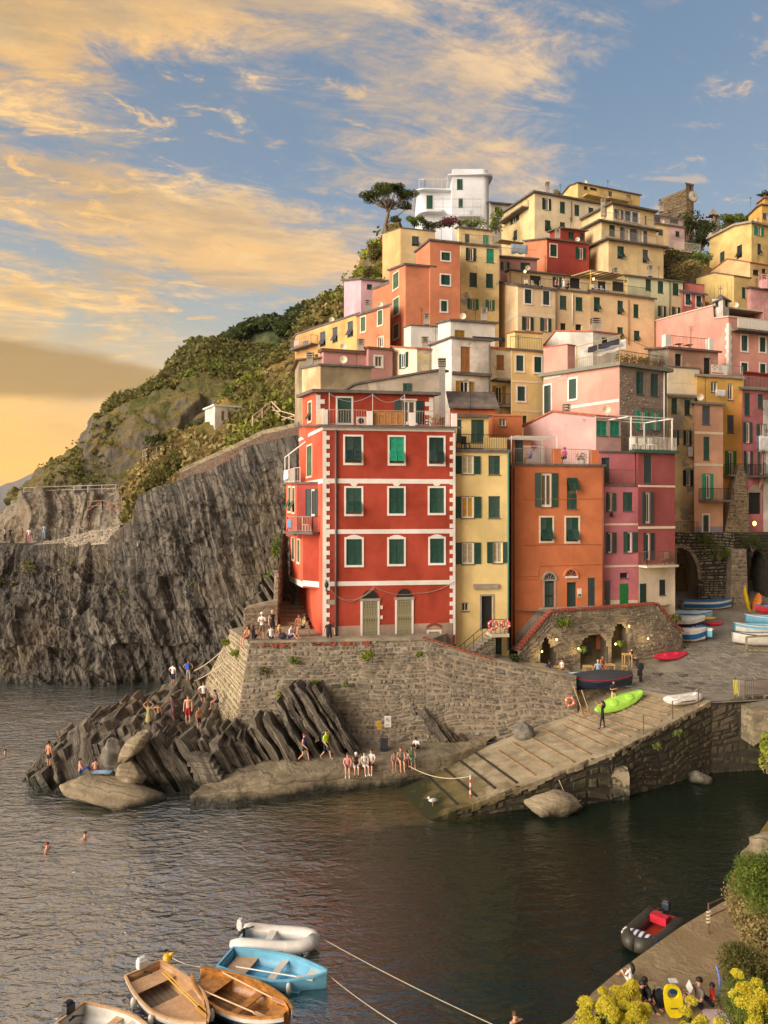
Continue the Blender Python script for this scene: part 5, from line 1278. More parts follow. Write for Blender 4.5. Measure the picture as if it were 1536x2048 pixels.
lav = house('lavender_house','lavender house with one small green window',LAV,[(688,98,562),(722,94,559)],(770,94.8),30,wins=[('c',734,569,744,578,{})],roof=(.3,.2))
crb = house('cream_block_house','blank cream block house below the umbrella pine',YE2,[(765,106,468),(801,101,456)],(870,102.4),34,lmat=plaster('block_sunlit',S(218,172,104),stain=.15),wins=[('t',824,473,838,491,dict(sh=GREY_SH))],roof=(.1,.12))  # warmer side wall: the low sun is painted into it

# the white villa with rounded ends
vil = thing('white_villa',P(905,452,124),'white modernist villa with rounded corners at the top of the village','house',GRP)
def rounded_block(px0,px1,Y,depth,ytop,zb,rl,rr,name,mat,over=0):
    a,b = GX(px0,Y,0),GX(px1,Y,0);z1 = H - (ytop - HY) * Y / F;pts = []
    for cx,rad,a0,a1 in ((a.x,rl,180,270),(b.x,rr,270,360)):
        s_ = 1 if cx == a.x else -1
        if rad < .05: pts.append(Vector((cx,Y,0)));continue
        for t in np.linspace(a0,a1,10): pts.append(Vector((cx + s_ * rad + rad * math.cos(math.radians(t)),Y + rad + rad * math.sin(math.radians(t)),0)))
    pts += [Vector((b.x,Y + depth,0)),Vector((a.x,Y + depth,0))]
    if over:
        c = sum(pts,Vector()) / len(pts);pts = [c + (p - c) * (1 + over / (p - c).length) for p in pts]
    n = len(pts);vs = [p + Vector((0,0,zb)) for p in pts] + [p + Vector((0,0,z1)) for p in pts]
    return obj(name,vs,[(i,(i + 1) % n,(i + 1) % n + n,i + n) for i in range(n)] + [tuple(range(n,2 * n)),tuple(reversed(range(n)))],mat,vil),z1
_,zm = rounded_block(904,979,124,9,352,54,0.0,1.0,'wall',WVI)
rounded_block(904,979,124,9,348.5,zm + .002,0.0,1.1,'cornice',WVI,.7)
rounded_block(905,977,124.3,8.4,338,zm + .3,0.0,1.0,'parapet',WVI)
_,zw = rounded_block(834,905,126,8,384,54,1.3,0.0,'wall',WVI)
rounded_block(833,920,125.4,8.6,378.5,zw + .002,1.4,0.0,'roof',WVI,.5)
rounded_block(838,890,124.8,3,420,H - (424 - HY) * 124.8 / F,1.6,1.0,'balcony',WVI,.3)
rounded_block(917,960,123.0,3,427,H - (432 - HY) * 123 / F,0,0,'balcony',WVI)
vf = Fac(GX(904,124,0),GX(979,124,0));vw = Fac(GX(834,126,0),GX(905,126,0))
for k,x0,y0,x1,y1 in (('c',914,358.5,925,379),('c',917,397,925,415),('x',917,440,925,452)): window(vil,vf,k,x0,y0,x1,y1,hole=False)
window(vil,vw,'c',853,391,865,417,hole=False)
sf = Fac(GX(969,124.3,0),GX(978.5,126.3,0))
for y0,y1 in ((362,382),(400,421),(438,448)): window(vil,sf,'c',970,y0,977,y1,hole=False)
railing(vil,[P(838,378,127),P(850,378,125.4),P(917,378,125.2)],1.6,1.2,plain('white_rail',S(214,204,190),.6),r=.02)
mb = MB()
for px_ in (868,886,928,946,962):
    for Y_ in (122.2,123.4): mb.bar(P(px_,452,Y_),P(px_,385 + (px_ % 3) * 8,Y_),.06)
for y_ in (398,414,430): mb.bar(P(866,y_,122.2),P(964,y_,122.2),.05)
mb.build('scaffold',plain('scaffold_tube',S(170,168,164),.5,metal=.3),vil)
house('grey_shed_house','grey slab-roofed shed beside the white villa',plaster('grey_shed',S(196,186,170)),[(978,124,405),(981,122,405)],(1034,123),50,roof=(.5,.2),wins=[('x',990,415,1000,425,{})])

# upper houses
qcr = house('cream_corner_house','cream corner house with slanting balcony below the hilltop',CRM,[(1003,121,430),(1069,112,386)],(1203,116.4),44,lmat=plaster('corner_sunlit',S(226,196,132),stain=.2),  # side wall carries the warm sunlight in its colour
    wins=[('o',1089,397,1097,420,dict(sh=GREEN_D)),('c',1120,404,1130,426,{}),('c',1149,410,1158.5,431,{}),('c',1177,416,1187,426,{}),('t',1090,441,1101,462,dict(sh=GREEN)),('c',1120,445,1130,453,{})],
    lwins=[('o',1026,421,1034,445,dict(sh=GREEN_D)),('t',1027,461,1034,480,dict(sh=GREEN))],roof=(.4,.25))
balcony(qcr,1010,1058,447,1.2,1.0,fac=qcr.lf,gap=.2);pipe(qcr,1142,403,445)
rto = house('hilltop_yellow_house','yellow flat-roofed house on the hilltop behind the cream house',MUS,[(1123,131,392),(1140,372),(1156,126,366)],(1280,131),50,wins=[('x',1168,373,1176,379,{}),('x',1180,376,1194,380,{}),('x',1217,383,1225,397,{}),('x',1254,390,1262,395,{})],roof=(.25,.16))
balcony(rto,1165,1208,392,1.2,.9,slabmat=MUS,rail=False);balcony(rto,1208,1252,398,1.2,.9,GREYR,MUS)
sre = house('dark_red_house','dark red house with green shutters and orange side wall',DRD,[(1050,106,483),(1094,100,478)],(1178,102),40,lmat=OR2,
    wins=[('c',1100.5,489,1113.5,513,dict(sur=CREAM,sh=GREEN)),('o',1156.5,495,1166,519,dict(sh=GREEN))],roof=(.3,.18))
sru = house('','',DRD,[(1100,108,465),(1121,104,457)],(1170,105),sre.z - .5,root=sre.root,wins=[('c',1137,464,1148,478,{}),('c',1160,467,1168,480,{})],roof=(.4,.15))
pkt = house('pink_terrace_house','pink terrace house with striped awning and laundry beside the peeling yellow house',MAU,[(996,98,516),(1000,95,514)],(1074,96),38,wins=[('o',1006,524,1014,540,{}),('c',1041,526,1060,540,{})],roof=(.3,.2));roofrail(pkt,1001,1072,1.0,.05,GREYR,th=.2)
mb = MB();ff = pkt.fr
a = [ff.pt(.2,pkt.z + 2.3,-.2),ff.pt(3.4,pkt.z + 2.1,-.2),ff.pt(3.6,pkt.z + 2.6,-3),ff.pt(.2,pkt.z + 2.8,-3)];mb.hexa([v - Vector((0,0,.03)) for v in a] + a);mb.build('awning',plain('yellow_awning',S(226,196,130),.8),pkt.root)
tye = house('stepped_yellow_house','large yellow house stepping back in three terraced storeys',YE2,[(1170,108,500),(1217,98.5,480)],(1327,101.5),38,
    wins=[('t',1235,493,1248,517,dict(sh=GREEN)),('t',1285.5,500,1296,525,dict(sh=GREY_SH))],roof=(.6,.22))
ty2 = house('','',YE2,[(1150,114,470),(1203,102,443)],(1312,105.5),tye.z,root=tye.root,wins=[('c',1218.5,451,1230,472,{}),('o',1247,456,1259,481,dict(sh=GREY_SH,glass=GLASS_W)),('o',1273,460,1286,486,dict(sh=GREY_SH,glass=GLASS_W))],roof=(.6,.22))
ty3 = house('','',YE2,[(1138,120,455),(1226,105,408)],(1308,108),ty2.z,root=tye.root,wins=[('o',1233,419,1241,438,dict(sh=GREY_SH)),('p',1248,421,1280,445,{}),('k',1290,432,1293,448,dict(sh=GREY_SH))],roof=(.5,.25))
roofrail(tye,1206,1322,1.0,-.35,GREYR,th=.22);roofrail(ty2,1202,1306,1.0,-.35,GREYR,th=.22)
chimney(ty3,1206,405,432,107,.5,.5)
uro = thing('apricot_row_house',GX(1035,85,31),'long apricot house whose rooftop terraces hold diners and striped awning','house',GRP)
ur1 = house('','',YE4,[(976,94,562),(1035.5,85,572)],(1112,86.7),29,root=uro,roof=(.2,.2),
    wins=[('c',1049.5,579,1063,607,dict(sur=WQ,sh=GREEN_D)),('c',1086,582,1099,610,dict(sur=WQ,sh=GREEN_D)),('o',1050,634,1060.5,661,dict(sh=GREEN,glass=plain('rust_curtain',S(150,96,66),.8))),('o',1086,636,1096,663,dict(sh=GREEN,glass=plain('rust_curtain',S(150,96,66),.8)))])
band(ur1,623,631,px=1036);band(ur1,623,631,px=1036,faces='l')
ur2 = house('','',YE4,[(1111,90,580),(1112.3,86.9,580)],(1180,88.4),29,root=uro,roof=(.15,.2),wins=[('c',1119.5,592,1133,618,{}),('c',1151.5,595,1165,621,{}),('x',1121,647,1132,660,{}),('x',1151,649,1163,662,{})])
ur3 = house('','',YE4,[(1179,91,583),(1180.3,88.2,583)],(1309,91.6),29,root=uro,roof=(.35,.22),wins=[('t',1188,595,1200,622,{}),('t',1235,602,1246,628,{}),('c',1267,609,1277,635,{}),('t',1235,655,1246,676,{}),('t',1268,662,1279,681,{})])
roofrail(ur1,1044,1110,1.0,.1,IRON,th=.2);roofrail(ur2,1114,1178,1.0,.1,IRON,th=.2);roofrail(ur3,1184,1300,1.0,.0,IRON,th=.22)
pipe(ur1,1111,575,660);pipe(ur3,1256.5,600,690,BROWN);pipe(ur2,1144,588,650,WHITE)
ub = house('','',YE4,[(1015,94,545),(1022,92,541)],(1180,95),34,root=uro,roof=(.4,.15),wins=[('x',1060,552,1082,570,{}),('x',1140,556,1160,576,{}),('o',1110,554,1118,574,{})])
ub2 = house('','',YE4,[(1178,98,555),(1182,95.5,555)],(1290,98),34,root=uro,roof=(.2,.15),wins=[('x',1196,563,1212,580,{}),('x',1225,564,1250,582,{})])
mb = MB();ff = ur3.fr;zz = ur3.z + .22
for u in (.3,5.0): mb.bar(ff.pt(u,zz,-.3),ff.pt(u,zz + 2.3,-.3),.08)
for u in (.3,5.0): mb.bar(ff.pt(u,zz + 2.3,-.3),ff.pt(u,zz + 2.7,-4),.08)
mb.build('awning_frame',plain('awning_yellow',S(214,176,92),.7),uro)
AWS = [plain('awning_cream',S(226,212,186),.85),plain('awning_brown',S(140,112,92),.85)]
mb = MB()
for k in range(12):
    u = .2 + 5.0 * k / 12;q = [ff.pt(u,zz + 2.34,-.1),ff.pt(u + .41,zz + 2.34,-.1),ff.pt(u + .41,zz + 2.74,-4),ff.pt(u,zz + 2.74,-4)];mb.hexa([v - Vector((0,0,.03)) for v in q] + q,k % 2)
mb.build('awning',AWS,uro)
gre = house('pale_green_house','pale green house with green shutters next to the apricot row',GRN,[(1252,100,553),(1255,95.5,552)],(1366,98.2),34,
    wins=[('c',1291.5,559,1302,581,{}),('c',1315.5,563,1326.5,586,{}),('c',1345.5,567,1357,590,{}),('o',1320,612,1327,633,{}),('o',1348,614,1355,633,{})],roof=(.3,.2))
pipe(gre,1338.5,562,630,plain('verdigris_pipe',S(70,120,100),.5))
rsm = house('small_coral_house','small coral house with two tilted green shutters beside the pale green house',plaster('coral_limewash',S(204,108,96)),[(1363,98,582),(1366,95,584)],(1410,96.4),36,wins=[('t',1371,588,1381,610,dict(sur=WQ)),('t',1392.5,592,1402.5,614,dict(sur=WQ))],roof=(.5,.18))
rsu = house('','',plaster('coral_limewash',S(204,108,96)),[(1364,101,566),(1368,99,566)],(1409,100),rsm.z - .4,root=rsm.root,roof=(.05,.1));
lil = house('lilac_house','lilac and yellow house with roof terrace below the castle',plaster('pale_lilac',S(226,188,184)),[(1296,122,446),(1301,118,446)],(1369,120),44,wins=[('c',1316.5,459,1325,470,dict(sh=GREY_SH,flat=1)),('c',1351,463,1359,473,dict(sh=GREEN_D))],roof=(.3,.2))
lf_ = lil.fr;q = [lf_.pt(*lf_.uz(x,y),.008) for x,y in ((1301,520),(1337,520),(1337,447),(1301,447))];obj('yellow_half',q,[(0,1,2,3)],YE2,lil.root)
lil2 = house('','',plaster('pale_lilac',S(226,188,184)),[(1300,126,430),(1304,123,430)],(1365,125),lil.z - .4,root=lil.root,roof=(.4,.2),wins=[('x',1306,433,1322,445,{}),('x',1340,435,1356,446,{})]);roofrail(lil,1302,1368,1.0,.05,GREYR,th=.2);chimney(lil2,1322,412,424,124,.6,.6)
wtr = house('white_terrace_house','stone terrace with white balustrade and pergola under the lilac house',plaster('stone_render',S(140,128,108),stain=.4),[(1330,116,500),(1341,113,500)],(1403,115),42,roof=(.2,.2),roofmat=CREAM);roofrail(wtr,1342,1401,1.3,.1,WHITE,th=.2)

# castle with clock
cas = thing('castle',P(1350,436,142),'ruined stone castle wall with clock turret on the hilltop','castle')
ca = house('','',plaster('castle_core',S(128,110,86),stain=.3),[(1318,148,400),(1322,142,398)],(1373,140),56,root=cas,roof=(.02,.05),roofmat=CASTLE)
cf = ca.fr;zl,zr_ = H - (398 - HY) * 142 / F,H - (378 - HY) * 140 / F
pl = [cf.pt(0,56,.3),cf.pt(cf.w,56,.3),cf.pt(cf.w,zr_,.3),cf.pt(0,zl,.3)]
stonewall(cas,pl,.9,.5,CASTLE,plaster('castle_core',S(128,110,86),stain=.3),90,seed=61,prot=(.03,.15),cell=.8,holes=[lambda x,y: 3.0 < x < 3.6 and 11.6 < y < 13.2])
bk = [v + Vector((0,1.2,0)) for v in pl];obj('parapet',[pl[3],pl[2],bk[2],bk[3]],[(0,1,2,3)],CASTLE,cas)
tw = house('','',plaster('castle_core',S(128,110,86),stain=.3),[(1371.5,143,368),(1372,139.6,368)],(1387,140.4),56,root=cas,roof=(.15,.3),roofmat=CASTLE,wins=[('x',1379,373,1383,380,{})])
stonewall(cas,[tw.fr.pt(0,56,.05),tw.fr.pt(tw.fr.w,56,.05),tw.fr.pt(tw.fr.w,tw.z - 1.4,.05),tw.fr.pt(0,tw.z - 1.4,.05)],.6,.4,CASTLE,MORTAR,40,seed=62,cell=.6)
kf = tw.fr;ku,kz = kf.uz(1384.5,394)
cl = MB();cl.tube([kf.pt(ku,kz,.0),kf.pt(ku,kz,.35)],0.86,20);clk = cl.build('clock',WHITE,cas)
mb = MB();mb.bar(kf.pt(ku,kz,.37),kf.pt(ku + .05,kz + .6,.37),.07);mb.bar(kf.pt(ku,kz,.37),kf.pt(ku + .4,kz + .1,.37),.07)
for a in range(12): mb.box(kf.pt(ku + .72 * math.sin(a * math.pi / 6),kz + .72 * math.cos(a * math.pi / 6),.36),(.07,.04,.07))
mb.build('clock_hands',IRON,clk);cl = MB();cl.tube([kf.pt(ku + .93 * math.cos(a),kz + .93 * math.sin(a),.2) for a in np.linspace(0,2 * math.pi,22)],.12,6,cap=False);cl.build('clock_rim',CONC,clk)
btw = house('bell_tower','little pale bell tower with pointed spire in the trees',plaster('belfry',S(200,186,166)),[(1423,152,431),(1427,148,431)],(1440,149),58,roof=(.2,.3),cat='tower',group=None,wins=[('x',1431,434,1435,442,{})])
c0 = btw.fr.pt(btw.fr.w / 2,btw.z + .3,-.9);mb = MB();b4 = [c0 + Vector(v) for v in ((-.9,-.9,0),(.9,-.9,0),(.9,.9,0),(-.9,.9,0))];mb.add(b4 + [c0 + Vector((0,0,1.6))],[(0,1,4),(1,2,4),(2,3,4),(3,0,4)]);mb.build('spire',CONC,btw.root)

# right-hand upper houses
yri = house('broad_yellow_house','broad yellow house with sloping grey roof edge near the castle trees',MUS,[(1419,124,478),(1470,452),(1503,115,446)],(1570,118),44,
    wins=[('o',1513,453,1522,471,dict(sh=TURQ)),('t',1515,488,1522,509,dict(sh=GREEN_D))],lwins=[('k',1440,504,1449,525,dict(sh=GREEN_D)),('t',1474,491,1484,515,dict(sh=GREEN_D))],roof=(.4,.3),roofmat=CONC)
yr2 = house('bright_yellow_house','bright yellow house with curved gable and blue shutters above the broad yellow house',OCH,[(1497,134,432),(1515,415),(1524,128,410)],(1590,130),50,wins=[('o',1530,427,1538,439,dict(sh=GREY_SH))],roof=(.3,.2))
yr3 = house('','',OCH,[(1515,140,408),(1530,136,396)],(1590,138),52,root=yr2.root,roof=(.3,.2),roofmat=TERRA)
zpa = house('panelled_mustard_house','mustard panelled house with stepped roofs above the pink house',MUS,[(1392,108,556),(1428,546),(1468,100,552)],(1502,101),38,wins=[('k',1484,575,1491,596,{})],roof=(.12,.14))
zpb = house('','',plaster('panel_sand',S(222,178,116)),[(1420,112,544),(1456,518),(1500,106,525)],(1560,108),40,root=zpa.root,wins=[('x',1524,538,1532,546,dict(sh=OCHRE)),('x',1506,540,1518,550,{})],roof=(.15,.12),roofmat=TERRA)
zf = zpa.lf
for k in range(9): u = zf.w * (k + .5) / 9;zf.box(MB(),u,40,u + .05,46.0,-.005,.02).build('batten',plain('olive_batten',S(150,128,66),.8),zpa.root)
cup = thing('bell_cupola',P(1440,612,78),'small whitewashed bell cupola with slate pyramid roof','cupola')
cw = house('','',WHTP,[(1424,81.5,598),(1446,79.5,598)],(1458,80.6),34,root=cup,wins=[('x',1450,601,1455,612,{})],lwins=[('x',1431,602,1437,613,{})],top=False)
c0 = (cw.lf.pt(0,0) + cw.fr.pt(cw.fr.w,0)) / 2;bs_ = [cw.lf.pt(0,cw.z),cw.fr.pt(0,cw.z),cw.fr.pt(cw.fr.w,cw.z),cw.lf.pt(0,cw.z) + cw.fr.d * cw.fr.w]
bs_ = [v + (v - Vector((c0.x,c0.y,cw.z))).normalized() * .35 for v in bs_];obj('roof',bs_ + [Vector((c0.x,c0.y,cw.z + .95))],[(0,1,4),(1,2,4),(2,3,4),(3,0,4),(3,2,1,0)],SLATE,cup)
mb = MB();t0 = Vector((c0.x,c0.y,cw.z + .9));mb.bar(t0,t0 + Vector((0,0,.9)),.04);mb.bar(t0 + Vector((-.2,0,.6)),t0 + Vector((.2,0,.6)),.04);mb.build('cross',IRON,cup)
pkw = house('large_salmon_house','large salmon pink house with white corner blocks and panelled balcony',SAL,[(1309,92,643),(1426,612),(1428,638),(1457,78,634)],(1560,80.5),24,
    wins=[('c',1483,671,1495,702,dict(sur=WQ)),('c',1519.5,675,1531,704,dict(sur=WQ)),('c',1482.5,726,1495,746,dict(sur=WQ)),('c',1520,728,1531,746,dict(sur=WQ))],roof=(.1,.14),roofmat=plain('pale_coping',S(206,188,168),.85))
balcony(pkw,1461,1560,660,1.0,1.0,rail=False);pf = pkw.fr;zz = pf.uz(1461,660)[1]
for k in range(9): pf.box(MB(),.25 + .58 * k,zz + .05,.25 + .58 * k + .52,zz + 1.0,.93,.98).build('balcony_panel',WHITE,pkw.root)
quoins(pkw,-.0,16,28,pkw.z - .6,pf,WQ,(.42,.3),1);quoins(pkw,pkw.lf.w,16,28,pkw.z - .6,pkw.lf,WQ,(.5,.3),-1)
pku = house('','',SAL,[(1425,86.5,613),(1428,84.5,613)],(1518,87),pkw.z - .5,root=pkw.root,wins=[('o',1449,622,1458,640,{}),('c',1484,627,1496,646,{})],roof=(.4,.15),roofmat=CREAM)
pkr = house('bubblegum_pink_house','plain bubblegum pink house with matching chimney above the salmon house',plaster('bubblegum',S(232,166,164)),[(1494,94,578),(1501,90,576)],(1570,92),34,roof=(.3,.2))
chimney(pkr,1526,560,578,90.5,.7,.7,plaster('bubblegum',S(232,166,164)))
trr = house('small_terrace_house','small salmon house with arched opening and two chimney pots on its roof terrace',plaster('patchy_salmon',S(206,152,124),peel=.3),[(1296,76,700),(1338,72,697)],(1436,74.0),24,lmat=plaster('stone_render',S(140,128,108),stain=.4),
    wins=[('x',1350,708,1363,732,dict(sur=CONC)),('x',1408,716,1421,748,{})],roof=(.3,.2),roofmat=plain('maroon_slab',S(120,84,74),.85))
roofrail(trr,1342,1420,1.1,.2,IRONB,th=.2);zz = trr.z + .2;tf = trr.fr
for px_ in (1337,1424): u = tf.uz(px_,690)[0];tf.box(MB(),u - .28,zz,u + .28,zz + 1.15,-.6,-.05).build('parapet_post',WQ,trr.root)
for px_ in (1377,1397):
    u = tf.uz(px_,690)[0];ch = tf.box(MB(),u - .2,zz,u + .2,zz + .5,-1.6,-1.2).build('chimney',WQ,trr.root);tf.box(MB(),u - .33,zz + .62,u + .33,zz + .68,-1.73,-1.07).build('chimney_cap',TERRA,ch)
# houses along the street on the right
cre = house('street_cream_house','tall cream house with crumbling plaster at the street corner',CRMP,[(1334,72,790),(1337,67.8,793)],(1390,68.6),12,
    wins=[('c',1343,797,1354,827,dict(sh=GREEN_O if False else GREEN)),('c',1369,800,1380,830,{}),('o',1348.5,860,1354,890,{}),('o',1371,861,1378,891,{}),('o',1371,940,1380,972,dict(sh=GREEN_D)),('o',1340,1000,1346,1030,{})],roof=(.35,.2),roofmat=plain('grey_green_slab',S(128,126,112),.85))
roofrail(cre,1339,1388,1.0,-.1,plain('white_rail',S(214,204,190),.6),th=.2)
crp = house('','',CRM,[(1330,73.5,735),(1336,71,734)],(1399,72),20,root=cre.root,roof=(.1,.12))
pch = house('street_peach_house','peach house with turquoise balcony doors and pale bands',PCH,[(1386,70,806),(1388.5,67.0,807)],(1446,68.0),13.0,
    wins=[('c',1404.5,812,1420,849,dict(sh=GREY_SH)),('k',1407,874,1419,920,{}),('o',1410,948,1420,998,dict(sh=TURQ)),('d',1406,1030,1417,1063,dict(sh=GREEN_D,sur=WQ,flat=1))],roof=(.35,.18),roofmat=plain('grey_green_slab',S(128,126,112),.85))
band(pch,863,868,px=1400);band(pch,927,932,px=1400);balcony(pch,1397,1454,1000,.9,1.0)
vs = [pch.fr.pt(*pch.fr.uz(x,y),.008) for x,y in ((1389,1070),(1446,1070),(1446,1053),(1389,1053))];obj('plinth',vs,[(0,1,2,3)],plaster('lilac_plinth',S(150,140,156)),pch.root)
och = house('street_ochre_house','bright ochre yellow house carrying an estate agent banner on its terrace',OCH,[(1390,75,750),(1394,70.2,752)],(1486,71.8),13.0,
    wins=[('p',1422,764,1435,784,{}),('p',1456,768,1466,800,{}),('c',1454.5,831,1467.5,866,dict(sh=GREY_SH)),('o',1456,902,1466,950,dict(sh=BRIGHTG))],roof=(.25,.18),roofmat=CONC)
balcony(och,1446,1486,950,1.0,1.0,slabmat=plain('grey_green_slab',S(128,126,112),.85));roofrail(och,1440,1486,1.0,.05,GREYR,th=.18)
bn = Fac(och.fr.pt(och.fr.uz(1420.5,740)[0],0,.12),och.fr.pt(och.fr.uz(1452,740)[0],0,.12));zb0,zb1 = och.z + .22,och.z + 1.12
ban = thing('banner',bn.pt(0,zb0),'white estate agent banner with red house emblem on the terrace railing','banner')
bn.box(MB(),0,zb0,bn.w,zb1,0,.02).build('cloth',WHITE,ban)
SRED = plain('sign_red',S(196,30,48),.6);SGRY = plain('sign_grey',S(120,116,120),.6)
mb = MB();c0 = .42;mb.bar(bn.pt(.10,zb0 + .62,.025),bn.pt(c0,zb0 + .86,.025),.02,.05);mb.bar(bn.pt(c0,zb0 + .86,.025),bn.pt(c0 + .33,zb0 + .60,.025),.02,.05);mb.build('roof_emblem',SRED,ban)
def text(body,fac,u,z,size,out,mat,parent,sx=1.0):
    cu = bpy.data.curves.new('lettering','FONT');cu.body = body;cu.size = size;cu.extrude = .002;cu.materials.append(mat)
    tmp = bpy.data.objects.new('tmp',cu);me = bpy.data.meshes.new_from_object(tmp);bpy.data.objects.remove(tmp);o = bpy.data.objects.new('lettering',me);M = fac.M(u,z,out) @ Matrix.Rotation(math.radians(90),4,'X') @ Matrix.Diagonal((sx,1,1,1));return link(o,parent,M)
text('FE',bn,.24,zb0 + .38,.26,.025,SRED,ban);
for k in range(4): bn.box(MB(),.85,zb0 + .32 + .14 * k,.85 + .36 - .05 * (k % 2),zb0 + .36 + .14 * k,.02,.024).build('text_line',SGRY,ban)
mb = MB()
for k in range(16): bn.box(mb,.03 + .085 * k,zb0 + .06,.09 + .085 * k,zb0 + .2,.02,.024)
mb.build('text_line',SRED,ban)
psr = house('street_pink_house','pink house with peeling window surrounds, balcony and dark archway beside the ochre house',plaster('street_pink',S(196,112,116),peel=.1,peelcol=S(222,204,184)),[(1482,74,776),(1485,70.6,778)],(1570,72.4),13.0,
    wins=[('k',1489,786,1500,831,{}),('k',1516,789,1526,817,{}),('o',1491,844,1499,886,{}),('o',1518,848,1527,872,{}),('o',1492,902,1500,950,dict(sh=GREEN_D)),('o',1519,904,1526,950,dict(sh=GREEN_D)),('x',1497,985,1522,1028,dict(sur=CONC,arch=.6))],roof=(.4,.2),roofmat=plain('grey_green_slab',S(128,126,112),.85))
balcony(psr,1494,1560,952,1.0,1.0);roofrail(psr,1487,1560,1.0,.0,GREYR,th=.2)
u = psr.fr.uz(1527,0)[0];psr.fr.box(MB(),u,13,u + 3,psr.fr.uz(1527,800)[1],-.01,.05).build('white_strip',WHTP,psr.root)
pru = house('','',DRD,[(1486,78,745),(1490,76,745)],(1560,78),psr.z - .3,root=psr.root,roof=(.2,.15),roofmat=DRD)
# stone buttress
but = thing('stone_buttress',GX(1472,69,13.4),'tapering rubble stone buttress below the ochre house','buttress')
bq = [GX(1446,68.2,13.2),GX(1501,69.6,13.2),P(1490,930,70.8),P(1478,930,70.5)]
stonewall(but,bq,.34,.17,stone('buttress_stone',[S(150,132,108),S(176,156,128),S(126,110,92),S(104,94,82),S(190,172,142)]),plain('buttress_mortar',S(168,150,122),.95,var=.2),170,seed=71,prot=(.02,.09))
bb = [v + Vector((.3,3,0)) for v in bq];obj('core',bq + bb,[(0,3,7,4),(1,5,6,2),(3,2,6,7)],MORTAR,but)

# aerials and dishes on the roofs
def aerial(h,px,Y,hgt=1.9):
    u,z = h.fr.uz(px,600);b = h.fr.pt(u,h.z + .1,-1.2);mb = MB();Z = Vector((0,0,1));mb.bar(b,b + Z * hgt,.035)
    for k in range(4): mb.bar(b + Z * (hgt - .1 - .12 * k) + Vector((-.32 + .05 * k,0,0)),b + Z * (hgt - .1 - .12 * k) + Vector((.32 - .05 * k,0,0)),.018)
    mb.build('aerial',IRON,h.root)
def dish(h,px,r=.32):
    u,z = h.fr.uz(px,600);b = h.fr.pt(u,h.z + .7,-.6);mb = MB();n = 12;vs = [b + Vector((0,.1,0))] + [b + Vector((r * math.cos(a),-.04,r * math.sin(a))) for a in np.linspace(0,2 * math.pi,n,endpoint=False)]
    mb.add(vs,[(0,1 + i,1 + (i + 1) % n) for i in range(n)]);mb.bar(b + Vector((0,.1,0)),b + Vector((0,.1,-.7)),.05);mb.build('satellite_dish',CREAM,h.root)
for h,px in ((ye5,1050),(wh2,960),(gg,884),(ma2,765),(kt2,890),(lav,745),(crb,840),(nyu,950),(qcr,1130),(rto,1225),(sru,1150),(ty3,1275),(gre,1330),(lil2,1350),(yri,1530),(yr2,1512),(zpb,1530),(pkr,1530),(trr,1400),(pch,1430),(och,1470),(bei,720),(wh3,850),(ub,1100),(psr,1515),(cr1,880),(yup,950)): aerial(h,px,0,1.6 + .5 * ((px * 7) % 3))
for h,px in ((jro,655),(kro,752),(ma1,690),(wh2,930),(ub,1060),(sre,1160),(rto,1175),(lil,1330),(yri,1515),(pku,1480),(pch,1410),(lpk,1225),(bei,690)): dish(h,px)
for h,px,py0,py1,Y in ((qcr,1095,372,388,114),(sre,1115,466,478,101),(ma1,722,690,702,71),(wh3,853,638,650,77),(wh2,968,628,642,75),(kro,735,610,630,86),(gre,1300,540,553,97),(ub2,1230,545,556,97),(bei,620,718,734,65),(cr1,850,686,698,70),(yri,1540,432,446,117)): chimney(h,px,py0,py1,Y,.55,.55)
# ================================================================== walls, stairs and paths
def arch_hole(x0,x1,zs,zt2):     # opening with a round-ish head: metres on the face
    xc,hw = (x0 + x1) / 2,(x1 - x0) / 2
    return lambda x,y: x0 < x < x1 and y < zs + (zt2 - zs) * math.sqrt(max(0,1 - ((x - xc) / hw) ** 2))
rw = thing('restaurant_wall',GX(1180,53.4,5),'old rubble wall with arched cellar openings and brick coping below the orange house','stone wall')
q0b,q0t = GX(1032,51.8,4.7),P(1036,1300,51.8)
q1b,q1t = GX(1100,52.5,4.7),P(1101,1224,52.5)
q2b,q2t = GX(1311,55.4,4.9),P(1311,1208,55.4)
q3b,q3t = GX(1366,56.8,5.2),P(1363,1264,56.6)
stonewall(rw,(q0b,q1b,q1t,q0t),.5,.2,RUBBLE,MORTAR,40,seed=81,prot=(.03,.14),holes=[arch_hole(2.1,3,0.9,2.0)],cell=.15)
H2 = [arch_hole(2.35,4.6,1.3,2.5),arch_hole(5.0,6.3,1.6,3.1),arch_hole(.0,.4,1.2,2.0)]
stonewall(rw,(q1b,q2b,q2t,q1t),.5,.2,RUBBLE,MORTAR,130,seed=82,prot=(.03,.16),holes=H2,cell=.15)
stonewall(rw,(q2b,q3b,q3t,q2t),.5,.2,RUBBLE,MORTAR,40,seed=83,prot=(.03,.14))
rf = Fac(q1b,q2b)
INN = plaster('cellar_render',S(120,104,80),stain=.4)
for (u0,u1,zt3) in ((-.95,.45,7.0),(2.3,4.65,7.5),(4.95,6.35,8.0)):
    mb = MB();a,b,c_,d = rf.pt(u0,4.5,-.02),rf.pt(u1,4.5,-.02),rf.pt(u1,4.5,-.9),rf.pt(u0,4.5,-.9);up = Vector((0,0,zt3 - 4.5))
    mb.add([a,b,c_,d,a + up,b + up,c_ + up,d + up],[(3,2,6,7),(0,3,7,4),(2,1,5,6),(7,6,5,4)]);mb.build('cellar',INN,rw)
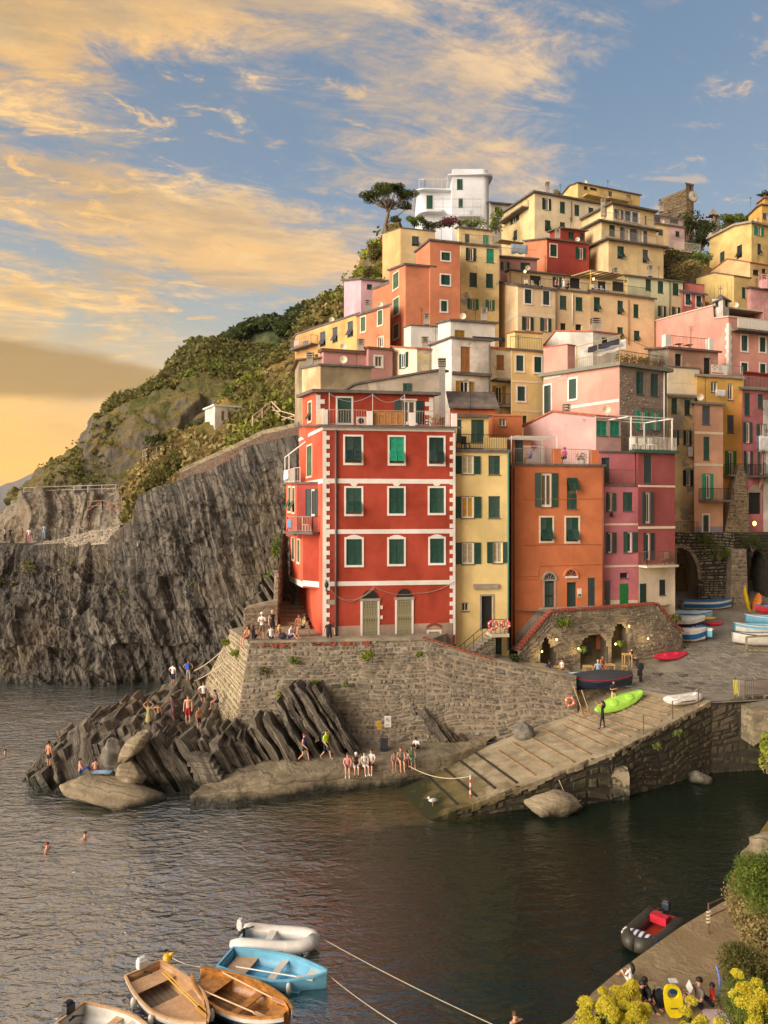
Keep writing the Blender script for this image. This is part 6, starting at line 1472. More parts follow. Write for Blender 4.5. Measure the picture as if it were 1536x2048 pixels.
rf.box(MB(),-.75,4.9,-.1,6.6,-.88,-.84).build('cellar_door',GREEN_D,rw);rf.box(MB(),3.4,5.6,3.9,6.5,-.88,-.83).build('chalkboard',plain('slate_board',S(60,58,56),.8),rw)
for a,b in ((q0t,q1t),(q1t,q2t),(q2t,q3t)):
    n = int((b - a).length / .26);d = (b - a).normalized();nn = Vector((d.y,-d.x,0)).normalized();upv = d.cross(nn).normalized() * -1 if d.cross(nn).z < 0 else d.cross(nn).normalized()
    for k in range(n):
        p,q = a.lerp(b,(k + .06) / n),a.lerp(b,(k + .94) / n);jj = rnd.uniform(-.02,.03)
        vs = [p + nn * (.16 + jj),q + nn * (.16 + jj),q - nn * .3,p - nn * .3];mb = MB();mb.hexa([v - upv * .02 for v in vs] + [v + upv * (.13 + jj) for v in vs]);mb.build('brick',BRICK,rw)
# terrace floor behind that wall
tf_ = [q1t,q2t,GX(1352,57.6,9),GX(1340,60,9),GX(1025,58,9),GX(1024,53.5,9),GX(1080,53.2,9)]
tf_ = [Vector((v.x,v.y,8.92)) for v in tf_];tag(obj('terrace_walk',tf_,[tuple(range(7))],CEMENT),kind='structure')
tag(obj('terrace_ramp',[q0t - Vector((0,0,.1)),q1t - Vector((0,0,.1)),GX(1090,54.2,8.9),GX(1018,54,6.2)],[(0,1,2,3)],CEMENT),kind='structure')

# street wall with vaults on the right
aw = thing('vaulted_street_wall',GX(1430,66,8),'stone wall with plastered vault and ivy carrying the street above the boats','stone wall')
a0b,a1b,a2b = GX(1335,65.2,7.4),GX(1470,66.2,7.4),GX(1580,67.4,7.4)
tz = 14.0
a0t,a1t,a2t = [Vector((v.x,v.y + .15,tz)) for v in (a0b,a1b,a2b)]
stonewall(aw,(a0b,a1b,a1t,a0t),.5,.22,RUBBLE,MORTAR_D,130,seed=91,holes=[arch_hole(-.6,2.75,2.6,5.3)],cell=.2,prot=(.03,.15))
stonewall(aw,(a1b,a2b,a2t,a1t),.5,.24,RUBBLE_D,MORTAR_D,90,seed=92,holes=[arch_hole(1.5,3.1,3.0,5.0),arch_hole(3.4,4.6,2.4,3.6)],cell=.2,prot=(.03,.15))
af = Fac(a0b,a1b);VA = plaster('vault_plaster',S(160,146,124),stain=.3)
pr = [(af.pt(1.075 + 1.68 * math.cos(t),7.4 + 2.6 + 2.7 * math.sin(t)) ) for t in np.linspace(0,math.pi,16)];pr = [af.pt(2.755,7.4)] + pr + [af.pt(-.6,7.4)]
bk = [p - af.n * 3.5 + af.d * 1.0 for p in pr];n = len(pr)
obj('vault',pr + bk,[(i,i + 1,i + 1 + n,i + n) for i in range(n - 1)] + [tuple(range(n,2 * n))],VA,aw,True)
for k in range(15):
    t0,t1 = math.pi * k / 15,math.pi * (k + .92) / 15;q = []
    for t,rr in ((t0,0),(t1,0),(t1,.32),(t0,.32)): q.append(af.pt(1.075 + (1.66 + rr) * math.cos(t),10.0 + (2.7 + rr) * math.sin(t),.14))
    obj('arch_stone',q + [v - af.n * .2 for v in q],[(0,1,2,3),(0,3,7,4),(1,5,6,2),(3,2,6,7),(0,4,5,1)],RUBBLE_W,aw)
bf = Fac(a1b,a2b)
for u0,u1,z1 in ((1.4,3.2,12.6),(3.3,4.7,11.2)):
    mb = MB();a,b,c_,d = bf.pt(u0,7.2,-.02),bf.pt(u1,7.2,-.02),bf.pt(u1,7.2,-2),bf.pt(u0,7.2,-2);up = Vector((0,0,z1 - 7.2));mb.add([a,b,c_,d,a + up,b + up,c_ + up,d + up],[(3,2,6,7),(0,3,7,4),(2,1,5,6),(7,6,5,4)]);mb.build('recess',MORTAR_D,aw)
pa,pb = GX(1461,65.0,7.4),GX(1496,65.4,7.4)
stonewall(aw,(pa,pb,P(1493,1098,65.6),P(1465,1098,65.2)),.5,.24,RUBBLE,MORTAR,40,seed=93)
obj('pier_core',[pa,pb,P(1493,1098,65.6),P(1465,1098,65.2)] + [v + Vector((0,1.4,0)) for v in (pa,pb,P(1493,1098,65.6),P(1465,1098,65.2))],[(0,3,7,4),(1,5,6,2),(3,2,6,7)],MORTAR,aw)
sv = [a0t,a1t,a2t,GX(1600,74,tz),GX(1330,72,tz)];sv = [Vector((v.x,v.y,13.55)) for v in sv];tag(obj('street',sv,[tuple(range(5))],CEMENT),kind='structure')
railing(aw,[GX(1350,65.6,13.9),GX(1396,65.9,13.9)],1.0,.16,IRONB)

# stairs beside the red house
sr = thing('seaward_staircase',GX(590,53,7.7),'flight of stone steps climbing along the red house sea side','staircase')
nst = 13
for k in range(nst):
    Y0 = 52.6 + .78 * k;z1 = 7.72 + .2 * (k + 1)
    x0,x1 = GX(np.interp(k,[0,nst],[558,566]),Y0,0).x,GX(np.interp(k,[0,nst],[618,594]),Y0,0).x
    mb = MB();mb.hexa([Vector((x0,Y0,z1 - .6)),Vector((x1,Y0,z1 - .6)),Vector((x1,Y0 + .95,z1 - .6)),Vector((x0,Y0 + .95,z1 - .6)),Vector((x0,Y0,z1)),Vector((x1,Y0,z1)),Vector((x1,Y0 + .95,z1)),Vector((x0,Y0 + .95,z1))]);mb.build('step',plain('stair_stone',S(150,130,108),.9,var=.25,scale=2),sr)
sw1 = thing('stair_wall',GX(560,55,7.7),'tall mossy rubble wall on the sea side of the steps','stone wall')
stonewall(sw1,(GX(553,53.0,7.0),GX(575,63,9.5),P(574,1000,63),P(557,1140,53.4)),.5,.22,RUBBLE,MORTAR,40,seed=95)
stonewall(sw1,(GX(545,53.0,7.0),GX(553.5,53.0,7.0),P(557,1140,53.4),P(549,1140,53.4)),.3,.22,RUBBLE,MORTAR,20,seed=96)
bw = thing('stone_parapet',GX(520,52.5,7.7),'low broken stone parapet with pale top at the foot of the steps','stone wall')
stonewall(bw,(GX(487,52.0,7.2),GX(555,52.6,7.2),P(555,1205,52.6),P(487,1220,52.0)),.5,.18,RUBBLE,MORTAR,40,seed=97)
tq = [P(487,1220,52.0),P(555,1205,52.6),P(555,1205,52.6) + Vector((0,1.6,.15)),P(487,1220,52.0) + Vector((0,1.6,.1))];obj('top',tq,[(0,1,2,3)],RUBBLE_W,bw)

# brick-edged path climbing over the cliff
pw = thing('cliff_path_wall',P(470,900,71),'curving cobbled path with red brick edge climbing over the dark cliff','path')
lo = [(350,967,75),(402,951,73.6),(457,921,72.6),(493,898,71.5),(598,880,69)]
hi = [(360,946,77),(412,922,76),(462,900,75),(524,869,74),(598,852,72)]
PATHS = stone('path_cobbles',[S(110,90,76),S(134,112,94),S(98,82,70),S(150,128,106)])
for k in range(4):
    stonewall(pw,(P(*lo[k]),P(*lo[k + 1]),P(*hi[k + 1]),P(*hi[k])),.42,.3,PATHS,plain('path_mortar',S(112,92,76),.95,var=.2),55,seed=101 + k,prot=(.02,.05))
    n = int((P(*lo[k + 1]) - P(*lo[k])).length / .5)
    for j in range(n):
        a,b = P(*lo[k]).lerp(P(*lo[k + 1]),j / n),P(*lo[k]).lerp(P(*lo[k + 1]),(j + .92) / n);mb = MB();mb.bar(a - Vector((0,.1,.15)),b - Vector((0,.1,.15)),.3,.34);mb.build('edge_brick',BRICK,pw)
    mb = MB();mb.bar(P(*hi[k]) + Vector((0,0,.15)),P(*hi[k + 1]) + Vector((0,0,.15)),.25,.4);mb.build('upper_kerb',RUBBLE_W,pw)
FEN = plain('fence_wood',S(206,176,150),.8,var=.15)
def post_fence(label,pts,hgt,gap,mat=FEN,x=True,w=.12):
    t = thing('fence',pts[0],label,'fence')
    for a,b in zip(pts[:-1],pts[1:]):
        a,b = Vector(a),Vector(b);n = max(1,int((b - a).length / gap));Z = Vector((0,0,1))
        for i in range(n + 1): MB().bar(a.lerp(b,i / n),a.lerp(b,i / n) + Z * hgt,w).build('post',mat,t)
        MB().bar(a + Z * hgt,b + Z * hgt,w * .8).build('rail',mat,t);MB().bar(a + Z * hgt * .5,b + Z * hgt * .5,w * .6).build('rail',mat,t)
        if x:
            for i in range(n): MB().bar(a.lerp(b,i / n) + Z * .1,a.lerp(b,(i + 1) / n) + Z * hgt * .95,w * .6).build('brace',mat,t)
    return t
post_fence('pale wooden fence peaking over the end of the brick edged path',[P(505,852,78),P(543,822,79),P(562,842,78),P(590,850,77)],1.0,1.0)
post_fence('thin pale railing along the headland walk',[P(48,990,116.5),P(120,987,116.5),P(232,984,115.5)],1.1,2.2,plain('pale_iron',S(190,176,150),.7),False,.09)
post_fence('brown timber fence at the cliff viewpoint',[P(176,1022,97),P(205,1020,96),P(240,1030,94)],1.2,1.4,plain('brown_timber',S(140,100,76),.8))
post_fence('weathered balustrade at the bend of the cliff path',[P(286,925,98),P(296,922,96),P(330,912,97),P(390,905,99)],1.5,1.0,plain('grey_timber',S(150,130,108),.8))
post_fence('iron railing along the seaward lookout',[P(-20,1083,92),P(40,1083,92),P(100,1078,91),P(180,1070,90)],1.0,1.6,IRON,False,.05)
lk = thing('lookout_wall',P(150,1085,84),'low grey stone parapet of the seaward lookout','stone wall')
stonewall(lk,(P(55,1102,83.5),P(240,1085,79),P(240,1050,80),P(55,1092,85)),.8,.35,RUBBLE,MORTAR,40,seed=111)
obj('top',[P(55,1092,85),P(240,1050,80),P(240,1050,80) + Vector((0,14,0)),P(55,1092,85) + Vector((0,8,0))],[(0,1,2,3)],CEMENT,lk)
shd = house('white_shed','small white shed with brown doors among the scrub above the cliff',WHTP,[(410,101,820),(430,97,812)],(487,99),20,wins=[('c',456,823,472,843,dict(sh=BROWN)),('k',443,823,449,840,dict(sh=BROWN))],roof=(.25,.2),roofmat=WHT,cat='shed',group=None)
# railing of the piazza edge and ramp top
pr_ = thing('piazza_railing',(27,47.8,4.25),'rusty iron railing along the piazza edge above the harbour','railing')
railing(pr_,[GX(1490,47.9,4.3),GX(1600,49.0,4.3)],1.0,.16,IRONB)
rp_ = thing('slipway_railing',RR[3],'thin rail of iron stanchions and rope beside the top of the slipway','railing')
sp = [ramp_pt(2.32,.03),ramp_pt(2.62,.03),ramp_pt(2.9,.03)]
for p in sp: MB().bar(p,p + Vector((0,0,1.1)),.05).build('stanchion',IRONB,rp_)
mb = MB()
for a,b in zip(sp[:-1],sp[1:]): mb.tube([a.lerp(b,t) + Vector((0,0,1.05 - .5 * t * (1 - t))) for t in np.linspace(0,1,7)],.02,4)
mb.build('rope',FEN,rp_)
brd = thing('stone_footbridge',GX(1520,46,3.2),'arched stone footbridge abutment with pale rough top at the harbour wall','bridge')
mb = MB();n = 14
for k in range(n):
    a0,a1 = k / n,(k + 1) / n;X0,X1 = 21.8 + 9 * a0,21.8 + 9 * a1;zz = lambda t: 4.1 + .35 * math.sin(math.pi * min(1,t * 1.2));zl = lambda t: 3.6 - 1.6 * (1 - min(1,t * 2.2)) ** 2
    mb.hexa([Vector((X0,45.3,zl(a0))),Vector((X1,45.3,zl(a1))),Vector((X1,46.9,zl(a1))),Vector((X0,46.9,zl(a0))),Vector((X0,45.3,zz(a0))),Vector((X1,45.3,zz(a1))),Vector((X1,46.9,zz(a1))),Vector((X0,46.9,zz(a0)))])
mb.build('span',RUBBLE_W,brd)
blk = thing('mooring_block',G(1226,1600,0),'big squared concrete block against the slipway wall','block')
c0 = G(1222,1605,-.3);hw,dp = .88,1.2
vs = []
for z,s_ in ((-.6,1.0),(1.6,.98),(2.05,.9),(2.12,.5)): vs += [c0 + Vector((a * hw * s_ + .25 * z * .05,b * dp * s_ + .7,z)) for a,b in ((-1,-1),(1,-1),(1,1),(-1,1))]
obj('block',vs,[(i * 4 + j,i * 4 + (j + 1) % 4,i * 4 + 4 + (j + 1) % 4,i * 4 + 4 + j) for i in range(3) for j in range(4)] + [(12,13,14,15)],rock('block_concrete',S(128,116,96),S(156,142,118),S(176,160,134),bed=(.1,.1,1),freq=1,wetz=.2,ochre=.2,veins=0),blk)

# ---- near quay and the slope below the viewpoint
nq = [G(1080,2075,1.0),G(1142,2036,1.0),G(1186,1984,1.0),G(1234,1944,1.0),G(1292,1902,1.0),G(1362,1853,1.0),G(1442,1806,1.0),G(1475,1790,1.0),Vector((24,33,1)),Vector((24,14,1)),Vector((3,18,1))]
NQ = rock('near_quay_cement',S(128,110,84),S(160,138,104),S(180,158,122),bed=(.1,.2,1),freq=.8,wetz=.1,ochre=.3,veins=0,joint=.2)
n = len(nq);tag(obj('near_quay',nq + [v + Vector((-.15,.1,-2)) for v in nq],[tuple(range(n))] + [((i + 1) % n,i,i + n,(i + 1) % n + n) for i in range(n)],NQ),kind='structure')
def zf_(X,Y):
    s_ = np.interp(Y,[0,3,21,22.3,23.5,40],[14.4,13.0,.75,.3,-4,-4]);xr = np.interp(Y,[0,10,18,22,28,34],[6,5.6,8.2,10.3,12.6,15])
    return np.maximum(s_,np.where(X > xr - .6,.8 + (X - xr) * np.interp(Y,[0,20,30],[1.0,1.3,1.5]) + s_ * .25,-9))
gx = np.linspace(-6,24,90);gy = np.linspace(1.5,33,90);XX,YY = np.meshgrid(gx,gy)
ZZ = zf_(XX,YY) + .25 * fbm(XX * .7,YY * .7,1.3,4);ZZ = np.where((XX < 3) & (YY > 6),np.minimum(ZZ,15.0 - .69 * YY - (3 - XX) * .8),ZZ)
tag(grid_mesh('near_slope',np.stack([XX,YY,ZZ],-1),hillmat('near_slope_soil',S(110,100,56),S(150,122,76),S(150,124,88),.3)),kind='structure')

# ================================================================== plants
def leaves(C,size,n_per=1,flat=0.3,asp=2.0,seed=1,droop=0.0):
    """one small pointed leaf (two triangles) at each point; returns vertices and faces"""
    r = np.random.default_rng(seed);C = np.repeat(C,n_per,axis=0);n = len(C)
    a = r.normal(size=(n,3));a[:,2] = a[:,2] * (1 - flat) - droop;a /= np.linalg.norm(a,axis=1,keepdims=True) + 1e-9
    b = np.cross(a,r.normal(size=(n,3)));b /= np.linalg.norm(b,axis=1,keepdims=True) + 1e-9
    s = (size * r.uniform(.6,1.4,n))[:,None];c = C + r.normal(size=(n,3)) * (size * (1.2 if n_per > 1 else 0))
    V = np.stack([c - a * s * .5,c + b * s * .5 / asp,c + a * s * .5,c - b * s * .5 / asp],1).reshape(-1,3)
    return V,np.arange(n * 4).reshape(-1,4)
def shell(n,seed,pw=.45):
    r = np.random.default_rng(seed);d = r.normal(size=(n,3));d /= np.linalg.norm(d,axis=1,keepdims=True);return d * (r.uniform(0,1,n) ** pw)[:,None]
LEAF = {'olive': leafmat('olive_leaf',S(84,84,44),S(136,128,72)),'green': leafmat('green_leaf',S(76,98,40),S(142,152,66)),'dark': leafmat('dark_leaf',S(50,62,36),S(92,100,54)),
        'bright': leafmat('bright_leaf',S(112,128,44),S(170,172,64)),'dry': leafmat('dry_grass',S(132,118,76),S(184,164,110)),'pine': leafmat('pine_needle',S(40,56,22),S(104,112,44)),
        'plum': leafmat('plum_leaf',S(84,42,52),S(150,90,96)),'yellow': leafmat('yellow_flower',S(226,206,50),S(250,240,104),.35),'red': leafmat('pink_flower',S(170,50,70),S(210,110,120))}
BARK = plain('bark',S(120,104,86),.9,var=.3,scale=3)
def bush(label,c,r3,n,size,kind,seed,name='bush',cat='bush',group=None,lumps=9,stem=True,droop=0.0):
    c = Vector(c);t = thing(name,c - Vector((0,0,r3[2] * .9)),label,cat,group);r = np.random.default_rng(seed)
    cs = shell(lumps,seed + 1,.4) * .68;L = []
    for k in range(lumps): L.append(cs[k] + shell(n // lumps,seed + 10 + k,.38) * r.uniform(.28,.46))
    C = np.concatenate(L) * np.array(r3) + np.array(c);V,Fq = leaves(C,size,1,.2,1.8,seed,droop)
    o_ = Vector(c);np_mesh('foliage',V - np.array(c),Fq,LEAF[kind],t,False,o_)
    if stem:
        mb = MB()
        for k in range(min(6,lumps)):
            e = Vector(cs[k] * np.array(r3) * .9) + c;b0 = c - Vector((0,0,r3[2] * .95));mb.tube([b0,b0.lerp(e,.5) + Vector((0,0,r3[2] * .1)),e],[.05 * max(r3),.03 * max(r3),.012 * max(r3)],5)
        mb.build('stem',BARK,t)
    return t
def scrub(name,A,n,size,kind,seed,mask=None,per=14,dome=1.0,rows=None):
    """low macchia over a land surface: uncountable"""
    r = np.random.default_rng(seed);nv,nu = A.shape[:2];i0,i1 = rows or (0,nv - 1)
    i = r.integers(i0,i1,n * 3);j = r.integers(0,nu - 1,n * 3);f,g = r.uniform(0,1,(2,n * 3,1))
    Pt = A[i,j] * (1 - f) * (1 - g) + A[np.minimum(i + 1,nv - 1),j] * f * (1 - g) + A[i,np.minimum(j + 1,nu - 1)] * (1 - f) * g + A[np.minimum(i + 1,nv - 1),np.minimum(j + 1,nu - 1)] * f * g
    keep = np.ones(len(Pt),bool) if mask is None else mask(Pt);Pt = Pt[keep][:n]
    C = np.repeat(Pt,per,0);k = len(C);s = np.repeat(r.uniform(.5,1.5,len(Pt)) ** 1.5,per) * dome
    d = r.normal(size=(k,3));d[:,2] = np.abs(d[:,2]);d /= np.linalg.norm(d,axis=1,keepdims=True);C = C + d * (s * r.uniform(.6,1,k))[:,None] * np.array((1,1,.8))
    V,Fq = leaves(C,size,1,.2,1.5,seed);return tag(np_mesh(name,V,Fq,LEAF[kind]),kind='stuff')
nz = lambda P_,s,o_: fbm(P_[:,0] * s + o_,P_[:,1] * s,P_[:,2] * s,3)
scrub('hillside_scrub',hillA,2600,.95,'olive',1,lambda P_: (P_[:,2] > 41 + 8 * nz(P_,.05,3)) & (nz(P_,.04,9) > -.15),18,1.1)
scrub('hillside_green_scrub',hillA,1100,.9,'green',2,lambda P_: (P_[:,2] > 44) & (nz(P_,.05,1) > .0),18,1.1)
scrub('headland_scrub',hillA,330,.7,'olive',4,lambda P_: (P_[:,2] < 32) & (P_[:,0] < -48) & (nz(P_,.08,4) > -.1),14,1.1)
scrub('spur_scrub',spurA,1100,.6,'olive',5,lambda P_: (nz(P_,.09,2) > -.1) & (P_[:,0] > -30),18,1.0)
scrub('spur_bright_scrub',spurA,700,.55,'bright',6,lambda P_: (nz(P_,.08,7) > .05) & (P_[:,0] > -24),18,.8)
scrub('spur_dry_grass',spurA,700,.8,'dry',7,lambda P_: nz(P_,.1,12) > .0,14,.6)
scrub('cliff_tufts',cliffA,130,.35,'olive',8,lambda P_: (P_[:,2] > 7) & (nz(P_,.15,5) > .25),20,.5,rows=(40,300))
rA = np.array([[[*P(px,py,Y)] for px,py,Y in r_] for r_ in ([(380,735,300),(440,700,300),(500,660,310),(560,655,310),(640,665,318)],[(380,715,322),(450,680,322),(500,648,324),(545,641,326),(640,650,330)])])
scrub('ridge_scrub',rA,500,2.6,'dark',9,None,14,2.4)
rA = np.array([[[*P(px,py,Y)] for px,py,Y in r_] for r_ in ([(560,670,500),(600,640,500),(640,640,500),(700,650,500)],[(580,630,520),(610,613,520),(640,610,520),(700,625,520)])])
scrub('far_ridge_scrub',rA,300,4.2,'dark',10,None,12,3.6)
for k,(px,py,Y,rx,rz,kind,n,lab) in enumerate([
    (566,662,112,2.0,1.9,'dark',1500,'dark round tree at the seaward edge below the far ridges'),
    (556,722,108,2.6,1.8,'bright',1300,'bright yellow green shrub below the yellow row house'),
    (512,752,106,2.8,1.7,'bright',1300,'sprawling bright shrub on the spur above the white shed'),
    (472,778,107,2.4,1.4,'green',1000,'green shrub on the spur ridge next to the sprawling bright shrub'),
    (400,852,104,2.2,1.4,'dark',900,'dark bush against the sea side of the white shed'),
    (330,885,103,3.2,1.7,'dark',1300,'broad dark bush with dry rim on the cliff bend'),
    (310,948,92,1.7,1.6,'olive',900,'olive bush at the start of the brick edged path'),
    (345,930,92,2.0,2.2,'olive',1000,'tall olive shrub beside the cliff balustrade'),
    (415,905,92,2.6,1.0,'dry',1100,'dry golden bush along the upper side of the path'),
    (462,886,94,2.6,1.2,'olive',1000,'grey green bush below the white shed'),
    (516,838,95,1.4,1.6,'dark',700,'dark bush between the white shed and the fence peak'),
    (548,800,94,2.6,2.4,'olive',1300,'big drooping palm like bush above the fence peak'),
    (580,795,88,1.4,2.6,'dry',900,'tall dry shrub against the olive beige house'),
    (828,440,116,2.0,1.2,'green',900,'green bush at the foot of the white villa'),
    (866,448,114,2.6,.7,'dark',700,'low dark hedge in front of the villa'),
    (899,441,115,2.3,1.1,'plum',900,'plum red bush in front of the white villa'),
    (940,452,113,3.2,.8,'green',800,'low green hedge between the plum red bush and the cream corner house'),
    (992,440,114,1.5,2.2,'green',800,'tall green bush between the villa and the cream corner house'),
    (1112,385,122,1.0,.9,'dry',400,'dry tuft on the roof line of the cream corner house'),
    (1375,450,136,3.6,3.0,'dark',1300,'dark tree crown below the castle clock'),
    (1408,452,140,3.0,2.6,'dark',1200,'dark tree between the castle and the bell tower'),
    (1402,478,130,2.6,2.2,'dark',1000,'shady tree under the bell tower'),
    (1455,443,144,2.8,1.6,'green',900,'green treetop just beside the bell tower'),
    (1482,438,146,3.0,1.8,'green',900,'green treetop beside the bright yellow house'),
    (1345,520,112,3.0,1.8,'olive',1000,'grassy shrub on the rough bank below the white balustrade'),
    (1400,522,112,2.8,1.7,'green',1000,'green shrub on the rough bank beside the broad yellow house'),
    (1372,540,108,3.0,1.5,'dry',900,'dry grass bank above the coral house'),
    (1345,556,104,2.0,1.0,'olive',600,'olive tuft on the bank behind the pale green house'),
    (748,508,112,1.4,2.0,'olive',800,'scrubby bush clinging to the slope beside the cream block house'),
    (732,545,108,2.0,1.8,'olive',900,'ragged bush above the lavender house'),
    (555,1100,62,.7,1.4,'green',700,'hanging green creeper on the wall beside the red house wing'),
    (548,1150,60,1.0,.7,'green',600,'green tuft at the top of the rock beside the steps')]):
    bush(lab,P(px,py,Y),(rx,rx * .9,rz),n,.30 * max(.5,Y / 110) * (1.2 if n > 900 else 1),kind,200 + k * 7,cat='bush' if 'tree' not in lab else 'tree',name='bush' if 'tree' not in lab else 'tree')
# tufts growing out of the masonry
for k,(px,py,rx,kind,lab) in enumerate([(735,1311,.62,'bright','leafy tuft high on the wall below the second door'),(587,1321,.42,'green','round tuft below the seated crowd on the wall'),(530,1343,.42,'olive','olive tuft low on the wall near its sunlit corner'),
    (476,1309,.55,'bright','bright clump on the sunlit corner of the wall'),(451,1285,.38,'bright','bright clump spilling over the sunlit side of the wall'),(562,1390,.38,'bright','small bright tuft beside the upturned slabs'),(632,1364,.38,'green','green tuft above the upturned slabs'),(690,1369,.26,'green','little green tuft in the middle of the wall'),
    (838,1306,.28,'green','little green tuft near the bend of the wall')]):
    bush(lab,P(px,py,46.9 if px > 500 else 49.2) + Vector((0,-.1,0)),(rx,.35,rx * .8),420,.13,kind,700 + k * 5,name='wall_plant',cat='plant',stem=True,droop=.3)
for px,py,Y,rx,kind,lab in ((1130,1246,52.6,.8,'green','trailing green plant over the cellar wall'),(1350,1236,55.9,.55,'olive','yellowish tuft on the sloping end of the cellar wall'),(1168,1300,52.9,.4,'green','small plant between the cellar openings'),(1243,1287,54.0,.4,'green','creeper beside the arched cellar'),
                           (1030,1318,51.2,.6,'dark','ivy on the low rocks between the yellow house stair and the cellar wall'),(1437,1100,65.6,1.5,'green','ivy mass hanging on the street wall beside the vault'),(1410,1082,65.7,1.0,'green','ivy tuft at the top of the street wall'),(1505,1085,66,1.2,'dark','dark ivy over the arch of the street wall beyond the stone pier')):
    bush(lab,P(px,py,Y),(rx,.5,rx * .7),600,.15,kind,int(px),name='wall_plant',cat='plant',droop=.35)
for px,py,Y,lb in ((1316,1493,42.6,'little green tuft low on the dark slipway wall'),(1357,1465,43.6,'small tuft at the slipway wall top beside the iron stanchions')): bush(lb,P(px,py,Y),(.35,.2,.25),200,.12,'green',int(px),name='wall_plant',cat='plant')

# umbrella pine
pin = thing('umbrella_pine',P(776,470,110),'umbrella pine with flat crown standing against the sky','tree')
tk = [P(775,474,110),P(770,452,110),P(776,430,110),P(775,415,110)]
mb = MB();mb.tube(tk,[.34,.28,.24,.2],8);ends = []
r_ = random.Random(77)
for k in range(17):
    a = 2 * math.pi * k / 17 + r_.uniform(-.2,.2);rr = r_.uniform(.35,1.0);e = P(777,415,110) + Vector((3.7 * rr * math.cos(a),2.6 * rr * math.sin(a),2.55 - 1.5 * rr * rr + r_.uniform(-.2,.3)));ends.append(e)
    s_ = tk[2].lerp(tk[3],r_.random());m_ = s_.lerp(e,.5) + Vector((0,0,-.25));mb.tube([s_,m_,e],[.13,.08,.03],5)
e = P(814,416,109.6);ends.append(e);mb.tube([P(774,446,110),P(795,432,109.8),e],[.14,.09,.03],5);e = P(790,440,109.6);ends.append(e)
mb.build('trunk',BARK,pin,True)
L = []
for k,e in enumerate(ends):
    big = k < 17;q = shell(420 if big else 300,900 + k,.4) * (np.array((1.25,1.15,.5)) if big else np.array((.8,.7,.5)));q[:,2] = q[:,2] * .9 + .12;L.append(q + np.array(e))
V,Fq = leaves(np.concatenate(L),.32,1,.1,3.0,5);np_mesh('crown',V,Fq,LEAF['pine'],pin)
# distant pine at the right edge
bush('feathery pine top above the bright yellow house',P(1532,386,140),(2.0,1.5,.5),500,.3,'dark',555,name='tree',cat='tree')

# ---- foreground planting
def near(label,px,py,Y,r3,n,size,kind,seed,name='bush',cat='bush',droop=0,lumps=12): return bush(label,P(px,py,Y),r3,n,size,kind,seed,name,cat,None,lumps,True,droop)
near('bright green feathery bush above the tan rocks on the near slope',1518,1755,15,(.65,.7,.75),14000,.045,'green',31,lumps=40)
near('brown twiggy bush above the near quay',1500,1812,16.5,(.55,.7,.65),7000,.07,'dry',33,lumps=40)
near('dry grassy bush at the corner of the near quay steps',1520,1870,15,(.5,.7,.5),7000,.07,'dry',36,lumps=40)
near('olive bush beside the bathers on the near quay',1500,1945,13,(.62,.7,.5),12000,.045,'olive',35,lumps=44)
near('dense green bush under the tall yellow flower clump',1512,2025,11,(.6,.7,.5),12000,.04,'green',37,lumps=44)
near('yellow leaved branch hanging before the stone footbridge',1535,1500,13,(.16,.3,.42),500,.07,'bright',38,lumps=9)
boulder('boulder','tan rock above the pale rock on the near slope',P(1530,1690,15.5),(.28,.3,.26),(0,.3,0),BOULD,33.0)
boulder('boulder','pale rock under the feathery bush on the near slope',P(1518,1712,15.6),(.3,.3,.16),(0,.1,0),BOULD,36.0)
def euphorbia(label,px,py,Y,heads,seed):
    r = random.Random(seed);c = P(px,py,Y);t = thing('yellow_flower_plant',c - Vector((0,0,1.0)),label,'flowering plant')
    for k in range(heads[0]):
        a = Vector((r.uniform(-1,1) * heads[1],r.uniform(-.25,.25),r.uniform(-1,1) * heads[2]));h_ = c + a;rad = r.uniform(.055,.10)
        q = shell(420,seed * 31 + k,.25) * rad;q[:,2] = np.abs(q[:,2]) * .9;V,Fq = leaves(q,.019,1,.1,1.15,seed + k);np_mesh('flower_head',V,Fq,LEAF['yellow'],t,False,h_)
        b = c + Vector((a.x * .4,a.y,-1.1));MB().tube([b,b.lerp(h_,.6) + Vector((0,0,-.05)),h_],[.018,.012,.008],5).build('stem',LEAF['green'],t)
    q = shell(900,seed + 5,.5) * np.array((heads[1] * 1.05,.3,heads[2])) + np.array((0,0,-.22));V,Fq = leaves(q,.06,1,.2,2.4,seed);np_mesh('foliage',V,Fq,LEAF['green'],t,False,c)
euphorbia('big clump of yellow flower heads in front of the bathers',1236,2022,8.5,(38,.32,.16),3)
euphorbia('small clump of yellow flowers at the water side of the big clump',1172,2034,8.6,(8,.1,.1),5)
euphorbia('yellow flower clump in front of the yellow float',1392,2034,8.4,(10,.16,.1),7)
euphorbia('tall yellow flower clump against the olive bush on the near slope',1500,1985,8.3,(16,.15,.25),9)
euphorbia('low yellow flowers below the tall yellow flower clump',1515,2035,8.0,(10,.14,.1),11)
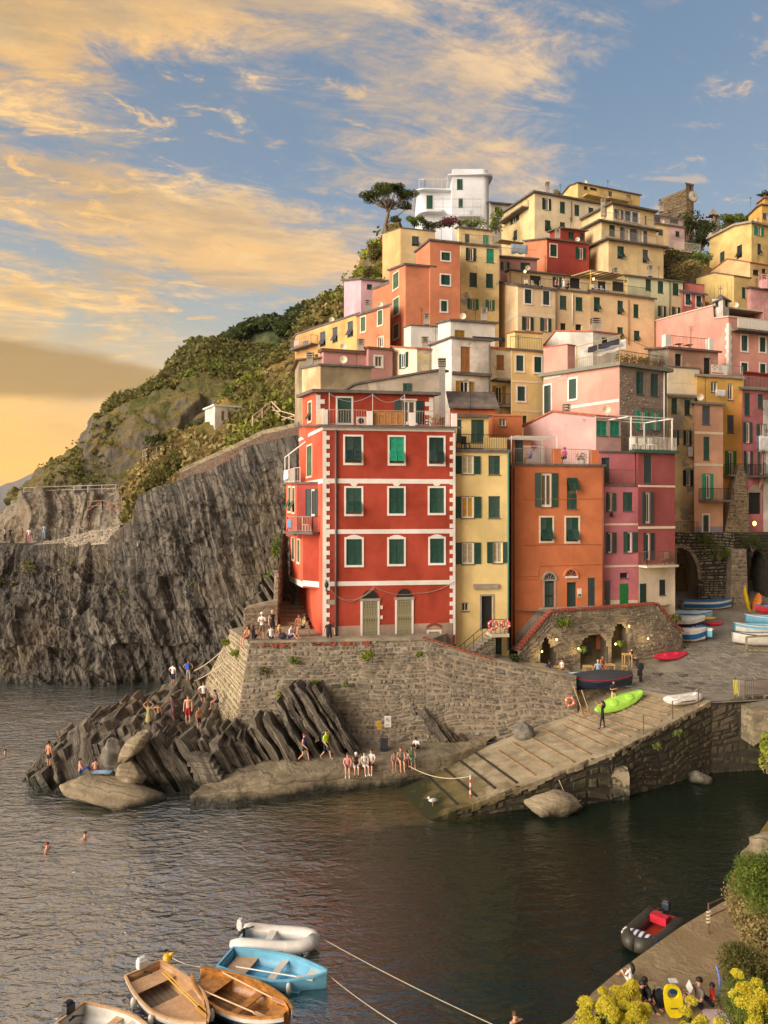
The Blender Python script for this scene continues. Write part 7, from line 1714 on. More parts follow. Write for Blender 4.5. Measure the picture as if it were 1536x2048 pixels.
# ================================================================== BOATS
def hull_pts(L,B,D,stern,n=15,m=6,inset=0.0):
    """half-sections from stern (x=-L/2) to bow; returns grid (station, across) of points"""
    A = np.zeros((n,2 * m + 1,3))
    for i in range(n):
        t = i / (n - 1);x = (t - .5) * L
        if stern == 'point': f = math.sin(math.pi * min(1,max(0,(t * .94 + .03)))) ** .62
        else: f = (0.74 + .26 * math.sin(math.pi * min(1,t * 1.15))) * (1 - max(0,(t - .52) / .48) ** 2.1) ** .75 if t < 1 else 0
        b = max(.02,B / 2 * f - inset);sheer = D * (1 + .55 * max(0,t - .5) ** 2 * 2 + (.35 if stern == 'point' else .05) * max(0,.4 - t) ** 2 * 4);keel = D * (.28 * max(0,t - .72) / .28 * (1 if t > .72 else 0)) + inset * .8
        for j in range(-m,m + 1):
            s = abs(j) / m;yy = b * (math.sin(s * math.pi / 2) ** .75);zz = keel + (sheer - keel) * (1 - math.cos(s * math.pi / 2)) ** 1.15
            A[i,j + m] = (x + .02 * L * s * (t - .5),math.copysign(yy,j),zz)
    return A
def gridq(n,k): return [(i * k + j,i * k + j + 1,(i + 1) * k + j + 1,(i + 1) * k + j) for i in range(n - 1) for j in range(k - 1)]
def cover_grid(G0,hump,seed):
    n,k,_ = G0.shape;A = np.zeros((n,9,3))
    for i in range(n):
        a,b = G0[i,0],G0[i,-1]
        for j in range(9):
            t = j / 8;A[i,j] = a * (1 - t) + b * t;A[i,j,1] *= 1.05;A[i,j,2] += hump * math.sin(math.pi * t) * (.4 + .6 * math.sin(math.pi * i / (n - 1))) + .04 * float(vnoise(i * .7 + seed,j * .8,seed)) - (.10 if j in (0,8) else 0)
    return A
def put(name,V,Fs,mat,M,parent,smooth=True):
    V = [M @ Vector(v) for v in V];return obj(name,V,Fs,mat,parent,smooth)
def outboard(M,parent,cowl,s=1.0):
    t = parent;mb = MB()
    mb.box((0,0,.05),(.22,.30,.26));mb.box((-.02,0,.20),(.17,.24,.08));mb.box((-.02,0,-.12),(.14,.18,.12))
    o = put('outboard',[Vector(v) * s for v in mb.v],mb.f,cowl,M,t,False);bv = o.modifiers.new('bevel','BEVEL');bv.width = .045 * s;bv.segments = 3
    mb = MB();mb.bar((0,0,-.1),(-.05,0,-.85),.09,.14);mb.bar((.1,0,-.15),(.5,.05,-.02),.035);mb.box((.10,0,-.30),(.08,.24,.3));put('outboard_leg',[Vector(v) * s for v in mb.v],mb.f,IRON,M,o,False)
def boat(name,label,loc,yaw,L,B,D,outer,inner,rim,stern='transom',thwarts=(.3,.6),decks=(),floor=None,stripe=None,cover=None,hump=.25,engine=None,roll=0.0,pitch=0.0,flip=False,oars=None,oarmat=None,cat='boat',group=None,thw=None,fend=None):
    t = thing(name,loc,label,cat,group);M = Matrix.Translation(Vector(loc)) @ Matrix.Rotation(yaw,4,'Z') @ Matrix.Rotation(pitch,4,'Y') @ Matrix.Rotation(roll,4,'X')
    if flip: M = M @ Matrix.Translation((0,0,D * 1.05)) @ Matrix.Rotation(math.pi,4,'X')
    A = hull_pts(L,B,D,stern);I = hull_pts(L * .96,B,D,stern,inset=.06);n,k,_ = A.shape;V = [tuple(p) for p in A.reshape(-1,3)];Fs = gridq(n,k)
    if stern == 'transom': Fs = Fs + [tuple(reversed(range(k)))]
    h = put('hull',V,Fs,outer,M,t)
    if stripe:
        S2 = A[:,:,:].copy();S2[:,:,1] *= 1.012;m = (k - 1) // 2
        for sgn in (0,1):
            js = [1,2,3] if sgn == 0 else [k - 4,k - 3,k - 2];sub = S2[:,js];put('stripe',[tuple(p) for p in sub.reshape(-1,3)],gridq(n,3),stripe,M,h)
    if not flip and not cover: put('interior',[tuple(p) for p in I.reshape(-1,3)],gridq(n,k) + ([tuple(range(k))] if stern == 'transom' else []),inner,M,t)
    for sg in (0,k - 1):
        mb = MB();a = [Vector(A[i,sg]) + Vector((0,0,.01)) for i in range(n)]
        for p,q in zip(a[:-1],a[1:]): mb.bar(p,q,.075,.06)
        put('gunwale',mb.v,mb.f,rim,M,t,False)
    if stern == 'transom': mb = MB();mb.bar(A[0,0],A[0,-1],.07,.08);put('transom_cap',mb.v,mb.f,rim,M,t,False)
    def at_(tt,lev):
        i = min(n - 1,max(0,tt * (n - 1)));i0 = int(i);i1 = min(n - 1,i0 + 1);p = I[i0] * (1 - (i - i0)) + I[i1] * (i - i0);zs = p[0,2];zk = p[(k - 1) // 2,2];z = zk + (zs - zk) * lev
        ys = np.interp(z,p[(k - 1) // 2:,2],p[(k - 1) // 2:,1]);return p[0,0],ys,z
    if not flip and not cover:
        for tt in thwarts:
            x,y,z = at_(tt,.72);put('thwart',*(lambda q: (q.v,q.f))(MB().box((x,0,z),(.26,2 * y,.045))),thw or rim,M,t,False)
        if floor:
            for q in range(6):
                mb = MB();xa = at_(.08,.3)[0];xb = at_(.80,.3)[0];yy = (q - 2.5) * at_(.4,.22)[1] / 3.2;mb.box(((xa + xb) / 2,yy,at_(.4,.22)[2]),(xb - xa,at_(.4,.22)[1] / 3.6,.03));put('floor_board',mb.v,mb.f,floor,M,t,False)
        for (t0,t1,lev,mt) in decks:
            vs = [];kk = 7
            for q in range(kk):
                tt = t0 + (t1 - t0) * q / (kk - 1);x,y,z = at_(tt,lev);vs += [(x,-y * 1.01,z),(x,y * 1.01,z)]
            put('deck',vs,[(2 * q,2 * q + 1,2 * q + 3,2 * q + 2) for q in range(kk - 1)],mt,M,t,False)
    if cover:
        C = cover_grid(A,hump,len(label) * .37);put('cover',[tuple(p) for p in C.reshape(-1,3)],gridq(n,9),cover,M,t)
    if oars:
        for yy in oars:
            mb = MB();z = D * 1.05;mb.tube([(-L * .34,yy,z),(L * .25,yy * .8,z)],.025,6);mb.box((L * .33,yy * .78,z),(L * .16,.13,.025));put('oar',mb.v,mb.f,oarmat or WOOD,M,t,False)
    if engine:
        e = Matrix.Translation((-L / 2 - .12,0,D * 1.15));outboard(M @ e,t,engine,1.15)
    if fend:
        for (tt,sd) in fend:
            i = int(tt * (n - 1));p = Vector(A[i,0 if sd < 0 else k - 1]);mb = MB();mb.ball(p + Vector((0,sd * .1,-.2)),(.09,.09,.2),8,6);put('fender',mb.v,mb.f,WHITE,M,t)
    return t
def inflatable(name,label,loc,yaw,L,B,r,tube_m,floor_m,engine,extra=None,tip=0.0,roll=0.0,group=None):
    t = thing(name,loc,label,'inflatable boat',group);M = Matrix.Translation(Vector(loc)) @ Matrix.Rotation(yaw,4,'Z') @ Matrix.Rotation(roll,4,'X');h = B / 2 - r
    for sg in (-1,1):
        pts = [(-L / 2,sg * h,r + .05),(-L / 2 + .35,sg * h,r + .05),(0,sg * h,r + .05),(L * .18,sg * h * .98,r + .07),(L * .32,sg * h * .82,r + .11),(L * .42,sg * h * .48,r + .16),(L * .46,0,r + .18)]
        mb = MB();mb.tube(pts,[r * .55,r,r,r,r,r,r],14);put('tube',mb.v,mb.f,tube_m,M,t)
        mb = MB();mb.bar((-L * .3,sg * (h + r * .98),r + .05),(L * .15,sg * (h + r * .98),r + .06),.03,.05);put('rubbing_strake',mb.v,mb.f,IRON,M,t,False)
    put('floor',*(lambda q: (q.v,q.f))(MB().box((-L * .05,0,r * .55),(L * .8,2 * h,.06))),floor_m,M,t,False)
    put('transom',*(lambda q: (q.v,q.f))(MB().box((-L / 2 + .3,0,r * 1.1),(.07,2 * h,r * 1.7))),floor_m,M,t,False)
    if extra != 'dark': put('seat',*(lambda q: (q.v,q.f))(MB().box((-L * .06,0,r * 1.7),(.26,2 * h + .1,.08))),WHITE,M,t,False)
    if engine: outboard(M @ Matrix.Translation((-L / 2 + .2,0,r * 2 + .22)),t,engine,1.0)
    return t,M
def kayak(label,loc,yaw,L,B,D,mat,roll=0.0,pitch=0.0,cockpit=None,name='kayak'):
    t = thing(name,loc,label,'kayak');M = Matrix.Translation(Vector(loc)) @ Matrix.Rotation(yaw,4,'Z') @ Matrix.Rotation(pitch,4,'Y') @ Matrix.Rotation(roll,4,'X');n,k = 21,20;V = []
    for i in range(n):
        tt = i / (n - 1);f = max(.02,math.sin(math.pi * (tt * .97 + .015)) ** .6);x = (tt - .5) * L;rise = .35 * D * (2 * tt - 1) ** 4
        for j in range(k):
            a = 2 * math.pi * j / k;rr = 1 + .07 * math.cos(6 * a);V.append((x,B / 2 * f * math.cos(a) * rr,D / 2 * f ** .8 * math.sin(a) * (1.0 if math.sin(a) < 0 else .8) * rr + rise + D / 2))
    put('hull',V,[(i * k + j,i * k + (j + 1) % k,(i + 1) * k + (j + 1) % k,(i + 1) * k + j) for i in range(n - 1) for j in range(k)] + [tuple(reversed(range(k))),tuple(range((n - 1) * k,n * k))],mat,M,t)
    for xx in (-.12,.2):
        mb = MB();mb.ball((L * xx,0,D * .86),(L * .085,B * .27,D * .12),12,6);put('cockpit',mb.v,mb.f,cockpit or mat,M,t)
    return t
def bm(n,c,rough=.35): return plain(n,S(*c),rough,var=.12,scale=2.0)
VARN = plain('varnished_wood',S(196,134,66),.3,var=.3,scale=5);VARN_L = plain('pale_varnish',S(216,172,128),.35,var=.15,scale=4)
LBL,BLU,NAV,CWH,BLK = bm('light_blue_paint',(120,186,214)),bm('blue_paint',(32,106,164)),bm('navy_paint',(32,44,72)),bm('boat_white',(224,218,206)),bm('black_plastic',(34,34,38),.4)
D_ = math.radians
# moored in the foreground
inflatable('white_dinghy','white inflatable dinghy with white outboard moored behind the light blue boat',Vector((-3.95,28.1,-.05)),D_(-9),3.1,1.5,.24,bm('white_rubber',(222,214,204)),bm('dinghy_floor',(176,200,214)),bm('white_cowl',(226,222,214)))
boat('light_blue_rowing_boat','light blue wooden rowing boat moored between the white dinghy and the varnished boat',Vector((-3.7,26.1,-.14)),D_(-17),3.7,1.55,.58,LBL,LBL,LBL,thwarts=(.52,),decks=[(.82,.99,.8,CWH),(.03,.24,.6,VARN_L)],floor=bm('light_blue_floor',(110,186,224)),stripe=None,oars=(-.42,),oarmat=CWH,fend=[(.75,-1)],thw=CWH)
boat('varnished_rowing_boat','varnished brown double ended rowing boat with white hull moored beside the light blue boat',Vector((-4.6,24.5,-.14)),D_(-33),3.9,1.7,.62,CWH,VARN,VARN,stern='point',thwarts=(.58,),decks=[(.05,.26,.78,VARN),(.82,.97,.8,VARN)],floor=plain('floor_slats',S(150,108,62),.5,var=.3),stripe=NAV,oars=(-.5,.55),oarmat=VARN_L,fend=[(.45,-1)],thw=VARN)
boat('pale_wood_motor_boat','pale wooden boat with white outboard and yellow oars moored beside the varnished boat',Vector((-6.7,24.4,-.14)),D_(-46),4.0,1.7,.64,CWH,VARN_L,VARN_L,thwarts=(),decks=[(.04,.22,.8,VARN_L),(.45,.98,.7,VARN_L)],floor=plain('grey_floor',S(150,130,112),.6),stripe=NAV,engine=bm('white_cowl',(226,222,214)),oars=(.35,.45),oarmat=plain('yellow_oar',S(222,168,66),.4),fend=[(.3,-1),(.6,-1)])
boat('white_motor_boat','white motor boat with black outboard beyond the pale wooden boat',Vector((-8.15,23.0,-.14)),D_(-25),3.3,1.5,.56,CWH,CWH,VARN_L,thwarts=(.4,),decks=[(.55,.98,.85,CWH)],engine=BLK)
by = thing('mooring_buoy',G(335,1920,0),'small yellow mooring buoy floating above the wooden boats','buoy');mb = MB();c0 = G(335,1916,.05);mb.ball(c0,(.17,.17,.17),12,8);mb.tube([c0 + Vector((.08,0,.1)),c0 + Vector((.22,0,.2))],[.08,.03],8);mb.build('float',bm('buoy_yellow',(228,172,30),.4),by,True)
_,MM = inflatable('black_inflatable','black inflatable boat with red floor and striped bow cover beside the near quay',Vector((9.95,28.6,-.05)),D_(-133),3.1,1.6,.26,bm('dark_rubber',(66,62,52),.5),bm('orange_red_floor',(176,62,40),.6),bm('navy_cowl',(44,50,64)),'dark')
ibt = _;STR = [bm('stripe_white',(226,222,216),.7),bm('stripe_navy',(46,54,92),.7)]
mb = MB()
for k in range(12):
    y0,y1 = -.66 + .11 * k,-.66 + .11 * (k + 1);zz = lambda x,y: .62 + .04 * math.sin(9 * x) - .10 * abs(y)
    for a in range(4):
        x0,x1 = .72 + .12 * a,.72 + .12 * (a + 1);mb.add([MM @ Vector((x0,y0,zz(x0,y0))),MM @ Vector((x1,y0 * .92,zz(x1,y0))),MM @ Vector((x1,y1 * .92,zz(x1,y1))),MM @ Vector((x0,y1,zz(x0,y1)))],[(0,1,2,3)],k % 2)
mb.build('bow_cover',STR,ibt)
mb = MB();mb.box((-.75,0,.5),(.34,.62,.3));put('fuel_tank',mb.v,mb.f,bm('fuel_red',(204,44,62)),MM,ibt,False)
# drawn up on the piazza and slipway
def pz(px,Y): return GX(px,Y,zp(Y))
boat('blue_striped_skiff','white and blue open skiff behind the retaining wall end',Vector((11.2,50.6,4.45)),D_(4),3.9,1.4,.62,BLU,CWH,BLU,thwarts=(.3,.6),decks=[(.7,.98,.9,CWH)])
boat('navy_covered_boat','navy wooden boat under a black cover at the head of the slipway',Vector((14.1,49.9,4.35)),D_(10),4.2,1.5,.66,NAV,NAV,plain('red_rim',S(150,48,56),.5),cover=bm('black_tarp',(58,58,62),.7),hump=.55,stern='point')
om = thing('outboard_motor',pz(1281,51.3),'black outboard motor standing on a trolley behind the navy boat','outboard motor');outboard(Matrix.Translation(pz(1281,51.3) + Vector((0,0,.95))) @ Matrix.Rotation(D_(90),4,'Z'),om,BLK,1.3)
kayak('lime green kayak lying tilted on the slipway',Vector((14.6,48.0,3.75)),D_(24),3.9,1.0,.55,bm('lime_plastic',(176,230,84)),roll=D_(38),pitch=D_(-12))
kayak('bright red kayak lying at the foot of the cellar wall',pz(1337,55.2) + Vector((0,0,.0)),D_(28),3.4,.8,.5,bm('red_plastic',(220,34,62)),roll=D_(25))
for k,(a,b,lb) in enumerate((((1147,1372),(1168,1432),'yellow oar leaning against the end of the retaining wall'),((1163,1380),(1181,1430),'yellow oar leaning beside the tip of the green kayak'))):
    A_,B_ = P(a[0],a[1],48.4),P(b[0],b[1],47.6);t = thing('oar',B_,lb,'oar');MB().tube([A_,A_.lerp(B_,.7)],.035,6).build('shaft',WOOD,t);MB().bar(A_.lerp(B_,.7),B_,.16,.04).build('blade',WOOD,t)
def ring(label,c,n_,R_,r,mat):
    t = thing('life_ring',c,label,'life ring');u = Vector((n_.y,-n_.x,0)).normalized();mb = MB();pts = [c + u * R_ * math.cos(a) + Vector((0,0,R_ * math.sin(a))) for a in np.linspace(0,2 * math.pi,21)];mb.tube(pts,r,8,cap=False);rg = mb.build('ring',mat,t,True)
    for a in (.4,2,3.5,5.1): MB().tube([c + u * R_ * math.cos(a + q) + Vector((0,0,R_ * math.sin(a + q))) for q in (-.1,0,.1)],r * 1.12,8).build('strap',WHITE,t,True)
RNG = plain('ring_red',S(206,84,88),.6);RNO = plain('ring_orange',S(214,118,84),.6)
c_ = yel.fr;sn = Vector((0,-1,0))
ring('red life ring on the landing rail at the head of the yellow house stair',c_.pt(*c_.uz(974,1244),1.36),sn,.27,.085,RNG)
ring('red life ring on the landing rail beside the green drainpipe',c_.pt(*c_.uz(998.5,1243),1.36),sn,.27,.085,RNG)
ring('orange life ring hanging on the end of the retaining wall',P(1140,1403,48.2),sn,.25,.08,RNO)
wd,_ = inflatable('folded_white_tender','pair of white inflatable tubes lying at the top of the slipway',ramp_pt(2.88,.16) + Vector((0,0,.05)),D_(20),2.4,1.1,.22,bm('white_rubber',(222,214,204)),CWH,None)
boat('far_blue_white_boat','blue and white boat lying along the street wall',pz(1413,64.5),D_(2),4.2,1.4,.7,CWH,BLU,BLU,thwarts=(.3,.5,.7),stripe=BLU)
boat('pale_blue_covered_boat','pale blue covered boat beside the rose house corner',pz(1378,62.5),D_(-6),3.6,1.4,.55,LBL,LBL,BLU,cover=bm('pale_blue_cover',(186,206,214),.7))
boat('white_upturned_boat','white boat with dark window band behind the striped boat',pz(1366,60.6),D_(-10),3.2,1.5,.9,CWH,CWH,CWH,cover=bm('white_cover',(222,216,206),.7),hump=.3,stripe=BLK)
kayak('yellow kayak between the covered boats',pz(1403,61.2) + Vector((0,0,.6)),D_(-12),2.2,.5,.28,bm('kayak_yellow',(226,168,36)))
boat('white_covered_boat','white covered boat with blue foot at the end of the cellar wall',pz(1374,58.6),D_(-15),2.6,1.4,.85,CWH,CWH,CWH,cover=bm('white_cover',(222,216,206),.7),hump=.15,stripe=BLU)
sbt = boat('striped_cover_boat','small boat under a blue and white striped cover',pz(1403,59.6),D_(-80),2.8,1.3,.6,LBL,CWH,CWH,cover=bm('stripe_white',(226,222,216),.7),hump=.2)
mb = MB();bl = pz(1403,59.6)
for k in range(5): mb.bar(bl + Vector((-.42 + .21 * k,-.95,.74 + .10 * math.sin(math.pi * (k + .5) / 5))),bl + Vector((-.5 + .25 * k,.6,.72 + .16 * math.sin(math.pi * (k + .5) / 5))),.10,.03)
mb.build('cover_stripe',BLU,sbt)
kayak('red kayak tip poking out behind the striped boat',pz(1428,61.5),D_(5),1.6,.45,.3,bm('red_plastic',(220,34,62)))
boat('red_hulled_boat','red hulled boat behind the light blue boats on the piazza',pz(1556,63.6),D_(172),3.6,1.2,.6,bm('boat_red',(196,52,60)),CWH,BLU,thwarts=(.5,))
boat('upper_light_blue_boat','light blue boat with white rim behind the nearer light blue boat',pz(1546,61.6),D_(175),4.2,1.4,.65,LBL,LBL,CWH,stern='point',thwarts=(.4,.7))
boat('lower_light_blue_boat','light blue boat with white band propped on the piazza',pz(1534,59.8),D_(176),4.8,1.5,.75,LBL,LBL,CWH,stern='point',thwarts=(.4,.7),stripe=CWH)
boat('white_blue_boat','white boat with blue bottom propped on a wooden trestle',pz(1532,57.6) + Vector((0,0,.05)),D_(176),4.8,1.5,.8,CWH,CWH,NAV,stern='point',thwarts=(.4,.7),stripe=None)
tr = thing('trestle',pz(1493,56.4),'weathered wooden trestle in front of the white and blue boat','trestle');a = pz(1493,56.4)
for q in ((a,a + Vector((0,0,1.15))),(a + Vector((0,0,1.1)),a + Vector((2.2,.1,1.25))),(a + Vector((0,0,.15)),a + Vector((2.0,0,.12)))): MB().bar(q[0],q[1],.12).build('beam',OLDWOOD,tr)
kayak('orange kayak standing on end against the street wall',pz(1516,64.8) + Vector((0,0,.2)),D_(20),1.9,.95,.5,bm('kayak_orange',(214,118,40)),pitch=D_(-62))
kayak('yellow kayak standing on end against the stone pier',pz(1489,64.3) + Vector((0,0,.9)),D_(-10),2.3,.6,.35,bm('kayak_yellow2',(214,176,20)),pitch=D_(78))
for k,(px,py) in enumerate(((1314.7,1356.5),(1365,1358),(1345,1366.5),(1398,1367),(1379,1376))):
    c0 = G(px,py,4.42);c0.z = zp(c0.y) + .045;sq = k == 0
    mb = MB();mb.tube([c0 - Vector((0,0,.03)),c0 + Vector((0,0,.02))],.34 if not sq else .42,4 if sq else 20);tag(mb.build('manhole_cover',plain('cast_iron',S(92,82,74),.8),None),'square rusty manhole cover near the navy boat' if sq else 'round rusty manhole cover in the cluster at the head of the slipway','manhole cover',None if sq else 'round manhole covers')
hp = thing('hose_post',GX(1470,47.3,4.25),'rusty post hung with coils of yellow green hose','post');a = GX(1470,47.3,4.25);MB().bar(a,a + Vector((0,0,1.4)),.07).build('post',IRONB,hp);mb = MB()
for k in range(6): mb.tube([a + Vector((-.14 + .05 * k + .06 * math.sin(3 * t + k),-.08 - .02 * k,1.25 - (.7 + .12 * (k % 3)) * 4 * t * (1 - t))) for t in np.linspace(0,1,12)],.018,5)
mb.build('hose',plain('hose',S(186,176,60),.5),hp)
# mooring ropes, striped pole, gull
ROPE = plain('rope',S(206,190,160),.9)
def rope(label,a,b,sag,r=.022,mid_=None):
    pts = [a.lerp(b,t) - Vector((0,0,sag * 4 * t * (1 - t))) for t in np.linspace(0,1,14)];return tag(MB().tube(pts,r,5).build('rope',ROPE,None,True),label,'rope')
pl = thing('striped_pole',G(899,1622,.3),'red and white striped pole on the slipway foot','pole');b0 = ramp_pt(1.24,.12)
for k in range(6): MB().tube([b0 + Vector((0,0,.2 * k)),b0 + Vector((0,0,.2 * (k + 1)))],.045,8).build('band',RNG if k % 2 == 0 else WHITE,pl)
rope('pale rope from the quay edge to the striped pole',G(818,1532,1.45),b0 + Vector((0,0,1.15)),.35)
rope('mooring line running from the white dinghy across the harbour water',Vector((-2.5,28.3,.3)),G(1010,2060,.1),.1,.014)
rope('mooring line from the light blue boat towards the near quay',Vector((-2.1,26.0,.4)),G(840,2075,.05),.12,.014)
rope('mooring line from the yellow buoy to the varnished boat',G(345,1916,.1),Vector((-6.0,26.0,.5)),.1,.014)
rope('rope looped down the slipway wall beside the concrete block',P(1118,1560,41.2),P(1162,1600,41.5),.5,.02)
rope('upper rope handrail at the rock steps',P(388,1342,53.5),P(446,1300,50.0),.12,.03);rope('lower rope handrail at the rock steps',P(388,1362,53.5),P(446,1326,50.0),.12,.03)
gl = thing('seagull',ramp_pt(1.1,.2),'white seagull with grey wings standing on the wet slipway','bird');g0 = ramp_pt(1.06,.22) + Vector((0,0,.06))
mb = MB();mb.ball(g0 + Vector((0,0,.24)),(.22,.1,.1),10,7);mb.ball(g0 + Vector((-.2,0,.38)),(.07,.06,.065),8,6);mb.tube([g0 + Vector((-.14,0,.28)),g0 + Vector((-.2,0,.38))],.055,6);mb.tube([g0 + Vector((-.25,0,.37)),g0 + Vector((-.33,0,.35))],[.02,.008],5);mb.build('body',WHITE,gl,True)
for s_ in (-1,1): MB().tube([g0 + Vector((-.06,s_ * .1,.27)),g0 + Vector((.12,s_ * .09,.27)),g0 + Vector((.32,s_ * .04,.24))],[.06,.07,.012],6).build('wing',plain('gull_grey',S(150,152,158),.8),gl,True)
for s_ in (-1,1): MB().tube([g0 + Vector((0,s_ * .04,.16)),g0 + Vector((0.01,s_ * .04,-.05))],.012,5).build('leg',plain('gull_leg',S(206,160,70),.7),gl)
# signs on the retaining wall
wf = Fac(w_cb.lerp(w_ct,.35),w_mb.lerp(w_mt,.35));wn = (w_mb - w_cb).cross(w_ct - w_cb).normalized()
def wallsign(name,label,x0,y0,x1,y1,mat,Y=47.0):
    t = thing(name,P((x0 + x1) / 2,y1,Y),label,'sign');f_ = Fac(GX(x0,Y,0),GX(x1,Y + .05,0));u0,z1 = f_.uz(x0,y0);u1,z0 = f_.uz(x1,y1);f_.box(MB(),u0,z0,u1,z1,.0,.03).build('board',mat,t);return t,f_,u0,u1,z0,z1
t,f_,u0,u1,z0,z1 = wallsign('no_diving_sign','white prohibition sign with round symbol on the stone wall',769,1432,782,1454,WHITE,46.75);cu,cz = (u0 + u1) / 2,z0 + (z1 - z0) * .66;r_ = (u1 - u0) * .34
mb = MB();mb.tube([f_.pt(cu + r_ * math.cos(a),cz + r_ * math.sin(a),.035) for a in np.linspace(0,2 * math.pi,20)],.012,5,cap=False);mb.build('ring_symbol',plain('sign_violet',S(150,120,150),.6),t);mb = MB();mb.bar(f_.pt(cu - r_ * .7,cz + r_ * .7,.035),f_.pt(cu + r_ * .7,cz - r_ * .7,.035),.02);mb.ball(f_.pt(cu - .01,cz,.035),(.04,.01,.05),8,5);mb.build('symbol',IRON,t)
for k in range(3): f_.box(MB(),u0 + .05,z0 + .06 + .06 * k,u1 - .05 - .03 * k,z0 + .085 + .06 * k,.03,.034).build('text_line',SGRY,t)
t,f_,u0,u1,z0,z1 = wallsign('yellow_notice','small yellow notice beside the white prohibition sign',753.5,1442,762,1458,plain('notice_yellow',S(218,166,44),.6),46.8)
for k in range(4): f_.box(MB(),u0 + .03,z0 + .08 + .09 * k,u1 - .03,z0 + .11 + .09 * k,.03,.034).build('text_line',plain('notice_text',S(150,100,30),.6),t)
# restaurant: tables, stools, lamps
TBL = plain('table_wood',S(206,164,98),.6,var=.15)
def table(px,Y,label,h_=.75,s_=.62):
    c0 = pz(px,Y);t = thing('table',c0,label,'table');MB().box(c0 + Vector((0,0,h_)),(s_,s_,.05)).build('top',TBL,t)
    for a in (-1,1):
        for b in (-1,1): MB().bar(c0 + Vector((a * s_ * .42,b * s_ * .42,0)),c0 + Vector((a * s_ * .42,b * s_ * .42,h_)),.06).build('leg',TBL,t)
def stool(px,Y,label,grp=None):
    c0 = pz(px,Y);t = thing('stool',c0,label,'stool',grp);MB().box(c0 + Vector((0,0,.45)),(.36,.36,.05)).build('seat',TBL,t)
    for a in (-1,1):
        for b in (-1,1): MB().bar(c0 + Vector((a * .15,b * .15,0)),c0 + Vector((a * .15,b * .15,.45)),.045).build('leg',TBL,t)
table(1176,52.0,'wooden table between the cellar doorway and the woman in blue');table(1219,52.3,'wooden table between the woman in blue and the arched cellar');table(1254,53.6,'tall wooden table at the arched cellar',.95,.6);table(1112,51.9,'wooden table between the two diners by the cellar doorway')
for px,Y,lb in ((1182,51.5,'low stool behind the woman in blue by the cellar'),(1248,52.8,'low stool in front of the tall cellar table'),(1230,52.0,'low stool between the woman in blue and the tall cellar table')): stool(px,Y,lb)
LAMP = plain('lamp_glow',(1,.75,.3),.5,emit=(1.0,.55,.12,2.6))
def lamp(px,py,Y,label,e=11,r=.06):
    c0 = P(px,py,Y);t = thing('wall_light',c0,label,'lamp');MB().ball(c0,(r,r,r * 1.4),8,6).build('bulb',LAMP,t,True);MB().box(c0 + Vector((0,.1,r * 1.6)),(r * 1.6,.16,.05)).build('bracket',IRON,t)
    ld = bpy.data.lights.new('lamp_light','POINT');ld.energy = e;ld.color = (1,.72,.3);ld.shadow_soft_size = .1;lo = bpy.data.objects.new('lamp_light',ld);link(lo,t,Matrix.Translation(c0 + Vector((0,-.14,-.05))))
for px,py,Y,lb in ((1084,1303,51.95,'glowing lamp on the wall beside the cellar doorway'),(1113,1279,52.3,'glowing lamp above the cellar doorway'),(1157,1297,52.8,'string light between the cellar openings'),(1231,1288,53.7,'string light by the creeper at the arched cellar'),(1258,1252,54.2,'lamp at the head of the arched cellar'),(1296,1277,54.7,'glowing lamp between the arched cellar and the red kayak')): lamp(px,py,Y,lb)
lamp(1187,558,90.5,'glowing lamp under the striped awning',30,.13);lamp(1050,543,88.5,'glowing lamp on the apricot house terrace',30,.13);lamp(1509,1047,66.5,'amber lantern on the street below the pink arch',25,.16)
# terrace chairs, planters, laundry
def chair(c0,yaw,label,mat,grp=None,s_=1.0):
    t = thing('chair',c0,label,'chair',grp);Rz = Matrix.Rotation(yaw,3,'Z');f = lambda v: Vector(c0) + Rz @ (Vector(v) * s_)
    q = MB().box((0,0,.45),(.46,.46,.05));obj('seat',[f(v) for v in q.v],q.f,mat,t);q = MB().box((0,.22,.72),(.44,.04,.5));obj('backrest',[f(v) for v in q.v],q.f,mat,t)
    for a in (-1,1):
        for b in (-1,1): q = MB().bar((a * .2,b * .2,0),(a * .2,b * .2,.45),.05);obj('leg',[f(v) for v in q.v],q.f,mat,t)
for k in range(4): chair(ur3.fr.pt(.9 + .75 * k,ur3.z + .22,-.8),.4 * k,'white plastic chair under the striped awning',CWH,'white chairs under the awning')
for k in range(3): chair(ur1.fr.pt(1.6 + 1.0 * k,ur1.z + .2,-.9),.7 * k,'pale chair on the apricot house terrace behind its railing',CREAM,'chairs on the apricot terrace')
for k in range(3): chair(drs.fr.pt(.3 + .9 * k,drs.z + .24,-.9),.3 * k,'white garden chair on the deep rose house roof terrace',CWH,'white chairs on the deep rose roof')
chair(wing2.fr.pt(1.5,wing.z + .2,.55),1.2,'little wooden chair on the red house side balcony',VARN_L);chair(drs.fr.pt(2.0,drs.fr.uz(1300,1130)[1],.5),-1.0,'iron chair on the deep rose house balcony',IRONB);chair(red.fr.pt(7.0,red.z + .14,-1.4),.5,'dark chair on the red house roof terrace',IRON)
chair(yel.fr.pt(.9,yel.z + .2,-.8),.5,'black folding chair on the yellow house balcony',IRON)
def planter(c0,label,kind='green',r=.22,mat=TERRA):
    t = thing('potted_plant',c0,label,'potted plant');MB().tube([c0,c0 + Vector((0,0,.32))],[r * .75,r],10).build('pot',mat,t);q = shell(170,int(c0.x * 100) % 977,.5) * np.array((r * 1.6,r * 1.6,.34));V,Fq = leaves(q,.13,1,.1,2.2,3);np_mesh('leaves',V,Fq,LEAF[kind],t,False,c0 + Vector((0,0,.55)))
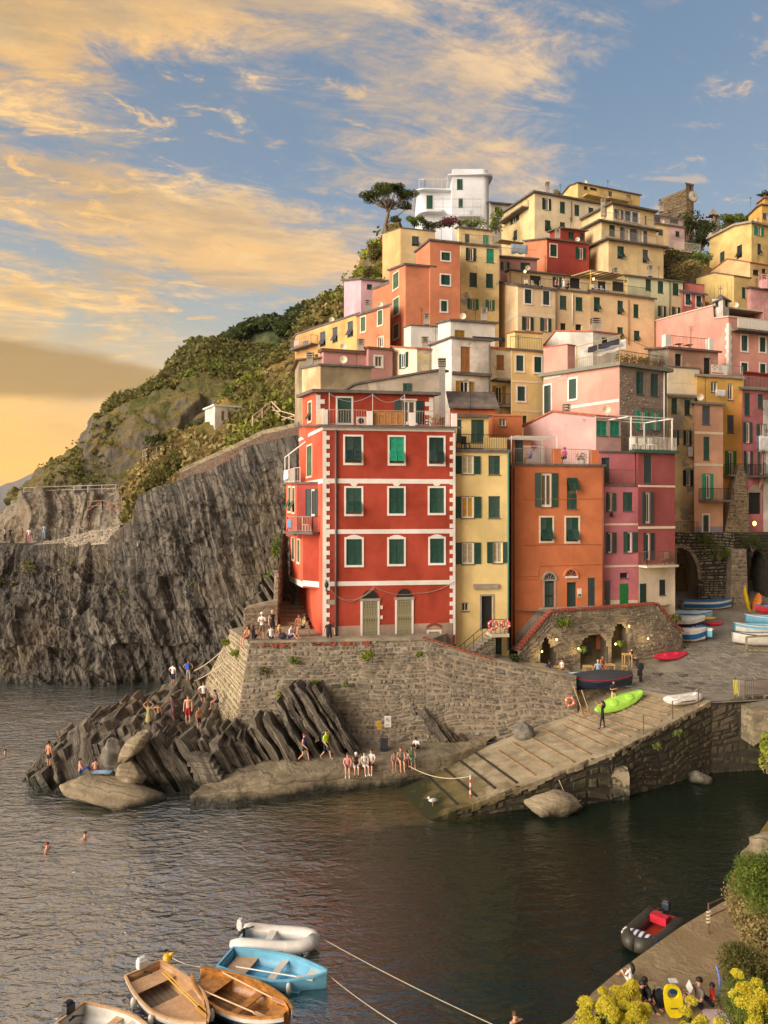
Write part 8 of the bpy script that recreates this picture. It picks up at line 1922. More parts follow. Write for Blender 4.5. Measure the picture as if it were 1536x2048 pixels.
for k in range(7): planter(pks.fr.pt(.5 + .82 * k,pks.z + .3,-.55),('terracotta pot of herbs in the row on the pebbledash house roof','leafy pot in the row along the pebbledash roof edge')[k % 2] + (' by the yellow pole',' second from the pole',' third from the pole',' fourth from the pole',' fifth from the pole',' sixth from the pole',' by the white pipe')[k],('olive','green','dry')[k % 3])
planter(red.fr.pt(7.6,red.z + .14,-.8),'bushy dry potted plant on the red house terrace beyond the reed screen','dry',.3);planter(ora.fr.pt(ora.fr.uz(1170,0)[0],ora.z + .16,-.5),'white planter with shrub on the orange house roof','olive',.28,CWH)
ac = thing('air_conditioner',red.fr.pt(2.6,red.z + .14,-.9),'white air conditioner on the red house roof terrace','air conditioner');red.fr.box(MB(),2.3,red.z + .2,3.0,red.z + .78,-1.2,-.8).build('case',CWH,ac);mb = MB();mb.tube([red.fr.pt(2.58,red.z + .5,-.8),red.fr.pt(2.58,red.z + .5,-.78)],.2,14);mb.build('fan_grille',IRON,ac)
def cloth(label,p0,p1,drop,mat,name='towel',fold=.04):
    n,m = 9,6;p0,p1 = Vector(p0),Vector(p1);d = (p1 - p0).normalized();nn = Vector((d.y,-d.x,0));V = []
    for i in range(n):
        for j in range(m): V.append(p0.lerp(p1,i / (n - 1)) - Vector((0,0,drop * j / (m - 1) * (1 + .08 * math.sin(i * 1.7)))) + nn * fold * math.sin(i * 2.1 + j * .4) * j / m)
    o = obj(name,V,gridq(n,m),mat,None,True);sd = o.modifiers.new('thickness','SOLIDIFY');sd.thickness = .015;return tag(o,label,'laundry')
LW,LB_,LR = bm('linen_white',(226,224,222),.9),bm('linen_blue',(110,140,176),.9),bm('linen_dark',(44,44,52),.9)
cloth('white sheet drying on the ochre house balcony',och.fr.pt(1.55,och.fr.uz(1425,781)[1],.6),och.fr.pt(2.8,och.fr.uz(1425,781)[1],.6),.6,LW)
cloth('big white sheet drying at the pink street house',psr.fr.pt(1.45,psr.fr.uz(1512,873)[1],.5),psr.fr.pt(3.3,psr.fr.uz(1512,873)[1],.5),1.4,LW);cloth('blue towel beside the big white sheet',psr.fr.pt(1.2,psr.fr.uz(1512,873)[1],.5),psr.fr.pt(1.43,psr.fr.uz(1512,873)[1],.5),1.3,LB_)
cloth('white towel hanging on the crumbling cream house',cre.fr.pt(1.75,cre.fr.uz(1376,895)[1],.4),cre.fr.pt(2.3,cre.fr.uz(1376,895)[1],.4),.85,LW)
cloth('white towels over the side balcony of the red house',l2.pt(.2,z2 + 1.0,.2),l2.pt(2.2,z2 + 1.0,.2),.7,LW);cloth('blue towel on the red house side balcony',wing2.fr.pt(.1,wing.z + 1.0,1.02),wing2.fr.pt(.5,wing.z + 1.0,1.02),.6,LB_)
cloth('dark clothes line across the white house roof',P(945,672,70),P(1010,676,70),.35,LR,'clothes',.1);cloth('dark and white washing on the pebbledash house roof',g2.pt(g2.w - 3.6,zr + 1.85,-.5),g2.pt(g2.w - .4,zr + 2.0,-.5),.45,LR,'clothes',.1)
cloth('white washing hung across the pebbledash house roof',g2.pt(g2.w - 3.2,zr + 1.85,-1.1),g2.pt(g2.w - .3,zr + 2.0,-1.1),.75,LW,'clothes',.1)
cloth('blue and white washing on the pink terrace',pkt.fr.pt(1.6,pkt.z + 1.9,-.4),pkt.fr.pt(3.8,pkt.z + 1.9,-.4),1.2,bm('linen_pale_blue',(170,186,206),.9),'clothes');cloth('pink towels on the seaward balcony of the yellow row house',jro.fr.pt(1,jro.fr.uz(600,701)[1] + 1,1.05),jro.fr.pt(2.2,jro.fr.uz(600,701)[1] + 1,1.05),.7,bm('linen_pink',(206,160,150),.9))
cloth('black trousers drying under the rose house window',ros.fr.pt(.35,ros.fr.uz(1219,1025)[1],.2),ros.fr.pt(.6,ros.fr.uz(1219,1025)[1],.2),.3,LR,'clothes')
# stroller on the quay
sc = thing('stroller',P(768,1511,46.2),'black folded stroller standing against the stone wall','stroller');s0 = P(768,1511,46.2)
for a in (-1,1):
    for q in ((-.0,-.35),(.0,.35)): MB().tube([s0 + Vector((a * .24 - .03,q[1],.12)),s0 + Vector((a * .24 + .03,q[1],.12))],.12,10).build('wheel',BLK,sc)
    MB().tube([s0 + Vector((a * .24,-.35,.12)),s0 + Vector((a * .22,.1,.55)),s0 + Vector((a * .2,.42,1.05))],.02,5).build('frame',IRON,sc)
mb = MB();mb.hexa([s0 + Vector(v) for v in ((-.2,-.25,.3),(.2,-.25,.3),(.2,.12,.38),(-.2,.12,.38),(-.2,-.05,.42),(.2,-.05,.42),(.2,.3,.95),(-.2,.3,.95))]);mb.build('seat',BLK,sc);MB().bar(s0 + Vector((-.2,.42,1.05)),s0 + Vector((.2,.42,1.05)),.035).build('handle',IRON,sc)
bn_ = thing('bench',Vector((-5.35,50.0,7.75)),'small grey bench by the steps of the red house','bench');b0 = Vector((-5.35,50.0,7.75));MB().box(b0 + Vector((0,0,.44)),(1.1,.42,.06)).build('seat',CONC,bn_)
for a in (-1,1): MB().box(b0 + Vector((a * .45,0,.2)),(.06,.36,.42)).build('leg',CONC,bn_)
# ================================================================== PEOPLE
SK = {'a': plain('skin_fair',S(214,160,128),.6,var=.06),'b': plain('skin_tan',S(186,128,94),.6,var=.06),'c': plain('skin_brown',S(120,80,58),.6,var=.06)}
HAIR = {'k': plain('hair_black',S(34,28,26),.6),'b': plain('hair_brown',S(82,54,38),.6),'y': plain('hair_blond',S(206,168,104),.6),'r': plain('hair_auburn',S(130,52,40),.6)}
def cl(n,c): return plain('cloth_' + n,S(*c),.85,var=.10,scale=6)
CL = dict(white=cl('white',(228,224,218)),black=cl('black',(34,34,38)),navy=cl('navy',(38,44,70)),grey=cl('grey',(150,150,152)),red=cl('red',(186,30,40)),blue=cl('blue',(44,92,190)),green=cl('green',(100,160,80)),lime=cl('neon',(206,240,30)),
          brown=cl('brown',(120,90,66)),khaki=cl('khaki',(196,168,120)),pink=cl('pink',(222,130,140)),olive=cl('olive',(168,156,100)),plum=cl('plum',(104,74,78)),patt=cl('pattern',(128,112,100)),teal=cl('teal',(70,120,96)),hot=cl('hot_pink',(232,60,150)),royal=cl('royal',(60,70,150)),rust=cl('rust',(150,88,62)),sky=cl('sky',(150,180,206)))
ST = dict(pel=(0,0,.93),wai=(0,0,1.10),che=(0,0,1.30),nek=(0,.01,1.47),hea=(0,-.01,1.58),top=(0,-.01,1.66),
          shl=(.17,0,1.40),ell=(.23,.03,1.13),wrl=(.24,-.06,.90),hal=(.24,-.09,.82),hil=(.09,0,.90),knl=(.10,-.02,.50),anl=(.10,.02,.09),tol=(.12,-.14,.04))
for k in ('sh','el','wr','ha','hi','kn','an','to'): v = ST[k + 'l'];ST[k + 'r'] = (-v[0],v[1],v[2])
def shift(d,dz,dy=0): return {k: (v[0],v[1] + dy,v[2] + dz) for k,v in d.items()}
UP = {k: ST[k] for k in ('pel','wai','che','nek','hea','top','shl','shr','ell','elr','wrl','wrr','hal','har','hil','hir')}
SIT = {**shift(UP,-.82),'knl': (.12,-.44,.09),'knr': (-.10,-.43,.09),'anl': (.12,-.47,-.34),'anr': (-.09,-.44,-.35),'tol': (.13,-.62,-.40),'tor': (-.10,-.59,-.41),'ell': (.23,-.05,.33),'elr': (-.23,-.05,.33),'wrl': (.15,-.28,.20),'wrr': (-.14,-.28,.20),'hal': (.11,-.35,.19),'har': (-.10,-.35,.19)}
GRD = {**shift(UP,-.82),'knl': (.16,-.38,.42),'knr': (-.16,-.36,.38),'anl': (.12,-.60,.08),'anr': (-.12,-.56,.08),'tol': (.12,-.74,.05),'tor': (-.12,-.70,.05),'ell': (.25,-.12,.32),'elr': (-.25,-.12,.32),'wrl': (.13,-.34,.40),'wrr': (-.13,-.34,.40),'hal': (.08,-.40,.38),'har': (-.08,-.40,.38)}
WLK = {**ST,'knl': (.09,-.20,.52),'anl': (.10,-.28,.11),'tol': (.10,-.44,.08),'knr': (-.09,.04,.48),'anr': (-.10,.34,.16),'tor': (-.10,.22,.04),'wrl': (.25,.10,.92),'hal': (.25,.14,.85),'wrr': (-.24,-.22,.94),'har': (-.24,-.29,.88)}
FRONT = dict(ell=(.22,-.06,1.14),elr=(-.22,-.06,1.14),wrl=(.06,-.28,1.22),wrr=(-.06,-.28,1.22),hal=(.03,-.34,1.27),har=(-.03,-.34,1.27))
RAISE = dict(ell=(.27,-.16,1.44),elr=(-.27,-.16,1.44),wrl=(.10,-.34,1.56),wrr=(-.10,-.34,1.56),hal=(.05,-.38,1.60),har=(-.05,-.38,1.60))
HEADUP = dict(ell=(.34,0,1.58),elr=(-.34,0,1.58),wrl=(.16,0,1.72),wrr=(-.16,0,1.72),hal=(.10,0,1.76),har=(-.10,0,1.76))
OUT = dict(ell=(.42,-.02,1.30),wrl=(.66,-.06,1.22),hal=(.74,-.07,1.20));LEAN = dict(ell=(.30,-.05,1.16),elr=(-.30,-.05,1.16),wrl=(.34,-.3,.98),wrr=(-.34,-.3,.98),hal=(.35,-.38,.96),har=(-.35,-.38,.96))
HIPS = dict(ell=(.36,.06,1.18),elr=(-.36,.06,1.18),wrl=(.18,-.02,1.02),wrr=(-.18,-.02,1.02),hal=(.14,-.06,1.0),har=(-.14,-.06,1.0))
BK = dict(ell=(.3,.1,.30),elr=(-.3,.1,.30),wrl=(.28,.28,.10),wrr=(-.28,.28,.10),hal=(.28,.34,.04),har=(-.28,.34,.04))
BOOK = dict(ell=(.25,-.16,.36),elr=(-.25,-.16,.36),wrl=(.12,-.40,.52),wrr=(-.12,-.40,.52),hal=(.09,-.45,.56),har=(-.09,-.45,.56))
RAD = dict(pel=.125,wai=.115,che=.135,nek=.052,hea=.088,top=.062,sh=.062,el=.042,wr=.030,ha=.030,hi=.088,kn=.056,an=.036,to=.030)
EDG = [('pel','wai'),('wai','che'),('che','nek'),('nek','hea'),('hea','top')] + [(a + s,b + s) for s in 'lr' for a,b in (('sh','el'),('el','wr'),('wr','ha'),('hi','kn'),('kn','an'),('an','to'))] + [('che','shl'),('che','shr'),('pel','hil'),('pel','hir')]
QUEUE = []
def person(label,loc,yaw,pose,h=1.7,skin='a',hair='b',top=None,bottom=None,sleeve=0,legs=0,longhair=False,hat=None,skirt=None,shoes=None,lean=0.0,pack=None,group=None,turn=0.0):
    t = thing('person',loc,label,'person',group);s = h / 1.72
    J = {k: Vector(v) for k,v in pose.items()}
    if lean:
        R_ = Matrix.Rotation(lean,3,'X');p0 = J['pel'].copy()
        for k in ('wai','che','nek','hea','top','shl','shr','ell','elr','wrl','wrr','hal','har'): J[k] = p0 + R_ @ (J[k] - p0)
    names = list(J);names.remove('pel');names = ['pel'] + names;V = [J[k] for k in names];rad = [RAD[k] if k in RAD else RAD[k[:2]] for k in names];ix = {k: i for i,k in enumerate(names)};E = [(ix[a],ix[b]) for a,b in EDG]
    for sd,sx_ in (('l',1),('r',-1)):      # fingers and thumb
        hv,wv = J['ha' + sd],J['wr' + sd];d = (hv - wv).normalized();sv = d.cross(Vector((0,1,.2))).normalized()
        for q,ln in ((-1.5,.060),(-.5,.075),(.5,.070),(1.5,.055)):
            V.append(hv + sv * q * .016 + d * ln * .5);V.append(hv + sv * q * .018 + d * ln + Vector((0,-.012,-.01)));rad += [.010,.008];E += [(ix['ha' + sd],len(V) - 2),(len(V) - 2,len(V) - 1)]
        V.append(hv - sv * .045 * sx_ + d * .012);rad.append(.010);E.append((ix['ha' + sd],len(V) - 1))
    me = bpy.data.meshes.new('skeleton');me.from_pydata([tuple(v * s) for v in V],E,[]);o = bpy.data.objects.new('skeleton',me);col.objects.link(o)
    o.modifiers.new('skin','SKIN');sub = o.modifiers.new('sub','SUBSURF');sub.levels = 1;sub.render_levels = 1
    for i,r in enumerate(rad): me.skin_vertices[0].data[i].radius = (r * s,r * s * (.72 if names[i:i + 1] and i < len(names) and names[i] in ('che','wai') else 1))
    me.skin_vertices[0].data[0].use_root = True
    M = Matrix.Translation(Vector(loc)) @ Matrix.Rotation(yaw,4,'Z');sk = SK[skin];tp = CL[top] if top else sk;bt = CL[bottom] if bottom else sk
    reg = {('pel','wai'): tp,('wai','che'): tp,('che','nek'): tp,('nek','hea'): sk,('hea','top'): sk,('pel','hil'): bt,('pel','hir'): bt,('che','shl'): tp,('che','shr'): tp}
    for q in 'lr': reg.update({('sh' + q,'el' + q): tp if sleeve >= 1 else sk,('el' + q,'wr' + q): tp if sleeve >= 2 else sk,('wr' + q,'ha' + q): sk,('hi' + q,'kn' + q): bt,('kn' + q,'an' + q): bt if legs >= 2 else sk,('an' + q,'to' + q): CL[shoes] if shoes else sk})
    half = legs == 0      # short shorts: lower thigh bare
    QUEUE.append((o,t,M,[(J[a] * s,J[b] * s,m,(a,b)) for (a,b),m in reg.items()],sk,half))
    hc = J['hea'] * s;up = (J['top'] - J['hea']).normalized();HM = M @ Matrix.Rotation(turn,4,'Z') if False else M
    if hair:
        mb = MB();c = hc + up * .045 * s + Vector((0,.018,0)) * s;mb.ball(c,(.098 * s,.108 * s,.10 * s),10,8)
        for v in mb.v:
            if v.z < c.z - .01 * s and v.y < c.y + .02 * s: v += (c - v) * .35
        if longhair: mb.tube([c + Vector((0,.06,0)) * s,c + Vector((0,.10,-.16)) * s,c + Vector((0,.10,-.34)) * s],[.09 * s,.10 * s,.05 * s],8)
        put('hair',mb.v,mb.f,HAIR[hair],M,t)
    mb = MB();fz = hc + Vector((0,-.086,.0)) * s;mb.hexa([fz + Vector(v) * s for v in ((-.014,.01,-.02),(.014,.01,-.02),(.006,.012,.03),(-.006,.012,.03),(-.008,-.02,-.018),(.008,-.02,-.018),(.004,.004,.028),(-.004,.004,.028))]);put('nose',mb.v,mb.f,sk,M,t)
    for q in (-1,1): mb = MB().ball(fz + Vector((q * .032,.004,.03)) * s,(.011 * s,.006 * s,.007 * s),6,4);put('eye',mb.v,mb.f,CL['black'],M,t)
    mb = MB().box(fz + Vector((0,.006,-.042)) * s,(.04 * s,.008 * s,.008 * s));put('mouth',mb.v,mb.f,plain('lip',S(170,90,84),.6),M,t,False)
    if hat:
        mb = MB();c = hc + up * .07 * s;mb.ball(c,(.105 * s,.112 * s,.085 * s),10,6);mb.box(c + Vector((0,-.12,-.01)) * s,(.15 * s,.11 * s,.02 * s));put('hat',mb.v,mb.f,CL[hat],M,t)
    if skirt:
        m_,z1 = skirt;p = J['pel'] * s;k1,k2 = J['knl'] * s,J['knr'] * s;e = (k1 + k2) / 2;n = 14;vs = []
        for i,f in enumerate((0,.4,.8,z1)):
            c = p + Vector((0,0,.12 * s)) if i == 0 else p.lerp(e,f);rr = (.135,.175,.195,.215)[i] * s
            vs += [c + Vector((rr * math.cos(a),rr * .8 * math.sin(a),.02 * math.sin(5 * a))) for a in np.linspace(0,2 * math.pi,n,endpoint=False)]
        put('skirt',vs,[(i * n + j,i * n + (j + 1) % n,(i + 1) * n + (j + 1) % n,(i + 1) * n + j) for i in range(3) for j in range(n)],CL[m_],M,t)
    if pack: mb = MB();c = J['che'] * s + Vector((0,.17,-.06)) * s;mb.box(c,(.3 * s,.2 * s,.44 * s));o2 = put('backpack',mb.v,mb.f,CL[pack],M,t,False);b_ = o2.modifiers.new('bevel','BEVEL');b_.width = .06;b_.segments = 3
    return t
def finish_people():
    bpy.context.view_layer.update();dg = bpy.context.evaluated_depsgraph_get()
    for o,t,M,segs,sk,half in QUEUE:
        me = bpy.data.meshes.new_from_object(o.evaluated_get(dg));n = len(me.polygons);c = np.zeros(n * 3);me.polygons.foreach_get('center',c);c = c.reshape(-1,3);ms = [];best = np.full(n,9.0);idx = np.zeros(n,int)
        for a,b,m,nm in segs:
            if m not in ms: ms.append(m)
            a_,b_ = np.array(a),np.array(b);d = b_ - a_;L2 = (d @ d) + 1e-9;tt = np.clip(((c - a_) @ d) / L2,0,1);dist = np.linalg.norm(c - (a_ + tt[:,None] * d),axis=1)
            if nm[0][:2] == 'hi': dist = dist * .95
            k = ms.index(m);better = dist < best;kk = np.full(n,k)
            if half and nm[0][:2] == 'hi' and m is not sk:
                if sk not in ms: ms.append(sk)
                kk = np.where(tt > .62,ms.index(sk),k)
            if nm[0][:2] == 'sh' and m is not sk:
                if sk not in ms: ms.append(sk)
                kk = np.where(tt > .75,ms.index(sk) if (('el' + nm[0][2]),('wr' + nm[0][2])) and any(q[3] == ('el' + nm[0][2],'wr' + nm[0][2]) and q[2] is sk for q in segs) else k,k)
            idx = np.where(better,kk,idx);best = np.where(better,dist,best)
        me.materials.clear()
        for m in ms: me.materials.append(m)
        me.polygons.foreach_set('material_index',idx.astype(np.int32));me.polygons.foreach_set('use_smooth',[True] * n);me.name = 'body'
        b = bpy.data.objects.new('body',me);link(b,t,M);bpy.data.objects.remove(o)
def at_w(px,Y=47.1,z=8.02): return GX(px,Y,z)
# terrace crowd on the retaining wall
person('woman with long brown hair in bikini sitting on the wall corner, legs dangling',at_w(495,47.15),D_(-40),SIT,1.66,'a','b','rust','rust',longhair=True)
person('woman in black top with long brown hair sitting on the wall',at_w(507,47.2),D_(150),GRD,1.66,'a','b','black','black',longhair=True)
person('man in white tee shirt and white cap standing behind the wall',GX(524,48.2,7.74),D_(0),{**ST,**FRONT},1.8,'a','b','white','brown',1,1,hat='white')
person('person in black vest and pale cap standing behind the wall',GX(545,49.4,7.74),D_(20),ST,1.76,'a','y','black','black',0,1,hat='khaki')
person('woman in white tank top and black shorts sitting with her back turned',at_w(542,47.3),D_(200),GRD,1.64,'b','k','white','black')
person('blond woman in brown top sitting on the wall',at_w(559,47.4),D_(160),GRD,1.64,'a','y','rust','rust',longhair=True)
person('man in white shirt and blue shorts sitting on the wall',at_w(580,47.4),D_(60),GRD,1.75,'a','b','white','royal',1,1,lean=.2)
person('woman in green top sitting on the bench by the steps',Vector((-5.25,49.9,8.25)),D_(-60),SIT,1.66,'a','k','green','black',longhair=True,lean=-.2)
person('man sitting close behind the woman in green',Vector((-5.6,50.2,8.25)),D_(-40),SIT,1.78,'b','k','rust','khaki',lean=-.1)
person('man in black tee shirt leaning on the wall below the lamp',GX(659,48.6,7.25),D_(0),{**ST,**LEAN},1.76,'a','r','black','black',1,1,lean=.15)
bg_ = thing('bag',at_w(565,47.2),'navy bag lying on the wall between the blond woman and the man in white','bag');MB().ball(at_w(565,47.2) + Vector((0,0,.16)),(.28,.18,.17),12,8).build('body',CL['navy'],bg_,True);MB().tube([at_w(565,47.2) + Vector((.2 * math.cos(a),0,.26 + .14 * math.sin(a))) for a in np.linspace(0,math.pi,8)],.015,5).build('strap',CL['black'],bg_)
# bathers on the rocks
def on(px,py,Y): return P(px,py,Y)
person('woman pulling a white top over her head in navy shorts on the rock',on(346,1372,54),D_(150),{**ST,**HIPS},1.62,'b','k','white','navy',1,1)
person('shirtless man in grey shorts with blue towel at the rope rail',on(377,1368,53.4),D_(170),{**ST,**HIPS},1.75,'b','b',None,'grey',0,1,pack='blue')
person('man wrapped in a white towel with black trunks',on(407,1416,50.4),D_(10),{**ST,**HIPS},1.74,'b','b','white','black',1,0)
person('woman in blue top sitting on the rocks beside the wall corner',on(436,1405,49.0),D_(-75),SIT,1.66,'b','k','royal','black',lean=.3)
person('bearded man in red swim shorts standing on the ledge',on(376,1447,47.0),D_(5),ST,1.78,'a','b',None,'red',0,1)
person('woman in dark bikini standing at the ledge edge',on(398,1466,45.9),D_(60),ST,1.64,'b','k',None,'black',longhair=True)
person('person in plum cover up reaching towards a child',on(346,1443,47.6),D_(-60),{**ST,**{'elr': (-.3,-.2,1.25),'wrr': (-.3,-.5,1.15),'har': (-.3,-.6,1.13)}},1.66,'b','b','plum','plum',2,1,skirt=('plum',1.2),lean=.2)
person('child in black swim shorts standing on the ledge',on(317,1450,47.2),D_(170),{**ST,**OUT},1.36,'b','k',None,'black',0,1)
person('woman in olive green dress with hands at her head',on(297,1459,46.6),D_(180),{**ST,**HEADUP},1.64,'b','b','olive','olive',0,0,skirt=('olive',1.35))
person('man in black trunks standing alone at the tip of the rocks',on(98,1541,44.4),D_(150),ST,1.74,'b','k',None,'black')
person('woman wrapped in royal blue sitting on the flat boulder',on(160,1546,43.2),D_(110),GRD,1.62,'a','k',None,'blue',0,2,skirt=('blue',.9))
person('child sitting on a towel on the flat boulder',on(191,1541,43.2),D_(200),GRD,1.3,'a','k',None,'red')
tw_ = on(203,1545,42.9);tag(obj('towel',[tw_ + Vector((a,b,.04 + .04 * math.sin(a * 7) * math.cos(b * 5))) for a in np.linspace(-.5,.55,7) for b in np.linspace(-.3,.3,4)],gridq(7,4),CL['sky'],None,True),'blue and white towel spread on the flat boulder','towel')
# quay
qz = lambda px,f=0.45: None
def quay_pt(px,back):
    for k in range(200):
        f = k / 199;a,b = lin(QE,f),lin(QB,f);p = a.lerp(b,back);p.z += .03
        if CX + F * p.x / p.y >= px: return p
    return p
person('woman with auburn hair in blue top walking along the quay',quay_pt(607,.55),D_(75),WLK,1.66,'a','r','royal','black',shoes='black')
person('man in neon vest with dark backpack walking along the quay',quay_pt(651,.5),D_(55),WLK,1.76,'a','b','lime','black',1,1,pack='navy',shoes='grey')
person('woman in pink bikini top sitting on the quay edge',quay_pt(695,.03) + Vector((0,0,.02)),D_(0),SIT,1.66,'a','b','pink','plum',shoes='white')
person('woman in black vest and white sun hat sitting on the quay edge',quay_pt(709,.03) + Vector((0,0,.02)),D_(5),SIT,1.64,'a','b','black','white',hat='white',legs=1,shoes='black')
person('dark haired woman in white dress sitting on the quay edge',quay_pt(728,.03) + Vector((0,0,.02)),D_(20),SIT,1.66,'a','k','white','white',1,1,longhair=True,shoes='white')
person('man in white tee shirt and black shorts sitting on the quay edge',quay_pt(742,.05) + Vector((0,0,.02)),D_(-10),SIT,1.8,'a','b','white','black',1,1,shoes='white')
person('girl with long hair sitting between the stroller and the woman in patterned dress',quay_pt(787,.03) + Vector((0,0,.02)),D_(0),SIT,1.3,'b','b','patt','pink',longhair=True)
person('woman in patterned dress sitting on the quay edge',quay_pt(799,.04) + Vector((0,0,.02)),D_(10),SIT,1.7,'a','r','patt','patt',longhair=True)
person('small child in white sitting between two women on the quay edge',quay_pt(812,.04) + Vector((0,0,.02)),D_(0),SIT,1.15,'b','k','white','plum')
person('woman in green dress sitting on the quay edge',quay_pt(823,.04) + Vector((0,0,.02)),D_(10),SIT,1.66,'b','b','teal','teal',0,1,longhair=True,skirt=('teal',1.2))
person('dark haired person in white crouching on the quay by the slabs',quay_pt(834,.55),D_(-30),GRD,1.6,'c','k','white','black',1,1,lean=.35)
# slipway and piazza
person('woman in black top and wide dark trousers taking a photograph on the slipway',ramp_pt(2.2,.42) ,D_(-120),{**ST,**RAISE,'knl': (.13,-.06,.5),'anl': (.17,-.1,.09),'tol': (.18,-.24,.04),'knr': (-.11,.05,.5),'anr': (-.16,.1,.09),'tor': (-.17,-.03,.04)},1.7,'b','k','black','black',0,2,longhair=True,shoes='black')
person('man in black tee shirt and khaki shorts looking at his phone',ramp_pt(2.55,.66),D_(10),{**ST,**FRONT},1.78,'b','k','black','khaki',1,1,shoes='brown')
def seat(px,Y): return pz(px,Y) + Vector((0,0,.5))
person('diner in navy sitting by the cellar doorway',seat(1099,51.5),D_(150),SIT,1.7,'b','k','navy','navy',1,2)
person('diner in white sitting by the cellar doorway',seat(1124,51.8),D_(-60),SIT,1.68,'a','k','white','navy',0,1)
person('dark haired diner in red sitting behind the woman in blue',seat(1205,52.4),D_(30),SIT,1.66,'b','k','rust','red',longhair=True)
person('woman in bright blue dress dining at the cellar',seat(1196,51.6),D_(170),SIT,1.66,'a','y','sky','blue',0,1,skirt=('blue',1.1))
person('woman in black sitting at the arched cellar table',seat(1263,53.7),D_(40),SIT,1.66,'a','b','black','black',legs=2)
# lookout walkers
for px,py,Y,tp,bt,lb in ((10,1084,91,'grey','black','walker in grey at the seaward lookout rail'),(20,1084,91,'black','black','walker in black at the seaward lookout rail'),(44,1086,90,'rust','brown','walker in brown at the lookout rail'),(58,1085,90,'white','pink','walker in white with pink shorts at the lookout'),(88,1078,89,'sky','sky','walker in pale blue at the lookout wall'),(178,1060,86,'black','brown','walker in black where the lookout path climbs')):
    person(lb,P(px,py,Y),D_(180),ST,1.72,'b','b',tp,bt,1,2)
# roof terraces
person('sunbather reclining in a chair on the orange house terrace',ora.fr.pt(ora.fr.uz(1068,0)[0],ora.z + .55,-.7),D_(-70),SIT,1.66,'b','b','blue','blue',lean=-.35)
person('person in hot pink hat and top on the orange house terrace',ora.fr.pt(ora.fr.uz(1139,0)[0],ora.z + .55,-.8),D_(-50),SIT,1.66,'b','b','hot','royal',1,1,hat='hot')
person('woman in white dress standing on the apricot house terrace',ur2.fr.pt(ur2.fr.uz(1134,0)[0],ur2.z + .2,-.6),D_(160),ST,1.7,'a','b','white','white',0,1,skirt=('white',1.1),longhair=True)
person('diner in pale pink on the apricot house terrace',ur2.fr.pt(ur2.fr.uz(1121,0)[0],ur2.z + .65,-1.0),D_(40),SIT,1.7,'a','b','pink','navy',1,2)
person('diner in black on the apricot house terrace',ur2.fr.pt(ur2.fr.uz(1146,0)[0],ur2.z + .65,-1.0),D_(-40),SIT,1.7,'a','k','black','navy',1,2)
# bathers on the near quay
def nqp(px,py): return G(px,py,1.02)
person('child in white spotted top sitting at the near quay edge',nqp(1262,1966),D_(-150),GRD,1.25,'b','k','white','white',1,1,longhair=True)
person('man in black tee shirt with cap of dark hair sitting on the near quay',nqp(1298,2010),D_(-70),GRD,1.75,'b','k','black','navy',1,1,lean=.25)
person('person in black sitting behind the yellow flowers on the near quay',nqp(1276,2015),D_(60),GRD,1.68,'b','k','black','black',1,2,lean=.2)
person('man in dark patterned shirt reading a book on the near quay',nqp(1398,2016),D_(-70),{**GRD,**BOOK},1.78,'a','k','patt','navy',1,1)
person('boy in red tee shirt sitting beside the reading man',nqp(1424,2012),D_(-100),{**GRD,**BK},1.35,'c','k','red','navy',1,1)
bk_ = nqp(1380,2016) + Vector((-.05,0,.48));bo = thing('book',bk_,'open white book held by the reading man','book')
for s_ in (-1,1): obj('page',[bk_ + Vector(v) for v in ((0,0,0),(s_ * .02 - .02,s_ * .2,.05),(s_ * .02 + .08,s_ * .2,.26),(.1,0,.21))] + [bk_ + Vector(v) + Vector((.01,0,-.008)) for v in ((0,0,0),(s_ * .02 - .02,s_ * .2,.05),(s_ * .02 + .08,s_ * .2,.26),(.1,0,.21))],[(0,1,2,3),(7,6,5,4),(0,4,5,1),(1,5,6,2),(2,6,7,3)],CL['white'],bo)
fl = thing('swim_float',nqp(1352,2035),'yellow swimming float board standing beside the reading man','float');f0 = nqp(1352,2040);n = 20;YF = bm('float_yellow',(238,210,24),.5)
ring_o = [];
for i in range(n):
    a = 2 * math.pi * i / n;ring_o.append((.27 * math.copysign(abs(math.cos(a)) ** .6,math.cos(a)),.42 * math.copysign(abs(math.sin(a)) ** .7,math.sin(a)) + .46))
inn = [(.17 * math.cos(2 * math.pi * i / n),.14 * math.sin(2 * math.pi * i / n) + .66) for i in range(n)]
def fp(x,z,o_): return f0 + Vector((x,o_ + z * .35,z * .93))
vs = [fp(x,z,0) for x,z in ring_o] + [fp(x,z,0) for x,z in inn] + [fp(x,z,.09) for x,z in ring_o] + [fp(x,z,.09) for x,z in inn]
fs = []
for i in range(n):
    j = (i + 1) % n;fs += [(i,j,n + j,n + i),(2 * n + j,2 * n + i,3 * n + i,3 * n + j),(j,i,2 * n + i,2 * n + j),(n + i,n + j,3 * n + j,3 * n + i)]
obj('board',vs,fs,YF,fl);obj('print',[fp(-.12,.27,-.006),fp(.1,.27,-.006),fp(.1,.31,-.006),fp(-.12,.31,-.006)],[(0,1,2,3)],plain('float_print',S(120,100,30),.6),fl)
bx = thing('cool_box',nqp(1346,1984),'small blue cool box with white lid on the near quay','cool box');b0 = nqp(1346,1984);MB().box(b0 + Vector((0,0,.17)),(.22,.16,.32)).build('box',bm('box_blue',(28,110,170)),bx);MB().box(b0 + Vector((0,0,.35)),(.24,.18,.05)).build('lid',CL['white'],bx)
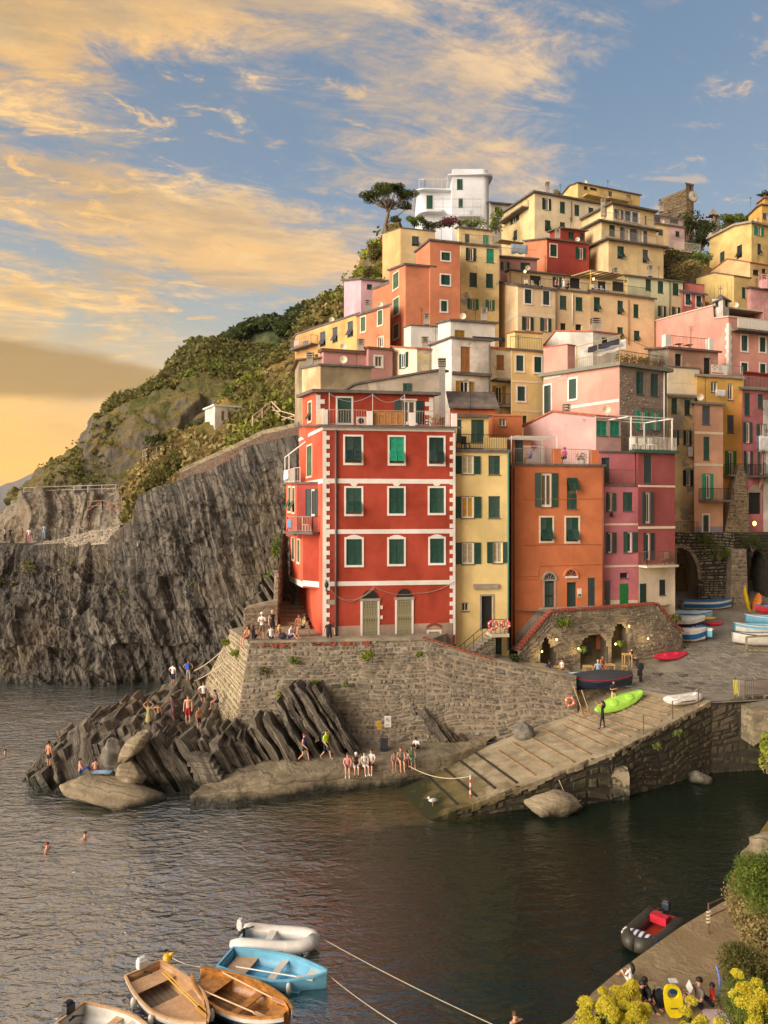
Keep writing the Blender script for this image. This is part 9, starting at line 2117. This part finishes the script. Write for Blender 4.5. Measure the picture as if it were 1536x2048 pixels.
nd_ = nqp(1436,2000);tag(MB().tube([nd_ + Vector((-.12,-.15,.05)),nd_ + Vector((.05,0,.3)),nd_ + Vector((.1,.1,.6)),nd_ + Vector((.02,.15,.95))],.04,8).build('pool_noodle',bm('noodle_blue',(120,140,220),.6),None,True),'pale blue pool noodle stuck behind the boy in red','pool noodle')
mt = nqp(1428,2036);tag(obj('beach_mat',[mt + Vector((a,b,.02)) for a,b in ((-.35,-.4),(.35,-.3),(.45,.35),(-.2,.4))] + [mt + Vector((a,b,-.01)) for a,b in ((-.35,-.4),(.35,-.3),(.45,.35),(-.2,.4))],[(0,1,2,3),(0,4,5,1),(1,5,6,2),(3,2,6,7),(0,3,7,4)],bm('mat_pink',(214,186,182),.8)),'pale pink beach mat under the boy in red','mat')
bp = thing('backpack',nqp(1318,2012),'black backpack beside the man in black on the near quay','bag');o_ = MB().box(nqp(1318,2012) + Vector((0,0,.24)),(.36,.3,.48)).build('body',CL['black'],bp);b_ = o_.modifiers.new('bevel','BEVEL');b_.width = .1;b_.segments = 3;MB().tube([nqp(1318,2012) + Vector((.1 * math.cos(a),0,.48 + .09 * math.sin(a))) for a in np.linspace(0,math.pi,7)],.014,5).build('strap',CL['grey'],bp)
nr = thing('quay_rail',G(1412,1862,1.0),'rusty iron rail with knotted rope at the near quay corner','railing')
r0,r1,r2 = G(1417,1868,1.0),G(1462,1846,1.0),G(1530,1815,1.0);Z = Vector((0,0,1))
for p in (r0,r1,r2): MB().tube([p,p + Z * 1.1],.03,6).build('stanchion',IRONB,nr)
for zz in (1.05,.6): MB().tube([r0 + Z * zz,r1 + Z * zz,r2 + Z * (zz + .1)],.022,6).build('rail',IRONB,nr)
mb = MB()
for k in range(4): mb.tube([r0 + Vector((.06 * math.cos(a),.06 * math.sin(a),.35 + .12 * k + .02 * a)) for a in np.linspace(0,6,9)],.03,5)
mb.build('rope_knot',ROPE,nr)
# swimmers
for px,py,lb in ((10,1508,'swimmer near the tip of the rocks'),(94,1698,'swimmer with pink cap in the golden water'),(170,1676,'swimmer farther from the boats in the golden water'),(1030,2044,'swimmer between the moored boats and the near quay')):
    person(lb,G(px,py,0) - Vector((0,0,1.38)),D_(30 * (px % 7)),{**ST,**OUT},1.72,'a','r' if px == 94 else 'b',None,'navy')
finish_people()
# ================================================================== the evening air
def make_haze():
    m = bpy.data.materials.new('haze_air');m.use_nodes = True;t = NT(m.node_tree);t.n.clear();out = t.new('ShaderNodeOutputMaterial');v = t.new('ShaderNodeVolumePrincipled')
    v.inputs['Color'].default_value = (0.92,0.93,0.95,1);v.inputs['Density'].default_value = 0.00004;v.inputs['Anisotropy'].default_value = 0.2;t.l.new(v.outputs[0],out.inputs['Volume'])
    mb = MB().box((0,3450,210),(15000,7100,430));o = mb.build('haze',m);tag(o,'pale evening haze filling the air over sea and hills','haze',kind='stuff')
make_haze()
